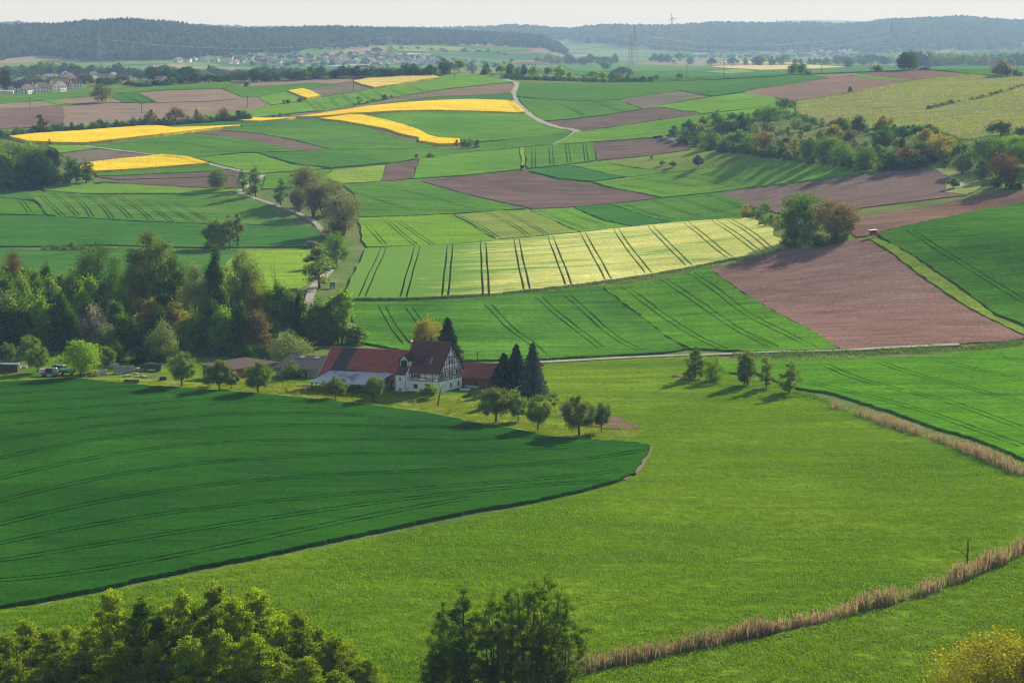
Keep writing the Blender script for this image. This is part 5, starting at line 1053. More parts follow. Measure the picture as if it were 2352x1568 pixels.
for y in (1.0, 2.2, 3.3, 4.35, 5.65, 6.7, 7.8, 9.0):
    if gz(y) > 6.2: gbar(y, ZE + .35, y, min(gz(y), 8.35), .14)
for y in np.arange(2.6, 7.6, .7): gbar(y, 8.35, y, 8.65, .09)
for y in (3.3, 4.35, 5.65, 6.7): gbar(y, 8.65, y, min(gz(y), 10.05), .13)
for y in (4.5, 5.5): gbar(y, 10.05, y, gz(y) - .1, .13)
for a, b in ((.95, 2.6), (4.3, 5.7), (7.4, 9.0)): gbar(a, ZS, b, 3.72, .11); gbar(b, ZS, a, 3.72, .11)
for s in (0, 1):
    f = (lambda y: y) if s == 0 else (lambda y: WG - y)
    gbar(f(.4), ZS, f(.75), ZE - .15, .13); gbar(f(1.2), 5.9, f(2.9), 8.3, .12); gbar(f(3.4), 8.7, f(4.2), 10.0, .12); gbar(f(4.0), 10.1, f(4.7), 11.2, .1)
tb.build('timber_frame', [TIMBER], house)
# roof: two slopes with overhang, as slabs
OV, TH = .45, .22
def roof_slab(mb, x0, x1, y0, z0, y1, z1, th=TH):
    mb.prism([(y0, z0), (y1, z1), (y1, z1 + th), (y0, z0 + th)], x0, x1, axis='x')
sl = (ZR - ZE) / (WG / 2)
hb = HB(); roof_slab(hb, -L - .15, .35, -OV, ZE - OV * sl, WG / 2, ZR); roof_slab(hb, -L - .15, .35, WG / 2, ZR + .0, WG + OV, ZE - OV * sl)
hb.tube([(-L - .15, WG / 2, ZR + .24), (.35, WG / 2, ZR + .24)], .14, 6)
roof = hb.build('roof', [HTILE], house)
hb = HB()
for a, b in ((-OV, WG / 2), (WG + OV, WG / 2)): hb.beam((.36, a, ZE - OV * sl + .06), (.36, b, ZR + .06), .34, .06, n=(1, 0, 0))
hb.build('bargeboard', [TIMBER], house)
hb = HB(); hb.box(-4.95, -4.3, 4.05, 4.7, 10.4, 12.75); hb.box(-5.03, -4.22, 3.97, 4.78, 12.75, 12.95); ch = hb.build('chimney', [plain_mat('sooty_brick', (.16,.10,.08), .95, .35, 5, .1, bumps=.5)], roof)
hb = HB(); hb.box(-4.85, -4.4, 4.15, 4.6, 12.95, 13.15); hb.build('chimney_cap', [TIMBER], roof)
hb = HB(); hb.tube([(-L - .1, 3.9, 8.6), (-L - .1, 3.9, 12.3)], .27, 10); hb.build('metal_flue', [METAL], roof)
hb = HB(); hb.tube([(-L - .1, 3.9, 12.3), (-L - .1, 3.9, 12.5)], [.36, .12], 10); hb.build('flue_cap', [METAL], roof)
# shed dormer
dz = lambda y: ZE + y * sl
hb = HB(); hb.prism([(1.0, dz(1.0)), (1.0, 8.05), (3.35, dz(3.35)), (2.2, dz(2.2))], -6.35, -4.95, axis='x'); dm = hb.build('shed_dormer', [plain_mat('dormer_slate', (.080,.036,.034), .8, .3, 3)], roof)
hb = HB(); roof_slab(hb, -6.55, -4.75, .65, 7.98, 3.5, dz(3.5) + .08, .14); hb.build('dormer_roof', [tile_mat('worn_dormer_tiles', (.15,.062,.052), (.19,.085,.065), (.06,.03,.03), moss=(.16,.14,.11))], roof)
hb = HB(); q = 1.15; hb.prism([(q, dz(q) + .26), (q + 1.05, dz(q + 1.05) + .26), (q + 1.05, dz(q + 1.05) + .34), (q, dz(q) + .34)], -3.35, -2.7, axis='x'); hb.build('skylight', [plain_mat('skylight_glass', (.16,.22,.27), .1, .1, 1, .8)], roof)
# stair tower with lean-to roof, and the gabled dormer over it
TX0, TX1, TY = -10.35, -7.75, -1.75
hb = HB(); hb.prism([(TY, -.8), (.0, -.8), (.0, 6.5), (TY, 4.75)], TX0, TX1, axis='x'); hb.build('stair_tower', [WHITE], house)
hb = HB(); roof_slab(hb, TX0 - .12, TX1 + .12, TY - .25, 4.52, .05, 6.62, .14); hb.build('tower_roof', [HTILE], house)
gd = HB(); gd.prism([(-10.0, 6.3), (-7.8, 6.3), (-7.8, 8.0), (-8.9, 9.3), (-10.0, 8.0)], -.35, 3.6, axis='y'); gd.build('gabled_dormer', [WHITE], house)
gd = HB()
for (a, b) in (((-10.35, 7.75), (-8.9, 9.45)), ((-8.9, 9.45), (-7.45, 7.75))): gd.prism([a, b, (b[0], b[1] + .15), (a[0], a[1] + .15)], -.65, 4.2, axis='y')
gd.build('dormer_roof', [MOSSY], house)
tb = HB()
for x in (-9.95, -9.35, -8.45, -7.85): tb.beam((x, -.38, 6.35), (x, -.38, 8.0), .13, .08, n=(0, 1, 0))
for z in (6.4, 7.9, 8.25): tb.beam((-10 + max(0, z - 8) * .85, -.38, z), (-7.8 - max(0, z - 8) * .85, -.38, z), .13, .08, n=(0, 1, 0))
tb.beam((-8.9, -.38, 8.0), (-8.9, -.38, 9.1), .1, .08, n=(0, 1, 0)); tb.build('dormer_timber', [TIMBER], house)
def fwin(x, z, w, h, y=0.0, sh=0, frame=FRAMEW, gl=GLASS, mull=True, parent=house, face='f'):
    """a window with its frame, panes and shutters; face f = front, g = gable, t = tower side"""
    ax = lambda a, d, zz: (a, y - d, zz) if face == 'f' else (y + d, a, zz)
    def bx(mb, a0, a1, d0, d1, z0, z1):
        if face == 'f': mb.box(a0, a1, y - d1, y - d0, z0, z1)
        else: mb.box(y + d0, y + d1, a0, a1, z0, z1)
    t = .085; f = HB()
    bx(f, x - w/2 - t, x - w/2, .0, .11, z - t, z + h + t); bx(f, x + w/2, x + w/2 + t, .0, .11, z - t, z + h + t); bx(f, x - w/2, x + w/2, .0, .11, z + h, z + h + t); bx(f, x - w/2 - .1, x + w/2 + .1, .0, .17, z - t - .04, z)
    if mull: bx(f, x - .045, x + .045, .035, .10, z, z + h); bx(f, x - w/2, x - .045, .035, .09, z + h * .62, z + h * .62 + .06); bx(f, x + .045, x + w/2, .035, .09, z + h * .62, z + h * .62 + .06)
    wo = f.build('window', [frame], parent); g = HB(); bx(g, x - w/2, x + w/2, .005, .03, z, z + h); g.build('pane', [gl], wo)
    if sh:
        for sgn in (-1, 1):
            s = HB(); c = x + sgn * (w / 2 + t + .27); bx(s, c - .24, c + .24, .085, .14, z - .05, z + h + .05); s.build('shutter', [SHUT], wo)
fwin(-6.0, 3.85, 1.15, 1.25, sh=1); fwin(-6.1, 1.1, 1.0, 1.05, mull=False); fwin(-9.1, 3.2, .42, .72, y=TY, mull=False); fwin(-9.1, .55, .42, .72, y=TY, mull=False)
fwin(-8.9, 6.55, 1.35, 1.25, y=-.37, frame=TIMBER)
for y in (1.75, 5.0, 8.2): fwin(y, 3.85, .8, 1.25, face='g', sh=1)
fwin(5.0, 6.15 + .75, .7, 1.1, face='g', sh=1); fwin(5.0, 10.15, .6, .8, face='g')
for y, gl in ((1.9, FRAMEW), (5.0, GLASS), (8.3, GLASS)): fwin(y, .9, .75, 1.15, face='g', gl=gl, mull=False)
fwin(-.85, 3.35, .3, .7, y=TX1, face='g', mull=False); fwin(-.85, .75, .3, .6, y=TX1, face='g', mull=False)
hb = HB(); hb.tube([(.05, -.08, -.3), (.05, -.08, ZE - .3)], .06, 6); hb.tube([(TX1 + .08, TY - .08, -.3), (TX1 + .08, TY - .08, 4.6)], .05, 6); hb.build('downpipe', [METAL], house)
hb = HB(); hb.tube([(-7.7, -OV - .05, ZE - OV * sl), (.35, -OV - .05, ZE - OV * sl)], .09, 6); hb.build('gutter', [METAL], house)
# barn
barn = empty('barn', O); tag(barn, 'long barn with patchy red tiled roof joined to the farmhouse', 'barn')
BX0, BX1, BW, BZE, BZR = -31.6, -L - .02, 11.0, 2.75, 9.3; bs = (BZR - BZE) / (BW / 2)
hb = HB(); hb.box(BX0, BX1, .3, BW - .3, -.8, BZE - .05); hb.prism([(.3, BZE - .05), (BW - .3, BZE - .05), (BW / 2, BZR - .4)], BX0, BX1, axis='x'); hb.build('wall', [OLDPL], barn)
hb = HB(); roof_slab(hb, BX0 - .5, BX1 - .02, -.35, BZE - .35 * bs + .3, BW / 2, BZR + .05); roof_slab(hb, BX0 - .5, BX1 - .02, BW / 2, BZR + .05, BW + .35, BZE - .35 * bs + .3); hb.tube([(BX0 - .5, BW/2, BZR + .28), (BX1 - .2, BW/2, BZR + .28)], .15, 6); hb.build('roof', [BTILE], barn)
hb = HB(); hb.beam((BX0 - .52, -.35, BZE - .35 * bs + .38), (BX0 - .52, BW / 2, BZR + .15), .28, .05, n=(1, 0, 0)); hb.build('verge_board', [FRAMEW], barn)
hb = HB()
for x in np.arange(-15.6, -9.8, 1.45): hb.beam((x, .26, .9), (x, .26, BZE - .1), .16, .1, n=(0, 1, 0))
hb.beam((-15.6, .26, .95), (-9.8, .26, .95), .16, .1, n=(0, 1, 0)); hb.beam((-13.2, .26, 1.0), (-12.3, .26, 2.6), .14, .1, n=(0, 1, 0)); hb.beam((-10.0, .26, 2.6), (-10.9, .26, 1.0), .14, .1, n=(0, 1, 0)); hb.build('timber_frame', [TIMBER], barn)
for x, w in ((-12.7, 1.2), (-10.6, .7)):
    hb = HB(); hb.box(x - w/2, x + w/2, .22, .32, -.5, .8); hb.build('door', [DKWOOD], barn)
lt = empty('lean_to_shelter', O); tag(lt, 'open lean-to with pale corrugated metal roof along the barn front', 'shelter')
WCORR = corr_mat('pale_corrugated_sheet', (.46,.51,.56), rust=(.27,.13,.11))
hb = HB(); hb.prism([(1.15, 4.35), (-7.6, 2.55), (-7.6, 2.63), (1.15, 4.43)], -29.4, -12.7, axis='x'); hb.build('roof', [WCORR], lt)
for x in (-29.0, -24.8, -20.6, -16.4, -13.1):
    hb = HB(); hb.beam((x, -7.1, -.6), (x, -7.1, 2.55), .24, .24); hb.build('post', [DKWOOD], lt)
hb = HB(); hb.beam((-29.2, -7.1, 2.5), (-12.9, -7.1, 2.5), .22, .2); hb.beam((-29.0, -7.1, .9), (-27.6, -7.1, 2.4), .14, .14); hb.build('beam', [DKWOOD], lt)
# sheds
def frame_at(spec, a1, a2):
    o = spot(*T(spec)[0]); return o, Vector((math.cos(R(a1)), -math.sin(R(a1)))), Vector((math.cos(R(a2)), math.sin(R(a2))))
def HBf(ex, ey):
    class X(HB): pass
    X.ex, X.ey = ex, ey; return X
o, ex, ey = frame_at('C2 545,672', 14, 57); G = HBf(ex, ey); gs = empty('grey_shed', o); tag(gs, 'low shed with dark grey corrugated roof left of the barn', 'shed')
hb = G(); hb.box(-10.3, .6, 0, 13, -.6, 2.5); hb.prism([(0, 2.5), (13, 2.5), (6.5, 4.6)], -10.3, .6, axis='x'); hb.build('wall', [CONC], gs)
hb = G(); roof_slab(hb, -10.8, 1.0, -.5, 2.42, 6.5, 5.0, .1); roof_slab(hb, -10.8, 1.0, 6.5, 5.0, 13.5, 2.42, .1); rf = hb.build('roof', [corr_mat('dark_fibre_cement', (.085,.080,.082), rust=(.17,.165,.16), spec=.2)], gs)
for x in (-6.6, -2.6):
    hb = G(); roof_slab(hb, x - .65, x + .65, 4.9, 4.56, 6.0, 4.97, .04); hb.build('skylight', [plain_mat('frosted_panel', (.42,.44,.43), .5, .1)], rf)
o2 = (o[0], o[1], o[2]); hose = empty('hose_coil', o2); tag(hose, 'big black hose coil hanging on the grey shed wall', 'hose')
hb = G(); hb.tube([(-3.0 + .95 * math.cos(a), -.12 - .05 * (k % 2), 1.15 + .95 * math.sin(a)) for k, a in enumerate(np.linspace(0, 2 * math.pi, 22))], .10, 6, cap=False)
hb.tube([(-2.55 + .8 * math.cos(a), -.25, 1.05 + .9 * math.sin(a)) for a in np.linspace(-.9, 1.9, 12)], .08, 6); hb.build('hose', [RUBBER], hose)
o, ex, ey = frame_at('C1 1995,470', 15, 50); G = HBf(ex, ey); ws = empty('wooden_shed', o); tag(ws, 'long wooden shed with brown sloping roof and orange boarded side', 'shed')
hb = G(); hb.prism([(-8.6, -.6), (0, -.6), (0, 2.75), (-8.6, 3.5)], .2, 15.0, axis='y'); hb.build('wall', [ORWOOD], ws)
hb = G(); hb.prism([(-9.1, 3.55), (.6, 2.70), (.6, 2.86), (-9.1, 3.71)], -.5, 15.6, axis='y'); hb.build('roof', [plain_mat('brown_bitumen', (.075,.050,.046), .85, .25, 1.0, .1)], ws)
hb = G(); hb.box(.62, .68, -.5, 15.6, 2.62, 2.84); hb.box(-9.1, .6, -.58, -.5, 2.66, 2.80); hb.build('fascia', [GREYWOOD], ws)
hb = G(); hb.box(-8.2, -.4, .12, .2, -.4, 2.6); hb.build('front_shade_panel', [DKWOOD], ws)  # dark panel on the closed wall, standing in for shade inside an opening
o, ex, ey = frame_at('C2 2042,758', 14, 57); G = HBf(ex, ey); bsd = empty('brick_shed', o); tag(bsd, 'red brick outbuilding with tiled roof right of the farmhouse', 'shed')
hb = G(); hb.box(-11.5, 0, 0, 7.6, -.8, 2.75); hb.build('wall', [BRICK], bsd)
hb = G(); hb.prism([(0, 2.75), (7.6, 2.75), (3.8, 5.7)], -11.5, 0, axis='x'); hb.build('gable', [plain_mat('dark_gable_plaster', (.30,.27,.23), .9, .3, 2, grime=(.07,.06,.05))], bsd)  # brownish plaster with random near-black blotches
hb = G(); roof_slab(hb, -11.6, .35, -.45, 2.48, 3.8, 5.8, .16); roof_slab(hb, -11.6, .35, 3.8, 5.8, 8.05, 2.48, .16); hb.build('roof', [STILE], bsd)
hb = G(); hb.beam((.04, 0, 2.8), (.04, 7.6, 2.8), .16, .08, n=(1, 0, 0)); hb.beam((.04, 3.8, 2.8), (.04, 3.8, 5.6), .14, .08, n=(1, 0, 0)); hb.beam((.04, 1.6, 2.9), (.04, 3.2, 5.0), .13, .08, n=(1, 0, 0)); hb.beam((.04, 6.0, 2.9), (.04, 4.4, 5.0), .13, .08, n=(1, 0, 0)); hb.build('timber_frame', [TIMBER], bsd)
hb = G(); hb.box(-3.9, -2.9, -.05, .05, .75, 1.65); hb.build('window', [TIMBER], bsd)
hb = G(); hb.tube([(-.1, -.1, -.5), (-.1, -.1, 2.5)], .06, 6); hb.build('downpipe', [METAL], bsd)
tk = empty('water_tank', o); tag(tk, 'grey cylindrical tank lying in front of the brick outbuilding', 'tank')
hb = G(); hb.tube([(-5.4, -1.3, .45), (-5.3, -1.3, .45), (-1.9, -1.3, .45), (-1.8, -1.3, .45)], [.3, .52, .52, .3], 14); hb.build('barrel', [METAL], tk)
for x in (-4.6, -2.6):
    hb = G(); hb.box(x - .15, x + .15, -1.75, -.85, -.5, .05); hb.build('cradle', [CONC], tk)
# utility pole by the brick shed
def small(name, spec, label, cat, group=None, rz=0.0, dz_=0.0):
    x, y, z = spot(*T(spec)[0]); e = empty(name, (x, y, z + dz_), rz); return tag(e, label, cat, group)
e = small('utility_pole', 'C2 1945,540', 'thin pole with white insulators behind the brick outbuilding', 'pole')
mb = MB(); mb.tube([(0,0,-.5),(0,0,3.2)], .09, 6); mb.build('pole', [DKWOOD], e)
for z in (2.3, 2.7, 3.1):
    mb = MB(); mb.beam((-.4,0,z),(.4,0,z), .08,.08); ar = mb.build('crossarm', [DKWOOD], e)
    for x in (-.36, .36):
        mb = MB(); mb.tube([(x,0,z+.04),(x,0,z+.12),(x,0,z+.24)], [.05,.09,.04], 6); mb.build('insulator', [CREAM], ar)
# dead and leafless trees
def deadtree(name, spec, label, pts, branches, r):
    e = small(name, spec, label, 'tree'); mb = MB(); mb.tube(pts, [r * (1 - .6 * i / (len(pts) - 1)) for i in range(len(pts))], 7); mb.build('trunk', [plain_mat('dead_wood', (.12,.095,.085), .95, .35, 3, .1, bumps=.6)], e)
    for b, rb in branches:
        mb = MB(); mb.tube(b, [rb * (1 - .7 * i / (len(b) - 1)) for i in range(len(b))], 5); mb.build('branch', [BARK], e)
deadtree('dead_tree', 'C2 1610,907', 'broken dead tree trunk on the orchard grass before the farmhouse', [(0,0,-.3),(-.05,0,.7),(.15,0,1.6),(.25,.1,2.4),(.35,0,2.9),(.6,.1,3.7),(.75,.1,4.4),(.9,.1,4.7)], [([(.2,0,2.2),(-.3,0,2.7),(-.7,.1,3.3),(-.9,.1,3.7)], .09), ([(.35,0,2.85),(1.1,-.1,3.0),(1.8,-.1,2.9),(2.4,-.2,2.5)], .08), ([(.3,0,2.5),(.6,0,2.6),(.8,0,2.75)], .06)], .23)
deadtree('dead_tree', 'D4 1862,645', 'black dead tree stump with one bent branch in the near reeds', [(0,0,-.5),(.02,0,1.5),(-.02,0,3.0),(.05,0,4.5),(0,0,5.6),(.06,0,6.0)], [([(0,0,3.0),(-.6,-.1,3.6),(-1.3,-.2,4.1),(-1.9,-.1,4.5),(-2.6,-.2,4.6),(-2.9,-.2,4.7)], .09), ([(.03,0,5.8),(.2,0,6.1),(.3,0,6.2)], .08), ([(0,0,4.3),(-.25,.0,4.5)], .07)], .22)
# --- yard clutter left of the sheds
e = small('log_stack', 'C1 30,402', 'long firewood stack under a blue grey cover at the meadow edge', 'log stack', rz=R(-8)); mb = MB(); rng = np.random.default_rng(3)
for j in range(6):
    for i in range(20):
        x = -4 + i * .42 + rng.uniform(-.03, .03); z = .2 + j * .36; r = rng.uniform(.15, .2); mb.tube([(x, -.6, z), (x, .6, z)], r, 6, m=0)
mb.build('firewood', [plain_mat('cut_logs', (.13,.095,.065), .95, .4, 4)], e)
mb = MB(); mb.prism([(-.8, 2.25), (0, 2.55), (.8, 2.25), (.8, 2.15), (-.8, 2.15)], -4.4, 4.4, axis='x'); mb.build('cover', [plain_mat('pale_blue_sheet', (.36,.44,.46), .5, .25, 1)], e)
for k, (x, y) in enumerate(((165,375),(182,366),(203,362),(218,372),(228,360),(112,388))):
    e = small('silage_bale', f'C1 {x},{y}', f'small white wrapped bale, {ORD[k]} of the loose group beside the firewood', 'bale', 'white bales beside the firewood', rz=k); mb = MB(); mb.tube([(-.45,0,.4),(-.4,0,.4),(.4,0,.4),(.45,0,.4)], [.3,.42,.42,.3], 10); mb.build('wrap', [CREAM], e)
def trailer(spec, label, l, w, load, rz, side=DKWOOD, sideh=.5):
    e = small('farm_trailer', spec, label, 'trailer', rz=rz); mb = MB(); mb.box(-l/2, l/2, -w/2, w/2, .75, .9); mb.build('bed', [GREYWOOD], e)
    mb = MB(); mb.box(-l/2, l/2, -w/2 - .04, -w/2, .9, .9 + sideh); mb.box(-l/2, l/2, w/2, w/2 + .04, .9, .9 + sideh); mb.box(l/2, l/2 + .04, -w/2, w/2, .9, .9 + sideh); mb.build('side_board', [side], e)
    for x in (-l * .3, l * .3):
        for y in (-w/2 + .1, w/2 - .1):
            mb = MB(); mb.tube([(x, y - .11, .4), (x, y + .11, .4)], .40, 12); mb.build('wheel', [RUBBER], e)
    mb = MB(); mb.beam((-l/2, 0, .75), (-l/2 - 1.6, 0, .45), .12, .12); mb.build('drawbar', [METAL], e)
    return e
def pile(spec, label, items, cat='junk', name='junk_pile', rz=0.0):
    """a heap of parts: each (part name, material, centre, half size, tilt)"""
    e = small(name, spec, label, cat, rz=rz)
    for nm, m, c, s, t in items:
        mb = MB(); mb.box(-s[0], s[0], -s[1], s[1], -s[2], s[2]); o = mb.build(nm, [m], e); o.location = c; o.rotation_euler = t; md = o.modifiers.new('b', 'BEVEL'); md.width = min(s) * .25; md.segments = 1
    return e
t1 = trailer('C1 430,445', 'flat farm trailer loaded with grey crates in the junk yard', 5.2, 2.0, None, R(-6), GREYWOOD, .25)
pile('C1 405,437', 'white and grey boxes standing on the flat farm trailer', [('box', CREAM, (-1.2,0,1.5), (.7,.6,.5), (0,0,.1)), ('box', DKWOOD, (.4,.1,1.5), (.8,.7,.55), (0,0,-.1)), ('box', METAL, (2.0,-.1,1.6), (.6,.6,.65), (0,0,.05)), ('board', GREYWOOD, (.6,0,2.2), (1.6,.5,.04), (.1,.05,.2))])
t2 = trailer('C1 575,430', 'second farm trailer with a teal sheet in the junk yard', 4.2, 1.9, None, R(4), DKWOOD, .5)
mb = MB(); mb.prism([(-1.05,1.35),(-.4,1.8),(.5,1.85),(1.05,1.35)], -1.9, 1.9, axis='x'); mb.build('cover', [TEAL], t2)
pile('C1 515,378', 'dark heap of machinery and blue sheets behind the trailers', [('tyre', RUBBER, (-1.4,0,.5), (.8,.7,.5), (0,.1,.2)), ('panel', BLUEM, (.2,.1,1.0), (.7,.4,.12), (.2,.1,.2)), ('frame', DKWOOD, (.6,0,.5), (1.3,.7,.45), (0,0,.1)), ('panel', CREAM, (1.1,-.2,1.05), (.5,.3,.08), (.2,0,.4)), ('panel', METAL, (-.7,.2,1.1), (.6,.5,.1), (0,.2,.5))])
pile('C1 800,445', 'stacked pallets and a leaning white board under the cherry tree', [('pallet', GREYWOOD, (-.4,0,.35), (.9,.6,.3), (0,0,.2)), ('board', CREAM, (1.2,.1,.8), (.45,.05,.9), (.25,0,.1)), ('box', plain_mat('terracotta_box', (.34,.16,.11), .8, .2), (-.2,.1,.9), (.5,.4,.25), (0,0,.4)), ('board', CREAM, (-1.6,0,.2), (.6,.3,.12), (0,.1,.1))])
pile('C1 885,430', 'pale grey metal cabinet standing in the junk yard', [('cabinet', METAL, (0,0,.75), (.75,.5,.8), (0,0,.2)), ('door', plain_mat('cabinet_door', (.26,.29,.30), .5, .2), (-.36,-.53,.75), (.33,.03,.7), (0,0,.2))], cat='cabinet', name='metal_cabinet')
pile('C1 955,368', 'covered boat-like load with a grey sheet behind the concrete wall', [('hull', METAL, (0,0,.5), (2.0,.8,.45), (0,.06,.1)), ('sheet', plain_mat('grey_sheet', (.42,.43,.44), .6, .3, 2), (.1,0,1.05), (1.8,.8,.16), (.08,.05,.1)), ('stripe', BLUEM, (.1,-.82,.75), (1.6,.05,.1), (0,.05,.1)), ('sheet', DKWOOD, (-.3,.2,1.5), (.9,.6,.25), (.1,.1,.3))], cat='boat', name='covered_boat')
e = small('concrete_wall', 'C1 1060,416', 'weathered concrete wall in the junk yard', 'wall', rz=R(17)); mb = MB()
for i in range(8): mb.box(-2.6 + i * .66, -1.97 + i * .66, -.12 + .004 * (i % 2), .12, -.4, 2.1 + .05 * math.sin(i * 2)); 
mb.build('panel_wall', [CONC], e)
t3 = trailer('C1 1300,396', 'brown tipper trailer with a teal tarpaulin in the junk yard', 5.6, 2.2, None, R(-9), plain_mat('brown_boards', (.10,.062,.045), .85, .3, 3), .8)
mb = MB(); mb.tube([(-2.3,.75,1.85),(-1.0,.8,2.0),(.5,.85,1.85),(2.4,.8,1.8)], [.15,.3,.28,.14], 8); mb.build('tarpaulin', [TEAL], t3)
for k, (x, y, w, h, d) in enumerate(((1010,428,.9,.55,.5),(1040,425,.8,.5,.5),(1092,446,.95,.6,.5),(1180,452,.7,.55,.5),(1212,450,.6,.6,.4),(1240,460,.75,.7,.5),(1185,395,1.0,.8,.6),(1160,425,.8,.5,.5))):
    e = small('stone_block', f'C1 {x},{y}', f'pale stone block, {ORD[k]} of the loose blocks in the yard', 'stone block', 'stone blocks in the yard', rz=k * .4); mb = MB(); mb.box(-w*.8, w*.8, -d, d, -.2, h * 1.1); o = mb.build('block', [CONC], e); md = o.modifiers.new('b', 'BEVEL'); md.width = .09; md.segments = 2
e = small('plank_pile', 'C1 1300,450', 'pile of old grey planks lying slanted on the yard', 'planks', rz=R(20)); rng = np.random.default_rng(8)
for i in range(13):
    mb = MB(); x = -2.4 + i * .38; mb.beam((x, -1.0 + rng.uniform(-.3,.3), .12 + .03 * (i % 4)), (x + rng.uniform(-1.2,-.5), 1.3 + rng.uniform(-.3,.4), .5 + .1 * (i % 3)), .2, .05); mb.build('plank', [GREYWOOD], e)
e = small('metal_trough', 'C1 1125,498', 'dark metal trough lying on the grass beside the wheat', 'trough', rz=R(-9)); mb = MB(); mb.box(-1.9,1.9,-.5,-.44,.05,.75); mb.box(-1.9,1.9,.44,.5,.05,.9); mb.box(-1.9,1.9,-.44,.44,.05,.12); mb.box(-1.96,-1.9,-.5,.5,.05,.9); mb.box(1.9,1.96,-.5,.5,.05,.5); mb.build('tank_shell', [plain_mat('dark_steel', (.075,.09,.10), .6, .3, 2)], e)
mb = MB(); mb.beam((-1.9,-.53,.42),(1.9,-.53,.36), .08,.05, n=(0,1,0)); mb.beam((-1.9,-.53,.2),(1.9,-.53,.16), .08,.05, n=(0,1,0)); mb.build('side_rib', [METAL], e)
pile('C1 1395,474', 'small dark cart under the round apple tree', [('bed', DKWOOD, (0,0,.6), (.9,.6,.25), (0,0,.1)), ('wheel', RUBBER, (-.5,-.6,.3), (.3,.08,.3), (0,0,.1)), ('wheel', RUBBER, (.5,-.6,.3), (.3,.08,.3), (0,0,.1)), ('load', plain_mat('rust', (.2,.09,.05), .9, .3), (0,0,.95), (.7,.4,.15), (0,0,.2))], cat='cart', name='small_cart')
def heap(spec, label, rx, ry, h, m, name='earth_heap'):
    x, y, z = spot(*T(spec)[0]); n, k = 9, 26; V = [(0, 0, h)]; F = []; rng = np.random.default_rng(int(rx * 10))
    for i in range(1, n):
        u = i / (n - 1)
        for j in range(k): a = 2 * math.pi * j / k; f = 1 + .16 * math.sin(3 * a + rx) + .1 * rng.uniform(-1, 1); V.append((rx * u * f * math.cos(a), ry * u * f * math.sin(a), h * (math.cos(u * math.pi) * .5 + .5) + rng.uniform(-.06, .06) * h - (.25 if i == n - 1 else 0)))
    for j in range(k): F.append((0, 1 + j, 1 + (j + 1) % k))
    for i in range(n - 2):
        for j in range(k): a = 1 + i * k; F.append((a + j, a + k + j, a + k + (j + 1) % k, a + (j + 1) % k))
    me = bpy.data.meshes.new(name); me.from_pydata(V, [], F); me.materials.append(m); o = bpy.data.objects.new(name, me); link(o); o.location = (x, y, z); return tag(o, label, 'heap')
heap('C2 480,742', 'long low heap of dark compost on the orchard grass left of the lean-to', 3.8, 3.0, .55, SOILH, 'compost_heap'); heap('C2 885,735', 'brown earth heap by the lean-to end', 1.4, 1.4, .9, SOILH); heap('C3 1500,447', 'flat dark heap on the meadow left of the first alders', 2.2, 3.0, .55, SOILH, 'compost_heap'); heap('A4 1500,604', 'low dark earth mound under the big lone tree group', 9, 6, 2.6, SOILH, 'earth_mound')
e = small('white_slab', 'C2 1840,800', 'pale concrete slab lying at the farmhouse corner', 'slab', rz=R(-25)); mb = MB(); mb.box(-1.2,1.2,-2.2,2.2,.0,.12); mb.build('slab', [CONC], e)
e = small('covered_pallet', 'C2 1838,775', 'pallet under white plastic sheeting beside the farmhouse gable', 'pallet', rz=R(-10)); mb = MB(); mb.box(-1.1,1.1,-.7,.7,0,.25); mb.build('pallet', [GREYWOOD], e)
mb = MB(); mb.prism([(-.8,.25),(-.7,.5),(0,.62),(.6,.45),(.85,.25)], -1.2, 1.3, axis='x'); mb.build('sheeting', [CREAM], e)
e = small('garden_table', 'C2 2195,838', 'white garden table half hidden behind the apple trees', 'table', rz=.2); mb = MB(); mb.box(-.9,.9,-.5,.5,.72,.80); mb.build('table_top', [CREAM], e)
for x in (-.8, .8):
    for y in (-.4, .4):
        mb = MB(); mb.box(x-.05,x+.05,y-.05,y+.05,-.1,.72); mb.build('leg', [CREAM], e)
for k, (x, y) in enumerate(((1832,832),(1852,836),(1880,822),(1918,834))):
    plant('shrub', *spot(*T(f'C2 {x},{y}')[0])[:2], [.6,.7,1.2,.8][k], .9, ['bronze','dark','olive','dark'][k], f'small plant, {ORD[k]} from the left by the farmhouse gable', group='garden plants by the gable')
# --- hunting stands, hut, hive
def stand(spec, label, w, h, box, roof, leg, hbx, rz=0.0, ladder=True):
    e = small('hunting_stand', spec, label, 'hunting stand', rz=rz)
    for x in (-w*.5, w*.5):
        for y in (-w*.5, w*.5):
            mb = MB(); mb.beam((x*1.15, y*1.15, -.3), (x, y, h), .14, .14); mb.build('leg', [leg], e)
    mb = MB(); mb.box(-w*.55, w*.55, -w*.55, w*.55, h, h + hbx); cb = mb.build('cabin', [box], e)
    mb = MB(); mb.box(-w*.4, w*.4, -w*.55-.03, -w*.55, h + hbx*.62, h + hbx*.86); mb.build('window', [GLASS], cb)
    mb = MB(); mb.prism([(-w*.85, h+hbx+.02), (w*.85, h+hbx+.22), (w*.85, h+hbx+.32), (-w*.85, h+hbx+.12)], -w*.8, w*.8, axis='y'); mb.build('roof', [roof], e)
    if ladder:
        mb = MB()
        for x in (-.22, .22): mb.beam((x, -w*1.1, -.2), (x, -w*.58, h + .1), .07, .07)
        for i in range(int(h / .35)): z = .15 + i * .35; yy = -w*1.1 + (w*.52) * (z + .2) / (h + .3); mb.beam((-.22, yy, z), (.22, yy, z), .05, .05)
        mb.build('ladder', [leg], e)
    return e
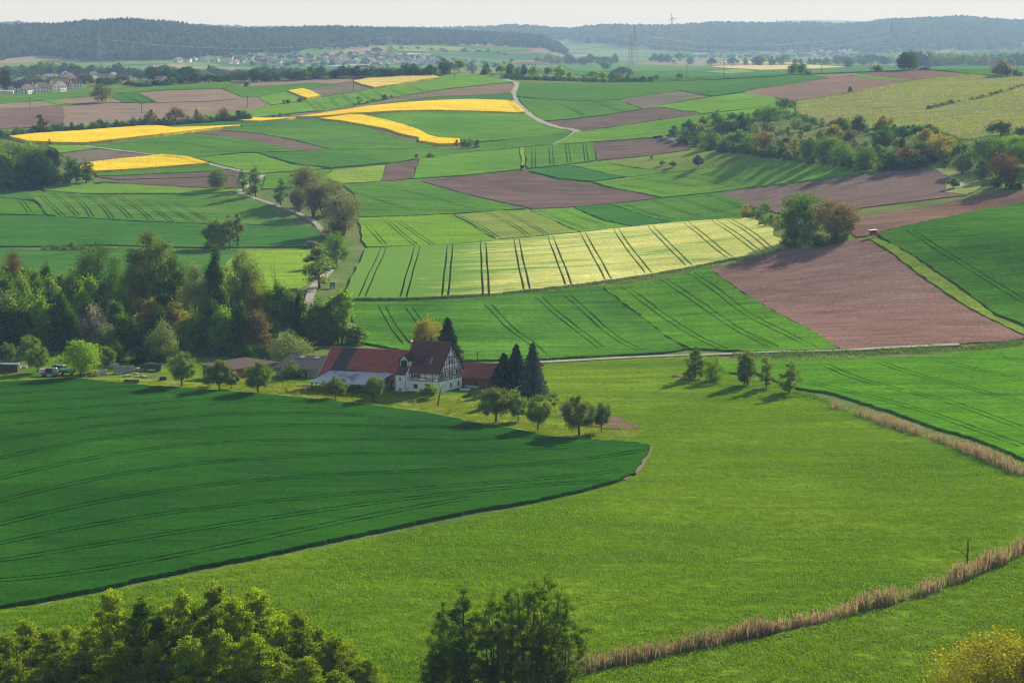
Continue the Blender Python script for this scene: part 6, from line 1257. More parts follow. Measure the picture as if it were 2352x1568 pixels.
stand('B4 1060,622', 'red and white hunting stand at the corner of the big brown field', 1.7, .9, plain_mat('faded_red_boards', (.33,.07,.085), .8, .25, 3), plain_mat('pale_pink_roof', (.72,.58,.60), .6, .1), CREAM, 1.7, rz=.3, ladder=False)
stand('A2 1424,1370', 'red hunting stand on legs at the top of the striped soil plot', 1.5, 1.6, REDP, DKWOOD, DKWOOD, 1.6)
stand('A3 191,1464', 'dark hunting stand above the big ploughed field', 1.8, 1.3, plain_mat('blue_black_boards', (.035,.045,.065), .8, .3), DKWOOD, DKWOOD, 1.7)
e = small('field_hut', 'B2 530,708', 'little brown field hut beside the lane', 'hut', rz=R(-12)); mb = MB(); mb.box(-1.7,1.7,-1.2,1.2,-.3,2.3); mb.build('wall', [plain_mat('hut_boards', (.15,.11,.085), .9, .3, 3)], e)
mb = MB(); mb.prism([(-1.5,2.2),(1.5,2.7),(1.5,2.82),(-1.5,2.32)], -2.0, 2.0, axis='x'); mb.build('roof', [DKWOOD], e); mb = MB(); mb.box(-.5,.5,-1.25,-1.2,-.2,1.8); mb.build('door', [TIMBER], e)
e = small('beehive_box', 'B2 705,1056', 'teal green beehive box on legs beside the lane', 'beehive', rz=.3); mb = MB(); mb.box(-.75,.75,-.6,.6,.7,2.0); mb.build('hive_body', [TEAL], e); mb = MB(); mb.box(-.9,.9,-.75,.75,2.0,2.14); mb.build('lid', [plain_mat('green_lid', (.05,.16,.11), .6, .2)], e)
for x in (-.6,.6):
    for y in (-.5,.5):
        mb = MB(); mb.box(x-.08,x+.08,y-.08,y+.08,-.2,.7); mb.build('leg', [DKWOOD], e)
# --- cars
CARM = {'dark': plain_mat('dark_car_paint', (.018,.022,.03), .25, .1, 1, .6), 'white': plain_mat('white_car_paint', (.75,.75,.75), .3, .05, 1, .6), 'red': plain_mat('red_car_paint', (.35,.05,.05), .3, .1, 1, .6), 'silver': plain_mat('silver_car_paint', (.42,.44,.47), .3, .1, 1, .6)}
def car(spec, paint, label, rz):
    e = small('parked_car' if 'parked' in label else 'car', spec, label, 'car', rz=rz)
    mb = MB(); mb.prism([(-2.2,.45),(-2.25,.85),(-1.5,.98),(-.8,1.5),(1.2,1.52),(2.0,1.05),(2.2,.95),(2.2,.45)], -.88, .88, axis='y'); o = mb.build('body', [CARM[paint]], e); md = o.modifiers.new('b', 'BEVEL'); md.width = .08; md.segments = 2
    for s in (-1, 1):
        mb = MB(); mb.prism([(-1.25,1.0),(-.72,1.42),(1.1,1.44),(1.7,1.04)], s*.885 - .012, s*.885 + .012, axis='y'); mb.build('side_window', [GLASS], e)
        for x in (-1.35, 1.35):
            mb = MB(); mb.tube([(x, s*.80-.1, .33),(x, s*.80+.1, .33)], .33, 12); mb.build('wheel', [RUBBER], e)
        mb = MB(); mb.box(-2.27,-2.2,s*.6-.16,s*.6+.16,.68,.82); mb.build('headlight', [CREAM], e)
    return e
car('A3 1328,1184', 'dark', 'dark parked car with a small trailer behind it on the slope', .1)
e = small('box_trailer', 'A3 1374,1181', 'small box trailer behind the parked dark car', 'trailer', rz=.1); mb = MB(); mb.box(-1.4,1.3,-.8,.8,.5,1.5); mb.build('box', [CARM['dark']], e)
for y in (-.8,.8):
    mb = MB(); mb.tube([(0,y-.08,.35),(0,y+.08,.35)], .35, 10); mb.build('wheel', [RUBBER], e)
mb = MB(); mb.beam((-1.4,0,.5),(-2.3,0,.45),.08,.08); mb.build('drawbar', [METAL], e)
car('A3 735,672', 'white', 'white car glimpsed on the road behind the crest hedge', .0); car('A3 1617,694', 'silver', 'silver car on the crest road right of the hedge', .0); car('A3 1787,690', 'red', 'red car on the crest road furthest right', .0); car('A2 1888,618', 'white', 'white car among the crest farm trees', .6)
car('A3 1262,562', 'white', 'white car on the far plain road below the pylon', .1); car('A3 1535,566', 'white', 'second white car on the far plain road', .1); car('A4 1228,562', 'white', 'white car on the far road right of the big pylon', .1)
# --- reed belts
def reeds(spec, label, wid, hgt, dens, seed):
    rng = np.random.default_rng(seed); c = ground_pts(spline(T(spec), 6)); s = np.concatenate([[0], np.cumsum(np.hypot(*np.diff(c, axis=0).T))]); n = int(s[-1] * wid * dens)
    u = rng.uniform(0, s[-1], n); b = np.stack([np.interp(u, s, c[:, 0]), np.interp(u, s, c[:, 1])], 1); d = np.gradient(c, axis=0); d /= np.hypot(d[:, 0], d[:, 1])[:, None]; nn = np.stack([-np.interp(u, s, d[:, 1]), np.interp(u, s, d[:, 0])], 1)
    thin = .5 + .3 * np.sin(u * .11 + seed) * np.sin(u * .043 + 2) + .3 * np.sin(u * .37 + seed * 2) * np.sin(u * .21); b = b + nn * rng.uniform(-.5, .5, (n, 1)) * wid * (.55 + .6 * thin[:, None]); z = terrain(b[:, 0], b[:, 1])
    kp = rng.uniform(size=n) < np.clip(thin * 2.0 - .12, .10, 1); b, z, thin, u = b[kp], z[kp], thin[kp], u[kp]; n = len(u)
    h = hgt * rng.uniform(.55, 1.18, n) * (.62 + .5 * thin); a = rng.uniform(0, 6.28, n); w = rng.uniform(.05, .10, n); lean = rng.normal(0, .14, (n, 2)) * h[:, None]
    B = np.column_stack([b, z - .1]); tp = np.column_stack([b + lean, z + h]); sd = np.stack([np.cos(a) * w, np.sin(a) * w, 0 * a], 1)
    v = np.stack([B - sd, B + sd, tp + sd * .5, tp - sd * .5], 1).reshape(-1, 3); f = np.arange(4 * n).reshape(n, 4)
    k = rng.uniform(size=n) < .6; m = k.sum(); q = tp[k]; sz = rng.uniform(.10, .19, (m, 1)); pv, pf = leaf_quads(rng, q, unit(rng.normal(size=(m, 3))), sz, .55, np.tile([.3, .1, 1.0], (m, 1)) + rng.normal(0, .3, (m, 3)))
    g = rng.uniform(size=n) < .30; mg = g.sum(); gv = v.reshape(n, 4, 3)[g].copy(); gv[:, 2:, 2] -= h[g][:, None] * .25
    V = np.concatenate([v, pv, gv.reshape(-1, 3)]); F = np.concatenate([f, pf + len(v), np.arange(4 * mg).reshape(mg, 4) + len(v) + len(pv)]); fm = np.concatenate([np.zeros(n), np.ones(m), np.full(mg, 2)])
    o = mesh_np('reeds', V, F, [REEDM, PLUME, LM['fresh']], fmat=fm); return tag(o, label, 'reeds', None, 'stuff')
REEDM = leaf_mat('dry_reed_stems', (.25,.185,.125), (.36,.27,.19), .28, (1.1,1.0,.8)); PLUME = leaf_mat('reed_plumes', (.42,.31,.22), (.55,.43,.32), .35, (1.2,1.05,.8))
reeds('D3 610,1500 900,1425 1200,1370 1500,1310 1750,1250 2050,1190 2330,1125', 'tall tan reed belt along the near ditch, its left stretch', 3.2, 2.3, 9, 1)
reeds('D4 -20,1165 250,1120 450,1080 620,1040 800,990 930,985', 'lower middle stretch of the near tan reed belt', 2.6, 1.9, 9, 2)
reeds('D4 930,950 1150,890 1400,830 1600,770 1800,690 1950,620 2100,560 2250,490 2440,390', 'tall right stretch of the near reed belt round the dead stump', 3.4, 2.6, 9, 3)
reeds('C4 700,700 900,765 1100,825 1300,895 1500,955 1700,1020 1900,1100 2100,1180 2300,1270 2420,1310', 'reddish reed belt along the ditch between meadow and right hand field', 3.4, 2.1, 6, 4)
# rough grass bank along the track, with white flowers
def bank(spec, label, wid, hgt, dens, seed, mats, frac):
    rng = np.random.default_rng(seed); c = ground_pts(spline(T(spec), 6)); s = np.concatenate([[0], np.cumsum(np.hypot(*np.diff(c, axis=0).T))]); n = int(s[-1] * wid * dens); u = rng.uniform(0, s[-1], n)
    d = np.gradient(c, axis=0); d /= np.hypot(d[:, 0], d[:, 1])[:, None]; nn = np.stack([-np.interp(u, s, d[:, 1]), np.interp(u, s, d[:, 0])], 1); b = np.stack([np.interp(u, s, c[:, 0]), np.interp(u, s, c[:, 1])], 1) + nn * rng.uniform(-.5, .5, (n, 1)) * wid
    lump = .6 + .4 * np.sin(u * .35 + seed) * np.sin(u * .13); z = terrain(b[:, 0], b[:, 1]) + rng.uniform(0, 1, n) * hgt * lump; p = np.column_stack([b, z])
    V, F = leaf_quads(rng, p, unit(rng.normal(size=(n, 3)) + np.array([0, 0, .6])), .28, .7, rng.normal(size=(n, 3)) * .5 + np.array([0, 0, 1.0])); o = mesh_np('rough_grass', V, F, mats, fmat=rng.choice(len(mats), n, p=frac)); return tag(o, label, 'rough grass', None, 'stuff')
WFL = plain_mat('white_umbels', (.70,.70,.62), .8, .1)
bank('C4 -150,262 70,262 300,256 800,245 1300,228 1800,203 2100,185 2420,160', 'thick dark grass bank beside the pale track', 7.0, 1.3, 7, 1, [LM['mid'], LM['dark']], [.5, .5])
bank('C4 100,292 400,288 700,280 1000,272', 'white flowering weeds along the foot of the grass bank', 2.5, .8, 5, 2, [LM['mid'], WFL], [.72, .28])
bank('C3 380,318 700,300 1100,278 1500,262 1700,258', 'low grass ridge along the upper edge of the meadow', 2.0, .7, 7, 3, [LM['mid'], LM['dark']], [.6, .4])
bank('C4 390,585 500,610 640,655 700,690', 'dark weeds on the ditch below the alders', 2.2, .9, 7, 5, [LM['mid'], LM['dark']], [.5, .5])
bank('C1 480,478 780,492 1200,531 2000,590 C2 500,862 1000,915 1500,985 2000,1085 2352,1145', 'dark tufty verge between the orchard grass and the wheat', 1.0, .55, 10, 6, [LM['mid'], LM['dark']], [.5, .5])
bank('B3 0,1122 400,1082 700,1052 1000,1010 1300,965 1700,890 B4 0,810 380,705 640,672 960,640', 'shaggy verge along the lower edge of the barley', 2.4, .6, 6, 7, [LM['fresh'], LM['mid']], [.6, .4])
# ------------------------------------------------------------------ vineyard
vp = clean(ground_pts(densify(T('A4 384,872 600,843 950,790 1350,707 1600,671 1890,646 2352,663 2480,668 2480,1130 2060,1168 1880,1203 1700,1168 1400,1102 1000,1112 560,1062 405,952'), 9)), .6)
vm = crop_mat('vineyard_ground', (.175,.215,.085), (.25,.27,.12), rot=-heading('A4 700,960 1300,880'), row=7, rowamt=.38, patch=.03, fine=.6)
tag(slab('vineyard', vp, .05, vm, lift=.15), 'terraced vineyard slope of pale yellowish green', 'vineyard', None, 'structure')
def vines():
    rng = np.random.default_rng(21); g = ground_pts(T('A4 700,960 1300,880')); d = g[1] - g[0]; d /= np.hypot(*d); n = np.array([-d[1], d[0]]); c = vp.mean(0); P = []
    for k in range(-150, 150):
        off = k * 2.3 + .3 * math.sin(k); m = 1100; t = rng.uniform(-330, 330, m); gap = np.sin(t * .05 + k * .9) > -.93; q = c + np.outer(t, d) + n * (off + rng.normal(0, .22, (m, 1))); P.append(q[gap])
    P = np.concatenate(P); P = P[in_poly(P, vp)]; z = terrain(P[:, 0], P[:, 1]); p = np.column_stack([P, z + .5 + rng.uniform(0, 1.0, len(P))])
    # grass lanes between the blocks stay free
    for lane_ in ('A4 950,790 1250,830 1380,880 1500,950', 'A4 1290,825 1600,760 2000,685 2352,640', 'A4 560,1060 900,985 1380,900', 'A4 400,960 600,930 900,880'):
        L_ = ground_pts(spline(T(lane_), 8)); dd = np.min(np.hypot(p[:, None, 0] - L_[None, ::2, 0], p[:, None, 1] - L_[None, ::2, 1]), 1); p = p[dd > 4.5]
    V, F = leaf_quads(rng, p, unit(rng.normal(size=p.shape) + np.array([0, 0, .5])), .42, .7); k = rng.uniform(size=len(p))
    o = mesh_np('vine_rows', V, F, [LM['yellow'], LM['silver'], LM['fresh']], fmat=np.where(k < .30 + .35 * (np.sin(p @ np.array([n[0], n[1], 0]) * .27) > 0), 0, np.where(k < .88, 1, 2))); tag(o, 'long rows of young vines on the right hand slope', 'vines', None, 'stuff')
vines()
for q_, lb_ in (('A4 1290,826 1600,762 2000,690 2200,664', 'grassy terrace bank under the top vineyard block'), ('A4 1390,915 1700,838 2000,775 2352,700', 'grassy terrace bank through the upper vineyard'), ('A4 420,1030 700,1000 1000,960 1380,905', 'grassy terrace bank through the lower vineyard'), ('A4 1000,800 1200,815 1330,850 1420,900 1500,948', 'green footpath dropping between the vineyard blocks'), ('A4 1500,955 1700,1010 2000,1020 2352,960', 'grassy terrace bank across the lower right vineyard')):
    bank(q_, lb_, 4.5, .7, 3, len(q_), [LM['mid'], LM['fresh']], [.6, .4])
# ------------------------------------------------------------------ the far plain and hills
F('palesoil', 'A2 600,468 800,432 1100,402 1180,411 1160,450 900,476 640,494', 'hazy brown field on the far hillside left of the tall pylons', 'A2 600,480 1100,420', h=.5)
F('stubble', 'A2 1200,402 1500,396 1880,411 1880,440 1500,449 1260,440', 'hazy pale field on the far hillside right of the tall pylons', 'A2 1200,420 1800,420', h=.5)
F('wheat', 'A2 1925,416 2352,401 2400,440 1930,446', 'hazy green field on the far hillside', 'A2 1925,430 2300,420', h=.5)
F('palesoil', 'A1 1620,660 1850,600 2050,590 2000,615 1760,655 A1 1640,668', 'far brown field behind the pointed dark tree', 'A1 1650,650 2000,600', h=.5)
F('bluewheat', 'A3 -100,640 500,572 1150,560 1750,575 2050,576 A4 1300,574 2100,569 2500,569 2500,600 1560,603 900,625 560,640 0,668 A3 1800,690 1300,706 600,640', 'wide blue green field of the far plain', 'A3 300,600 2000,600', h=.3)
F('wheat', 'A3 520,568 1150,558 1750,574 1950,576 1850,600 1300,625 640,618', 'long green field on the far plain behind the roadside hedge', 'A3 600,590 1700,590', h=.7)
F('palesoil', 'A3 1130,546 1500,532 1850,527 2352,546 2352,569 1700,573 1150,558', 'far brown field below the row of round trees', 'A3 1200,550 2200,555', h=.7)
F('stubble', 'A3 1750,625 2050,598 2180,622 1950,638', 'pale strip on the far plain', 'A3 1750,625 2180,620', h=.7)
F('paleface', 'A4 -220,528 0,531 300,545 480,545 480,556 100,554 -200,540', 'far thin rapeseed strip behind the round trees', 'A4 -200,535 400,550', h=.9, a=(.46,.40,.15), b2=(.52,.45,.18))
F('paleface', 'A4 -350,576 0,568 500,563 830,580 560,595 100,608 -200,590', 'far pale rapeseed field in front of the round trees', 'A4 -300,580 700,580', h=.9, a=(.46,.40,.15), b2=(.52,.45,.18))
def to_v(x, y, z):
    d = np.stack([x, y, z - CAMH], -1); f = d[..., 1] * cp - d[..., 2] * sp; u = d[..., 1] * sp + d[..., 2] * cp
    return 1176 + d[..., 0] / f * FPX / K, 784 - u / f * FPX / K
def forest(name, label, n, ylo, yhi, edge, ridge, hgt, wid, conif, seed, mats):
    rng = np.random.default_rng(seed); y = rng.uniform(ylo, yhi, n * 2); x = rng.uniform(-.34, .34, n * 2) * y; z = terrain(x, y); v, vy = to_v(x, y, z)
    e = lerp_tab(edge, v); r = lerp_tab(ridge, v); pn = np.sin(x * .004 + seed) * np.sin(y * .0035 + x * .002)
    k = (vy < e + rng.normal(0, 3, len(y))) & (z > 58) & (pn > -.97); x, y, z, v, vy = x[k][:n], y[k][:n], z[k][:n], v[k][:n], vy[k][:n]; n = len(x)
    r = lerp_tab(ridge, v); near = np.clip(1 - (vy - r) / 6.0, 0, 1); con = rng.uniform(size=n) < conif * (.35 + .65 * near) * (.6 + .5 * np.sin(x * .006) ** 2)
    import bmesh
    bm = bmesh.new(); bmesh.ops.create_icosphere(bm, subdivisions=1, radius=1); iv = np.array([w_.co[:] for w_ in bm.verts]); jf = np.array([[w_.index for w_ in f.verts] for f in bm.faces]); bm.free()
    bl = np.where(~con)[0]; m = len(bl); s = rng.uniform(.7, 1.3, (m, 1, 1)); jit = 1 + rng.uniform(-.28, .28, (m, len(iv), 1))
    V = iv[None] * jit * s * np.array([wid, wid, hgt * .62]); V += np.stack([x[bl], y[bl], z[bl] + hgt * .55], -1)[:, None]; Fb = (jf[None] + (np.arange(m) * len(iv))[:, None, None]).reshape(-1, 3); V = V.reshape(-1, 3)
    cn = np.where(con)[0]; c = len(cn); a = np.arange(6) * math.pi / 3; ring = np.stack([np.cos(a), np.sin(a), 0 * a], 1); h = hgt * rng.uniform(.9, 1.55, (c, 1)); w_ = wid * .55 * rng.uniform(.7, 1.2, (c, 1, 1)); b = np.stack([x[cn], y[cn], z[cn]], -1)
    CV = np.concatenate([b[:, None] + ring[None] * w_ + np.array([0, 0, 1.0]), (b + np.concatenate([np.zeros((c, 2)), h], 1))[:, None]], 1).reshape(-1, 3)
    t = np.array([[i, (i + 1) % 6, 6] for i in range(6)]); Fc = (t[None] + (np.arange(c) * 7)[:, None, None]).reshape(-1, 3) + len(V)
    mb_ = np.repeat(rng.choice(3, m, p=[.45, .35, .2]), len(jf)); o = mesh_np(name, np.concatenate([V, CV]), np.concatenate([Fb, Fc]), mats, fmat=np.concatenate([mb_, np.full(len(Fc), 3)])); return tag(o, label, 'forest', None, 'stuff')
FM = [plain_mat('forest_crowns', (.030,.050,.018), .95, .3, .05, 0), plain_mat('fresh_forest_crowns', (.055,.078,.024), .95, .3, .05, 0), plain_mat('pale_forest_crowns', (.065,.070,.030), .95, .3, .05, 0), plain_mat('dark_conifers', (.012,.020,.014), .95, .3, .05, 0)]
forest('forest', 'dense dark wood covering the nearer blue hill', 30000, 3350, 5560, [(-900,148),(0,147),(380,143),(470,130),(560,123),(650,120),(760,109),(900,101),(1150,103),(1250,110),(1300,125),(1320,60),(3000,60)], RIDGE1, 13, 6.5, .62, 5, FM)
forest('forest', 'hazy woodland on the farther pale hills', 16000, 5700, 8150, [(-900,70),(1148,80),(1300,92),(1420,102),(1600,118),(2000,116),(2352,112),(3000,112)], RIDGE2, 18, 15, .22, 6, FM)
# ------------------------------------------------------------------ houses in the distance
WALLS = {'white': plain_mat('village_white', (.74,.73,.71), .9, .05), 'cream': plain_mat('village_cream', (.60,.52,.40), .9, .08), 'grey': plain_mat('village_grey', (.42,.41,.40), .9, .08)}
ROOFS = {'brown': plain_mat('village_brown_roof', (.075,.052,.045), .85, .2), 'red': plain_mat('village_red_roof', (.22,.085,.060), .85, .2), 'grey': plain_mat('village_grey_roof', (.12,.12,.125), .8, .2), 'pale': plain_mat('pale_sheet_roof', (.50,.50,.50), .6, .1)}
VH = {}
def vhouse_mesh(kind):
    if kind in VH: return VH[kind]
    w, d, h, r = {'gable': (5, 4.2, 5.2, 3.6), 'low': (6, 4.5, 3.4, 2.6), 'wide': (8, 5, 5.4, 3.0), 'hall': (14, 8, 4.2, .8), 'tall': (5, 5, 8.0, 3.4)}[kind]
    mb = MB(); mb.box(-w, w, -d, d, -1.5, h); mb.prism([(-d, h), (d, h), (0, h + r)], -w, w, axis='x'); a = mb.build('wall', [None])
    mb = MB(); o_ = .5; s = r / d
    for g in (-1, 1): mb.prism([(g * (d + o_), h - o_ * s), (0, h + r), (0, h + r + .28), (g * (d + o_), h - o_ * s + .28)], -w - o_, w + o_, axis='x')
    b = mb.build('roof', [None]); wb = MB()
    for z in ([1.0, 3.4] if h > 4.5 else [1.0]):
        for x in np.linspace(-w * .65, w * .65, 3 if w < 7 else 5):
            for g in (-1, 1): wb.box(x - .55, x + .55, g * (d + .03) - .03, g * (d + .03) + .03, z, z + 1.25)
        for y in (-d * .45, d * .45):
            for g in (-1, 1): wb.box(g * (w + .03) - .03, g * (w + .03) + .03, y - .5, y + .5, z, z + 1.25)
    c = wb.build('windows', [None]); VH[kind] = (a.data, b.data, c.data)
    for q in (a, b, c): bpy.data.objects.remove(q)
    # one joined mesh for the houses too far to show their parts
    return VH[kind]
def joined(kind):
    k = kind + 'J'
    if k in VH: return VH[k]
    A = vhouse_mesh(kind); V = []; Fs = []; M = []
    for i, me in enumerate(A):
        b = len(V); V += [v.co[:] for v in me.vertices]
        for p in me.polygons: Fs.append([b + q for q in p.vertices]); M.append(i)
    me = bpy.data.meshes.new('house'); me.from_pydata(V, [], Fs)
    for _ in range(3): me.materials.append(None)
    me.polygons.foreach_set('material_index', M); me.update(); VH[k] = me; return me
def vhouse(x, y, kind, wall, roof, rz, s, label, group, parts):
    z = tz(x, y)
    if parts:
        e = empty('house', (x, y, z), rz); e.scale = (s, s, s); tag(e, label, 'house', group)
        for nm, me, m in zip(('wall', 'roof', 'window'), vhouse_mesh(kind), (WALLS[wall], ROOFS[roof], GLASS)):
            if nm == 'window': continue
            o = bpy.data.objects.new(nm, me); link(o, e); setmat(o, 0, m)
        wm = vhouse_win(kind)
        for (px, py, pz, face) in wm[1][:14]:
            o = bpy.data.objects.new('window', wm[0]); link(o, e); setmat(o, 0, GLASS); o.location = (px, py, pz); o.rotation_euler = (0, 0, face)
        return e
    o = bpy.data.objects.new('house' if kind != 'hall' else 'hall', joined(kind)); link(o); setmat(o, 0, WALLS[wall]); setmat(o, 1, ROOFS[roof]); setmat(o, 2, GLASS); o.location = (x, y, z); o.rotation_euler = (0, 0, rz); o.scale = (s, s, s)
    return tag(o, label, 'house' if kind != 'hall' else 'hall', group)
def vhouse_win(kind):
    k = kind + 'W'
    if k in VH: return VH[k]
    w, d, h, r = {'gable': (5, 4.2, 5.2, 3.6), 'low': (6, 4.5, 3.4, 2.6), 'wide': (8, 5, 5.4, 3.0), 'hall': (14, 8, 4.2, .8), 'tall': (5, 5, 8.0, 3.4)}[kind]
    mb = MB(); mb.box(-.55, .55, -.03, .03, 0, 1.25); o = mb.build('window', [None]); me = o.data; bpy.data.objects.remove(o); L_ = []
    for z in ([1.0, 3.4] if h > 4.5 else [1.0]):
        for y in (-d * .45, d * .45): L_.append((w + .03, y, z, math.pi / 2)); L_.append((-w - .03, y, z, math.pi / 2))
        for x in (-w * .6, 0, w * .6): L_.append((x, -d - .03, z, 0))
    VH[k] = (me, L_); return VH[k]
def village(text, where, group, parts=False, rs=5):
    rng = np.random.default_rng(rs); L_ = []; crop = 'A1'
    for it in text.replace('\n', ';').split(';'):
        t = it.split()
        if not t: continue
        if t[0] in CROP: crop = t.pop(0)
        (vx, vy), = T(f'{crop} {t[1]},{t[2]}'); L_.append((vx, vy, t[0], t[3], t[4], float(t[5]) if len(t) > 5 else rng.choice([.3, 1.2, -.5, -1.2, .8]) + rng.uniform(-.15, .15), float(t[6]) if len(t) > 6 else 1.0))
    L_.sort()
    for i, (vx, vy, k, wl, rf, rz, s) in enumerate(L_):
        x, y, z = spot(vx, vy); vhouse(x, y, k, wl, rf, rz, s * (.86 if parts else 1), f'{wl} {rf}-roofed {"hall" if k == "hall" else "house"}, {ORD[i]} from the left {where}', group, parts)
village('''A1 hall 45 802 white pale .1 .55 ; gable 165 795 white brown .4 ; gable 228 808 white brown 1.3 ; gable 352 797 white brown 1.0 1.1 ; low 130 712 white grey ; wide 275 705 cream brown .3 .8 ; low 445 672 white pale .2 ; gable 557 662 white brown 1.4 ; wide 560 738 cream red .5 .8 ; gable 512 785 white grey 1.2 ; gable 652 755 white brown .6 ; wide 620 688 grey brown .1 1.15
wide 690 690 grey brown .2 ; low 410 742 cream brown .3 .9 ; low 370 722 white grey .6 ; low 720 668 white grey .5 ; gable 800 668 white brown 1.1 ; low 872 672 white grey .4 ; low 882 725 white brown .3 ; low 935 700 white brown .8 ; gable 968 674 white grey 1.2 ; low 1042 688 white brown .4 ; gable 1106 678 white brown .2 ; gable 1292 680 white brown .9 ; low 1386 706 white grey .3 ; low 1438 708 white grey .6 ; gable 20 760 white brown .8 ; gable 92 775 white grey .3 ; gable 325 765 white brown .5 ; low 462 712 grey brown .4 ; gable 590 702 white brown 1.2 ; low 205 742 grey brown .2 ; gable 480 755 cream brown .9 ; gable 300 735 grey brown .7''', 'in the near village', 'houses of the near village', parts=True)
def scatter(n, poly, seed, minsep=9):
    rng = np.random.default_rng(seed); P = T(poly); xs = [p[0] for p in P]; ys = [p[1] for p in P]; o = []
    while len(o) < n:
        c = np.column_stack([rng.uniform(min(xs), max(xs), 400), rng.uniform(min(ys), max(ys), 400)]); c = c[in_poly(c, P)]
        for q in c:
            if len(o) >= n: break
            if all(abs(q[0] - w_[0]) + 2.0 * abs(q[1] - w_[1]) > minsep for w_ in o): o.append(tuple(q))
        minsep *= .9
    return sorted(o)
def far_village(n, poly, seed, where, group, s=1.0):
    rng = np.random.default_rng(seed)
    for i, (vx, vy) in enumerate(scatter(n, poly, seed)):
        x, y, z = spot(vx, vy); k = rng.choice(['gable', 'gable', 'low', 'wide']); wl = rng.choice(['white', 'white', 'white', 'cream']); rf = rng.choice(['brown', 'red', 'brown', 'grey'])
        vhouse(x, y, k, wl, rf, rng.uniform(0, 3), s * rng.uniform(.85, 1.15), f'{wl} {rf}-roofed house, {ORD[i]} from the left {where}', group, False)
far_village(88, 'A2 40,500 300,488 600,490 1000,488 1500,482 1600,500 1560,558 1250,570 900,572 640,556 480,545 300,572 60,556', 31, 'in the hazy middle village', 'houses of the hazy middle village')
far_village(18, 'A1 1470,520 1600,512 1820,520 1950,512 2230,505 2300,545 2180,556 1900,545 1640,540 1480,538', 32, 'in the hazy hamlet under the left hill', 'houses of the hazy hamlet')
far_village(46, 'A3 1580,490 1900,470 2352,478 A4 300,452 880,438 900,490 500,500 0,512 A3 2000,508', 33, 'in the palest village at the far right', 'houses of the palest village', 1.15)
village('''A2 hall 770 588 white pale .1 1.1 ; hall 930 590 white pale .05 1.3 ; hall 1080 592 white grey .1 1.0 ; wide 960 606 white grey .1 ; hall 1370 494 white pale .1 1.6 ; wide 1550 556 white red .4 1.2 ; hall 1170 525 cream grey 0 1.2''', 'beside the middle village', 'halls by the middle village')
village('''A3 hall 120 556 white red .1 1.0 ; hall 270 564 cream red .05 1.5 ; wide 372 562 white red .2 1.3 ; hall 1700 476 white pale .1 1.5''', 'of the far plain halls', 'farm halls on the far plain')
village('A2 hall 1625 636 white pale .1 .6', 'under the crest trees', None)
# ------------------------------------------------------------------ trees in the distance
def wood_row(group, where, spec, n, hpx, wpx, leaves=('dark', 'mid', 'dark', 'deep'), kinds=('round', 'oak', 'round', 'elm'), jit=10): return row_of(group, where, spec, n, list(kinds), list(leaves), hpx, wpx, jit, noun='tree')
wood_row('trees behind the near village', 'behind the near village', 'A1 -40,668 400,650 700,655 1000,660 1300,690 1700,704', 34, (70, 118), (95, 160))
wood_row('trees in the near village', 'among the near village houses', 'A1 -20,740 150,740 250,720 330,700 440,730 540,720 640,740 760,700 850,740 980,710 1060,720 1160,748 1280,742 1400,735 1500,728', 36, (35, 72), (55, 110), ('dark','mid','deep','bronze'), ('round','spruce','round','elm','shrub'))
wood_row('trees along the left crest', 'along the crest between the villages', 'A1 1480,728 1900,705 2352,695 A2 300,690 700,672 1100,662 1560,650', 44, (62, 105), (80, 130))
wood_row('hazy trees before the hamlet', 'in the hazy belt before the hamlet', 'A1 1250,620 1500,640 1750,640 2000,648 2300,640 A2 200,640 560,630', 30, (40, 75), (55, 100), kinds=('round', 'elm', 'round'))
wood_row('hazy trees round the middle village', 'around the hazy middle village', 'A2 0,555 200,570 400,560 560,575 700,560 900,582 1100,575 1240,570 1400,565 1600,548 1300,520 900,510 500,512 100,505 1000,500 1650,510 2000,545 2300,550', 64, (20, 42), (28, 60), kinds=('round', 'round', 'elm'))
wood_row('hazy trees on the hillside', 'on the hazy hillside below the wood', 'A2 640,480 900,470 1100,452 1060,440 1360,420 1700,445 1900,440 2250,480', 20, (18, 36), (30, 60), kinds=('round', 'shrub'))
cluster('round trees of the far road', 'in the row along the far road', '''
A3 round 1535 532 463 72 dark ; sparse 1487 570 513 50 bronze ; round 1625 560 495 60 dark ; round 1808 574 505 66 dark ; round 1990 568 503 86 dark ; round 2100 567 498 40 dark ; round 2215 568 488 106 dark ; round 1325 545 468 50 dark ; round 1375 545 466 60 dark ; round 1435 545 470 70 dark ; round 1300 540 490 50 mid
A4 round 82 568 488 100 dark ; round 190 568 488 66 dark ; round 240 563 501 44 dark ; round 278 568 480 44 dark ; round 312 545 475 76 dark ; round 392 556 506 50 dark ; round 441 554 505 45 dark ; round 520 563 503 45 dark ; round 560 563 501 40 dark ; round 600 563 508 44 dark ; round 660 565 498 70 dark ; round 843 588 498 70 dark ; round 980 562 518 50 dark ; round 1035 560 498 60 dark''', noun='round tree')
wood_row('hazy trees by the farm halls', 'by the farm halls on the far plain', 'A3 300,552 500,548 640,552 800,556 950,556 1010,552', 17, (40, 92), (50, 110))
cluster('hazy trees of the far hollow', 'in the hollow behind the roadside hedge', '''A3 round 905 604 533 80 dark ; round 970 645 598 55 dark ; round 1020 648 578 75 dark ; round 1060 648 582 75 dark ; round 1110 650 592 60 dark''', noun='tree')
wood_row('trees beyond the big pylon', 'in the belt beyond the big pylon', 'A4 720,552 900,548 1100,552 1230,548', 18, (40, 80), (50, 90))
wood_row('hazy wood behind the lone group', 'in the hazy wood behind the big lone group', 'A4 1560,572 1800,570 2100,566 2400,564', 30, (66, 110), (80, 125), ('mid','dark','olive'))
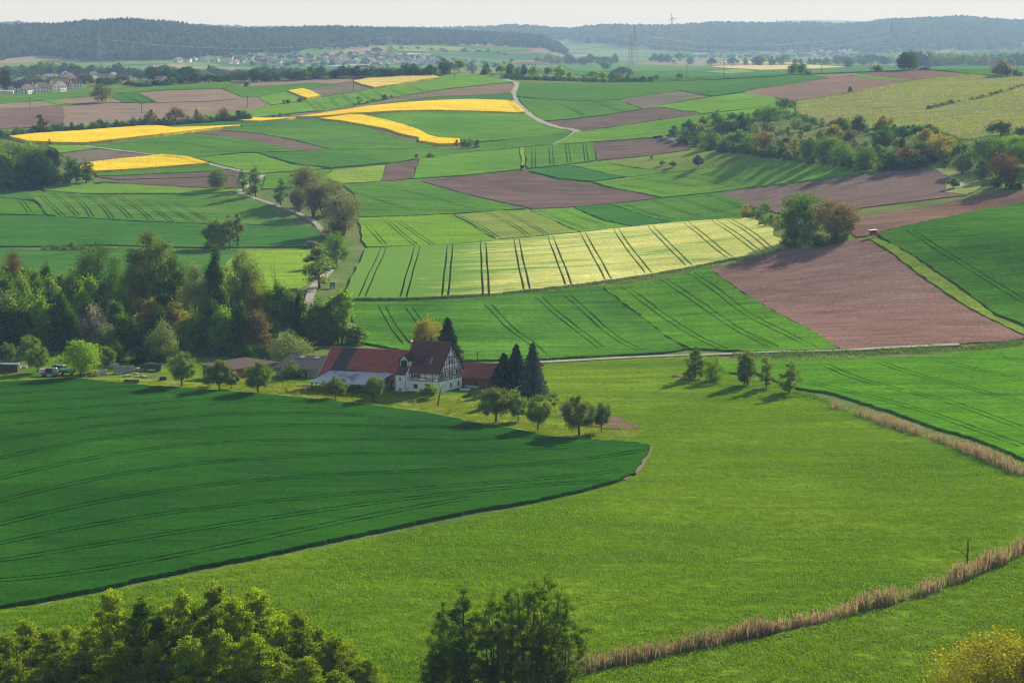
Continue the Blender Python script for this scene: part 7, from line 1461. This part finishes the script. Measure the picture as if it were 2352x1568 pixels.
wood_row('upper hazy wood behind the lone group', 'in the upper row of the hazy wood', 'A4 1570,520 1900,505 2150,490 2400,475', 30, (40, 74), (60, 105), ('mid','olive','mid'))
wood_row('hazy trees of the palest village', 'around the palest village', 'A3 1560,500 1800,500 2100,505 2352,500 A4 300,490 520,488 700,480 860,475 1100,470 1300,450 1560,455', 36, (22, 42), (34, 64), kinds=('round', 'round', 'elm'))
cluster(None, '', '''
A1 spruce 1790 640 552 56 deep pointed dark conifer standing alone on the far plain
A1 round 1645 706 598 130 dark biggest rounded tree on the crest behind the village fields
A2 round 1085 466 412 80 dark round hazy tree clump on the far brown hillside field''')
# ------------------------------------------------------------------ pylons and lines
STEEL = plain_mat('pylon_steel', (.20,.21,.22), .6, .2, 1, .3)
def pylon(spec, top, label, arms, rz=0.0, wbase=.085):
    (vx, vy), (_, ty) = T(f'{spec} {spec.split()[0]} {top}'); x, y, z = spot(vx, vy); H = (vy - ty) * K * y / FPX; e = empty('power_pylon', (x, y, z), rz); tag(e, label, 'pylon'); w0 = H * wbase; t = max(.12, .00008 * y)
    mb = MB(); wd = lambda u: w0 * (1 - u) ** 1.05 + .15
    c = [(-1, -1), (1, -1), (1, 1), (-1, 1)]; N_ = 11
    for a, b in c: mb.beam((a * wd(0), b * wd(0), -1), (a * wd(1), b * wd(1), H), t, t)
    hs = [H * (1 - (1 - i / N_) ** 1.25) for i in range(N_ + 1)]
    for i in range(N_):
        z0, z1 = hs[i], hs[i + 1]; p0, p1 = wd(z0 / H), wd(z1 / H)
        for k in range(4):
            a, b = c[k]; a2, b2 = c[(k + 1) % 4]; mb.beam((a * p0, b * p0, z0), (a2 * p1, b2 * p1, z1), t * .6, t * .6); mb.beam((a2 * p0, b2 * p0, z0), (a * p1, b * p1, z1), t * .6, t * .6)
    mb.build('lattice_mast', [STEEL], e); tips = []
    for u, l in arms:
        mb = MB(); zz = H * u; mb.beam((-l, 0, zz), (l, 0, zz), t * .9, t * .9); mb.beam((-l, 0, zz), (0, 0, zz + H * .035), t * .7, t * .7); mb.beam((l, 0, zz), (0, 0, zz + H * .035), t * .7, t * .7); mb.build('crossarm', [STEEL], e); tips.append((zz, l))
    return Vector((x, y, z)), H, tips
p1 = pylon('A3 1150,590', '1150,219', 'tallest lattice pylon in the middle of the far plain', [(.77, 6), (.62, 8)], 1.1)
p2 = pylon('A3 1116,588', '1116,308', 'shorter lattice pylon just behind the tallest one', [(.78, 5), (.64, 6)], 1.1)
p3 = pylon('A4 1209,550', '1209,172', 'big lattice pylon in front of the far right hills', [(.77, 6), (.63, 8)], 1.1)
p4 = pylon('A2 1187,545', '1187,260', 'hazy lattice pylon left of the middle village church hill', [(.78, 6), (.64, 8)], 1.1)
p5 = pylon('A2 1208,545', '1208,304', 'shorter hazy pylon right beside the hazy left one', [(.78, 5), (.64, 6)], 1.1)
p6 = pylon('A1 855,560', '855,272', 'faint lattice pylon before the dark left hill', [(.78, 6), (.64, 8)], 1.1)
def wire(a, b, ua, ub, sag, label, ext=1.0):
    A = a[0] + Vector((0, 0, a[1] * ua)); B = (b[0] + Vector((0, 0, b[1] * ub))) if isinstance(b, tuple) else b; mb = MB(); pts = []
    for i in range(25):
        u = i / 24 * ext; p = A.lerp(B, u); p.z -= sag * 4 * u * (1 - u); pts.append(p)
    r = max(.15, .00007 * A.y); mb.tube(pts, r, 4); o = mb.build('power_line', [STEEL], smooth=True); return tag(o, label, 'power line')
wire(p1, p3, .77, .77, 24, 'upper sagging power line between the tallest pylon and the big right one')
wire(p1, p3, .62, .63, 24, 'lower sagging power line between the tallest pylon and the big right one')
wire(p1, p4, .77, .78, 22, 'upper power line sagging left from the tallest pylon'); wire(p1, p4, .62, .64, 22, 'lower power line sagging left from the tallest pylon')
xx = Vector(at_depth(2520, 84, p3[0].y * .93)); wire(p3, xx, .77, .77, 12, 'upper power line running right from the big right pylon'); xx = Vector(at_depth(2520, 98, p3[0].y * .93)); wire(p3, xx, .63, .6, 12, 'lower power line running right from the big right pylon')
wire(p4, p6, .78, .78, 20, 'faint power line across the dark left hill')
def polee(spec, top, label):
    (vx, vy), (_, ty) = T(f'{spec} {spec.split()[0]} {top}'); x, y, z = spot(vx, vy); H = (vy - ty) * K * y / FPX; e = empty('utility_pole', (x, y, z)); tag(e, label, 'pole'); r = max(.14, .00014 * y)
    mb = MB(); mb.tube([(0, 0, -.5), (0, 0, H)], r, 6); mb.build('pole', [DKWOOD], e); mb = MB(); mb.beam((-1.0, 0, H - .4), (1.0, 0, H - .4), r * 1.2, r * 1.2); mb.build('crossarm', [DKWOOD], e)
polee('A2 1752,690', '1752,636', 'utility pole on the crest right of the pale rapeseed field'); polee('A2 888,796', '888,674', 'tall utility pole at the left corner of the pale rapeseed field'); polee('A1 258,936', '258,838', 'utility pole on the brown field at far left'); polee('A1 1211,980', '1211,886', 'utility pole in the middle of the long pale brown field'); polee('A1 2118,922', '2118,822', 'utility pole at the right end of the long pale brown field')
polee('A3 548,706', '548,570', 'tall utility pole standing in the roadside hedge'); polee('A3 1597,692', '1597,563', 'tall utility pole beside the crest road'); polee('A4 622,636', '622,550', 'utility pole right of the small crest tree group'); polee('A3 1914,672', '1914,512', 'thin far pole behind the crest road')
# ------------------------------------------------------------------ landmarks on the skyline
def on_hill(spec, Y):
    (vx, vy), = T(spec); x, y, z = at_depth(vx, vy, Y); return float(x), float(y), tz(x, Y)
x, y, z = on_hill('A3 1470,236', 7900); e = empty('wind_turbine', (x, y, z - 4)); tag(e, 'white three bladed wind turbine standing on the far ridge', 'wind turbine'); WT = plain_mat('turbine_white', (.55,.56,.58), .5, .03)
H = (T('A3 0,236')[0][1] - T('A3 0,133')[0][1]) * K * y / FPX + 4; mb = MB(); mb.tube([(0, 0, 0), (0, 0, H)], [3.4, 2.2], 10); mb.build('tower', [WT], e); mb = MB(); mb.tube([(0, -6, H), (0, 6, H)], [2.0, 2.4], 8); mb.build('nacelle', [WT], e); BL = (T('A3 0,133')[0][1] - T('A3 0,86')[0][1]) * K * y / FPX
for k in range(3):
    a = R(12) + k * 2 * math.pi / 3; dv_ = Vector((-math.sin(a), 0, math.cos(a))); c = Vector((0, -7, H)); mb = MB(); mb.tube([c, c + dv_ * BL * .2, c + dv_ * BL * .7, c + dv_ * BL], [1.6, 2.3, 1.4, .5], 6); mb.build('blade', [WT], e)
x, y, z = on_hill('A2 1893,248', 5480); e = empty('tower_block', (x, y, z - 12), .25); tag(e, 'pale grey tower block standing up from the wooded ridge', 'tower block'); h = (T('A2 0,250')[0][1] - T('A2 0,203')[0][1]) * K * y / FPX + 18
for i, (xa, xb, hh) in enumerate(((-15, -5.2, h), (-5, 5, h * .985), (5.2, 15, h * .99))):
    mb = MB(); mb.box(xa, xb, -9 + (1.5 if i == 1 else 0), 9, 0, hh); wb_ = mb.build('wall', [WALLS['grey'] if i != 1 else WALLS['white']], e); mb = MB()
    for zz in np.arange(8, hh - 3, 6.0): mb.box(xa + 1.0, xb - 1.0, -9.2 + (1.5 if i == 1 else 0), -9 + (1.5 if i == 1 else 0), zz, zz + 2.4)
    mb.build('window_band', [GLASS], wb_)
mb = MB(); mb.box(-14, -8, -4, 4, h, h + 4); mb.box(8, 14, -4, 4, h, h + 3.5); mb.build('roof_house', [WALLS['grey']], e)
for k, (xx_, nm) in enumerate(((238, 'left slim chimney on the far right skyline'), (320, 'right slim chimney on the far right skyline'))):
    x, y, z = on_hill(f'A4 {xx_},208', 9200); zt = float(at_depth(0, T(f'A4 0,{172}')[0][1], y)[2]); mb = MB(); mb.tube([(0, 0, 0), (0, 0, zt - z + 10)], [6.5, 5.0], 8); o = mb.build('power_station_chimney', [WALLS['grey']]); o.location = (x, y, z - 10); tag(o, nm, 'chimney')
def steeple(spec, top, label, w, onion=False):
    (vx, vy), (_, ty) = T(f'{spec} {spec.split()[0]} {top}'); x, y, z = spot(vx, vy); H = (vy - ty) * K * y / FPX; e = empty('church_tower', (x, y, z)); tag(e, label, 'church tower')
    mb = MB(); mb.box(-w, w, -w, w, -2, H * .5); mb.build('wall', [WALLS['grey']], e); mb = MB()
    if onion: mb.tube([(0,0,H*.5),(0,0,H*.55),(0,0,H*.68),(0,0,H*.8),(0,0,H*.88),(0,0,H)], [w*1.1,w*1.5,w*1.75,w*1.2,w*.5,.2], 10)
    else: mb.tube([(0,0,H*.5),(0,0,H*.53),(0,0,H)], [w*1.35,w*1.25,.15], 4)
    mb.build('spire', [ROOFS['grey']], e)
steeple('A4 293,500', '293,424', 'pointed church spire rising from the palest village', 5); steeple('A4 765,490', '765,430', 'onion domed tower in the palest village', 7, True); steeple('A4 818,492', '818,448', 'low pointed tower right of the onion dome', 5)
(vx, vy), = T('A4 2338,470'); x, y, z = spot(vx, vy); e = empty('water_tower', (x, y, z)); tag(e, 'round water tower above the hazy wood at far right', 'tower'); H = 105 * .26856 * K * y / FPX
mb = MB(); mb.tube([(0,0,-2),(0,0,H*.72),(0,0,H*.75),(0,0,H*.97)], [H*.055,H*.055,H*.085,H*.085], 10); mb.build('shaft', [WALLS['grey']], e); mb = MB(); mb.tube([(0,0,H*.97),(0,0,H)], [H*.09,H*.04], 10); mb.build('cap', [ROOFS['grey']], e)
x, y, z = spot(*T('A1 466,690')[0]); e = empty('tower_crane', (x, y, z)); tag(e, 'orange tower crane standing in the near village', 'crane'); H = 172 * .26856 * K * y / FPX; OR = plain_mat('crane_orange', (.38,.14,.06), .6, .1); mb = MB()
for a, b in ((-1,-1),(1,-1),(1,1),(-1,1)): mb.beam((a*.9,b*.9,-1),(a*.9,b*.9,H),.24,.24)
for i in range(14): mb.beam((-.9,-.9,H*i/14),(.9,-.9,H*(i+1)/14),.22,.22); mb.beam((.9,.9,H*i/14),(-.9,.9,H*(i+1)/14),.13,.13)
mb.build('mast', [OR], e); mb = MB(); mb.beam((-22,9,H*.93),(8,-3.3,H*.93),.5,.5); mb.beam((-22,9,H*.93),(0,0,H*1.0),.25,.25); mb.build('jib', [OR], e); mb = MB(); mb.box(5,8,-4,-1.5,H*.87,H*.93); mb.build('counterweight', [CONC], e)
# ------------------------------------------------------------------ light and air
SUN_EL, SUN_AZ = 25.0, 34.0        # degrees; azimuth to the right of the view
sd = bpy.data.lights.new('sun', 'SUN'); so = bpy.data.objects.new('sun', sd); COL.objects.link(so)
sd.energy = 5.0; sd.angle = R(.55); sd.color = (1.0, .91, .73)
dv = Vector((math.sin(R(SUN_AZ)) * math.cos(R(SUN_EL)), math.cos(R(SUN_AZ)) * math.cos(R(SUN_EL)), math.sin(R(SUN_EL))))
so.rotation_euler = dv.to_track_quat('Z', 'Y').to_euler(); so.location = (300, 300, 400)
w = bpy.data.worlds.new('World'); scene.world = w; w.use_nodes = True; nt = w.node_tree; nt.nodes.clear()
sky = nt.nodes.new('ShaderNodeTexSky'); sky.sky_type = 'NISHITA'; sky.sun_disc = False
sky.sun_elevation = R(SUN_EL); sky.sun_rotation = R(SUN_AZ); sky.altitude = 300; sky.air_density = 1.0; sky.dust_density = 2.0; sky.ozone_density = 1.0
bg = nt.nodes.new('ShaderNodeBackground'); bg.inputs[1].default_value = .10; nt.links.new(mixc(nt, 1.0, sky.outputs[0], (3.0, 2.55, 2.62), 'DARKEN'), bg.inputs[0])
ow = nt.nodes.new('ShaderNodeOutputWorld'); nt.links.new(bg.outputs[0], ow.inputs[0])
HAZE = True
if HAZE:
    mb = MB(); mb.box(-8200, 8200, -60, 17300, -8, 420)
    m, nt = new_mat('hazy_air'); v = nt.nodes.new('ShaderNodeVolumePrincipled')
    v.inputs['Color'].default_value = (.36, .60, 1.0, 1); v.inputs['Absorption Color'].default_value = (1, 1, 1, 1); v.inputs['Density'].default_value = .000096; v.inputs['Anisotropy'].default_value = .10
    o_ = nt.nodes.new('ShaderNodeOutputMaterial'); nt.links.new(v.outputs[0], o_.inputs['Volume'])
    hz = mb.build('haze', m); tag(hz, 'pale blue evening haze lying over the whole valley', 'haze', None, 'stuff')
scene.view_settings.view_transform = 'Standard'; scene.view_settings.look = 'None'; scene.view_settings.gamma = 1.0
scene.view_settings.exposure = 0.95
scene.render.engine = 'CYCLES'
cy = scene.cycles; cy.max_bounces = 6; cy.diffuse_bounces = 4; cy.glossy_bounces = 1; cy.transmission_bounces = 4; cy.transparent_max_bounces = 8; cy.volume_bounces = 0
cy.use_denoising = True; cy.pixel_filter_type = 'BLACKMAN_HARRIS'; cy.filter_width = 1.15
try: cy.denoiser = 'OPENIMAGEDENOISE'; cy.denoising_input_passes = 'RGB_ALBEDO_NORMAL'; cy.denoising_prefilter = 'NONE'
except Exception: pass
cy.use_adaptive_sampling = False; cy.sample_clamp_indirect = 6
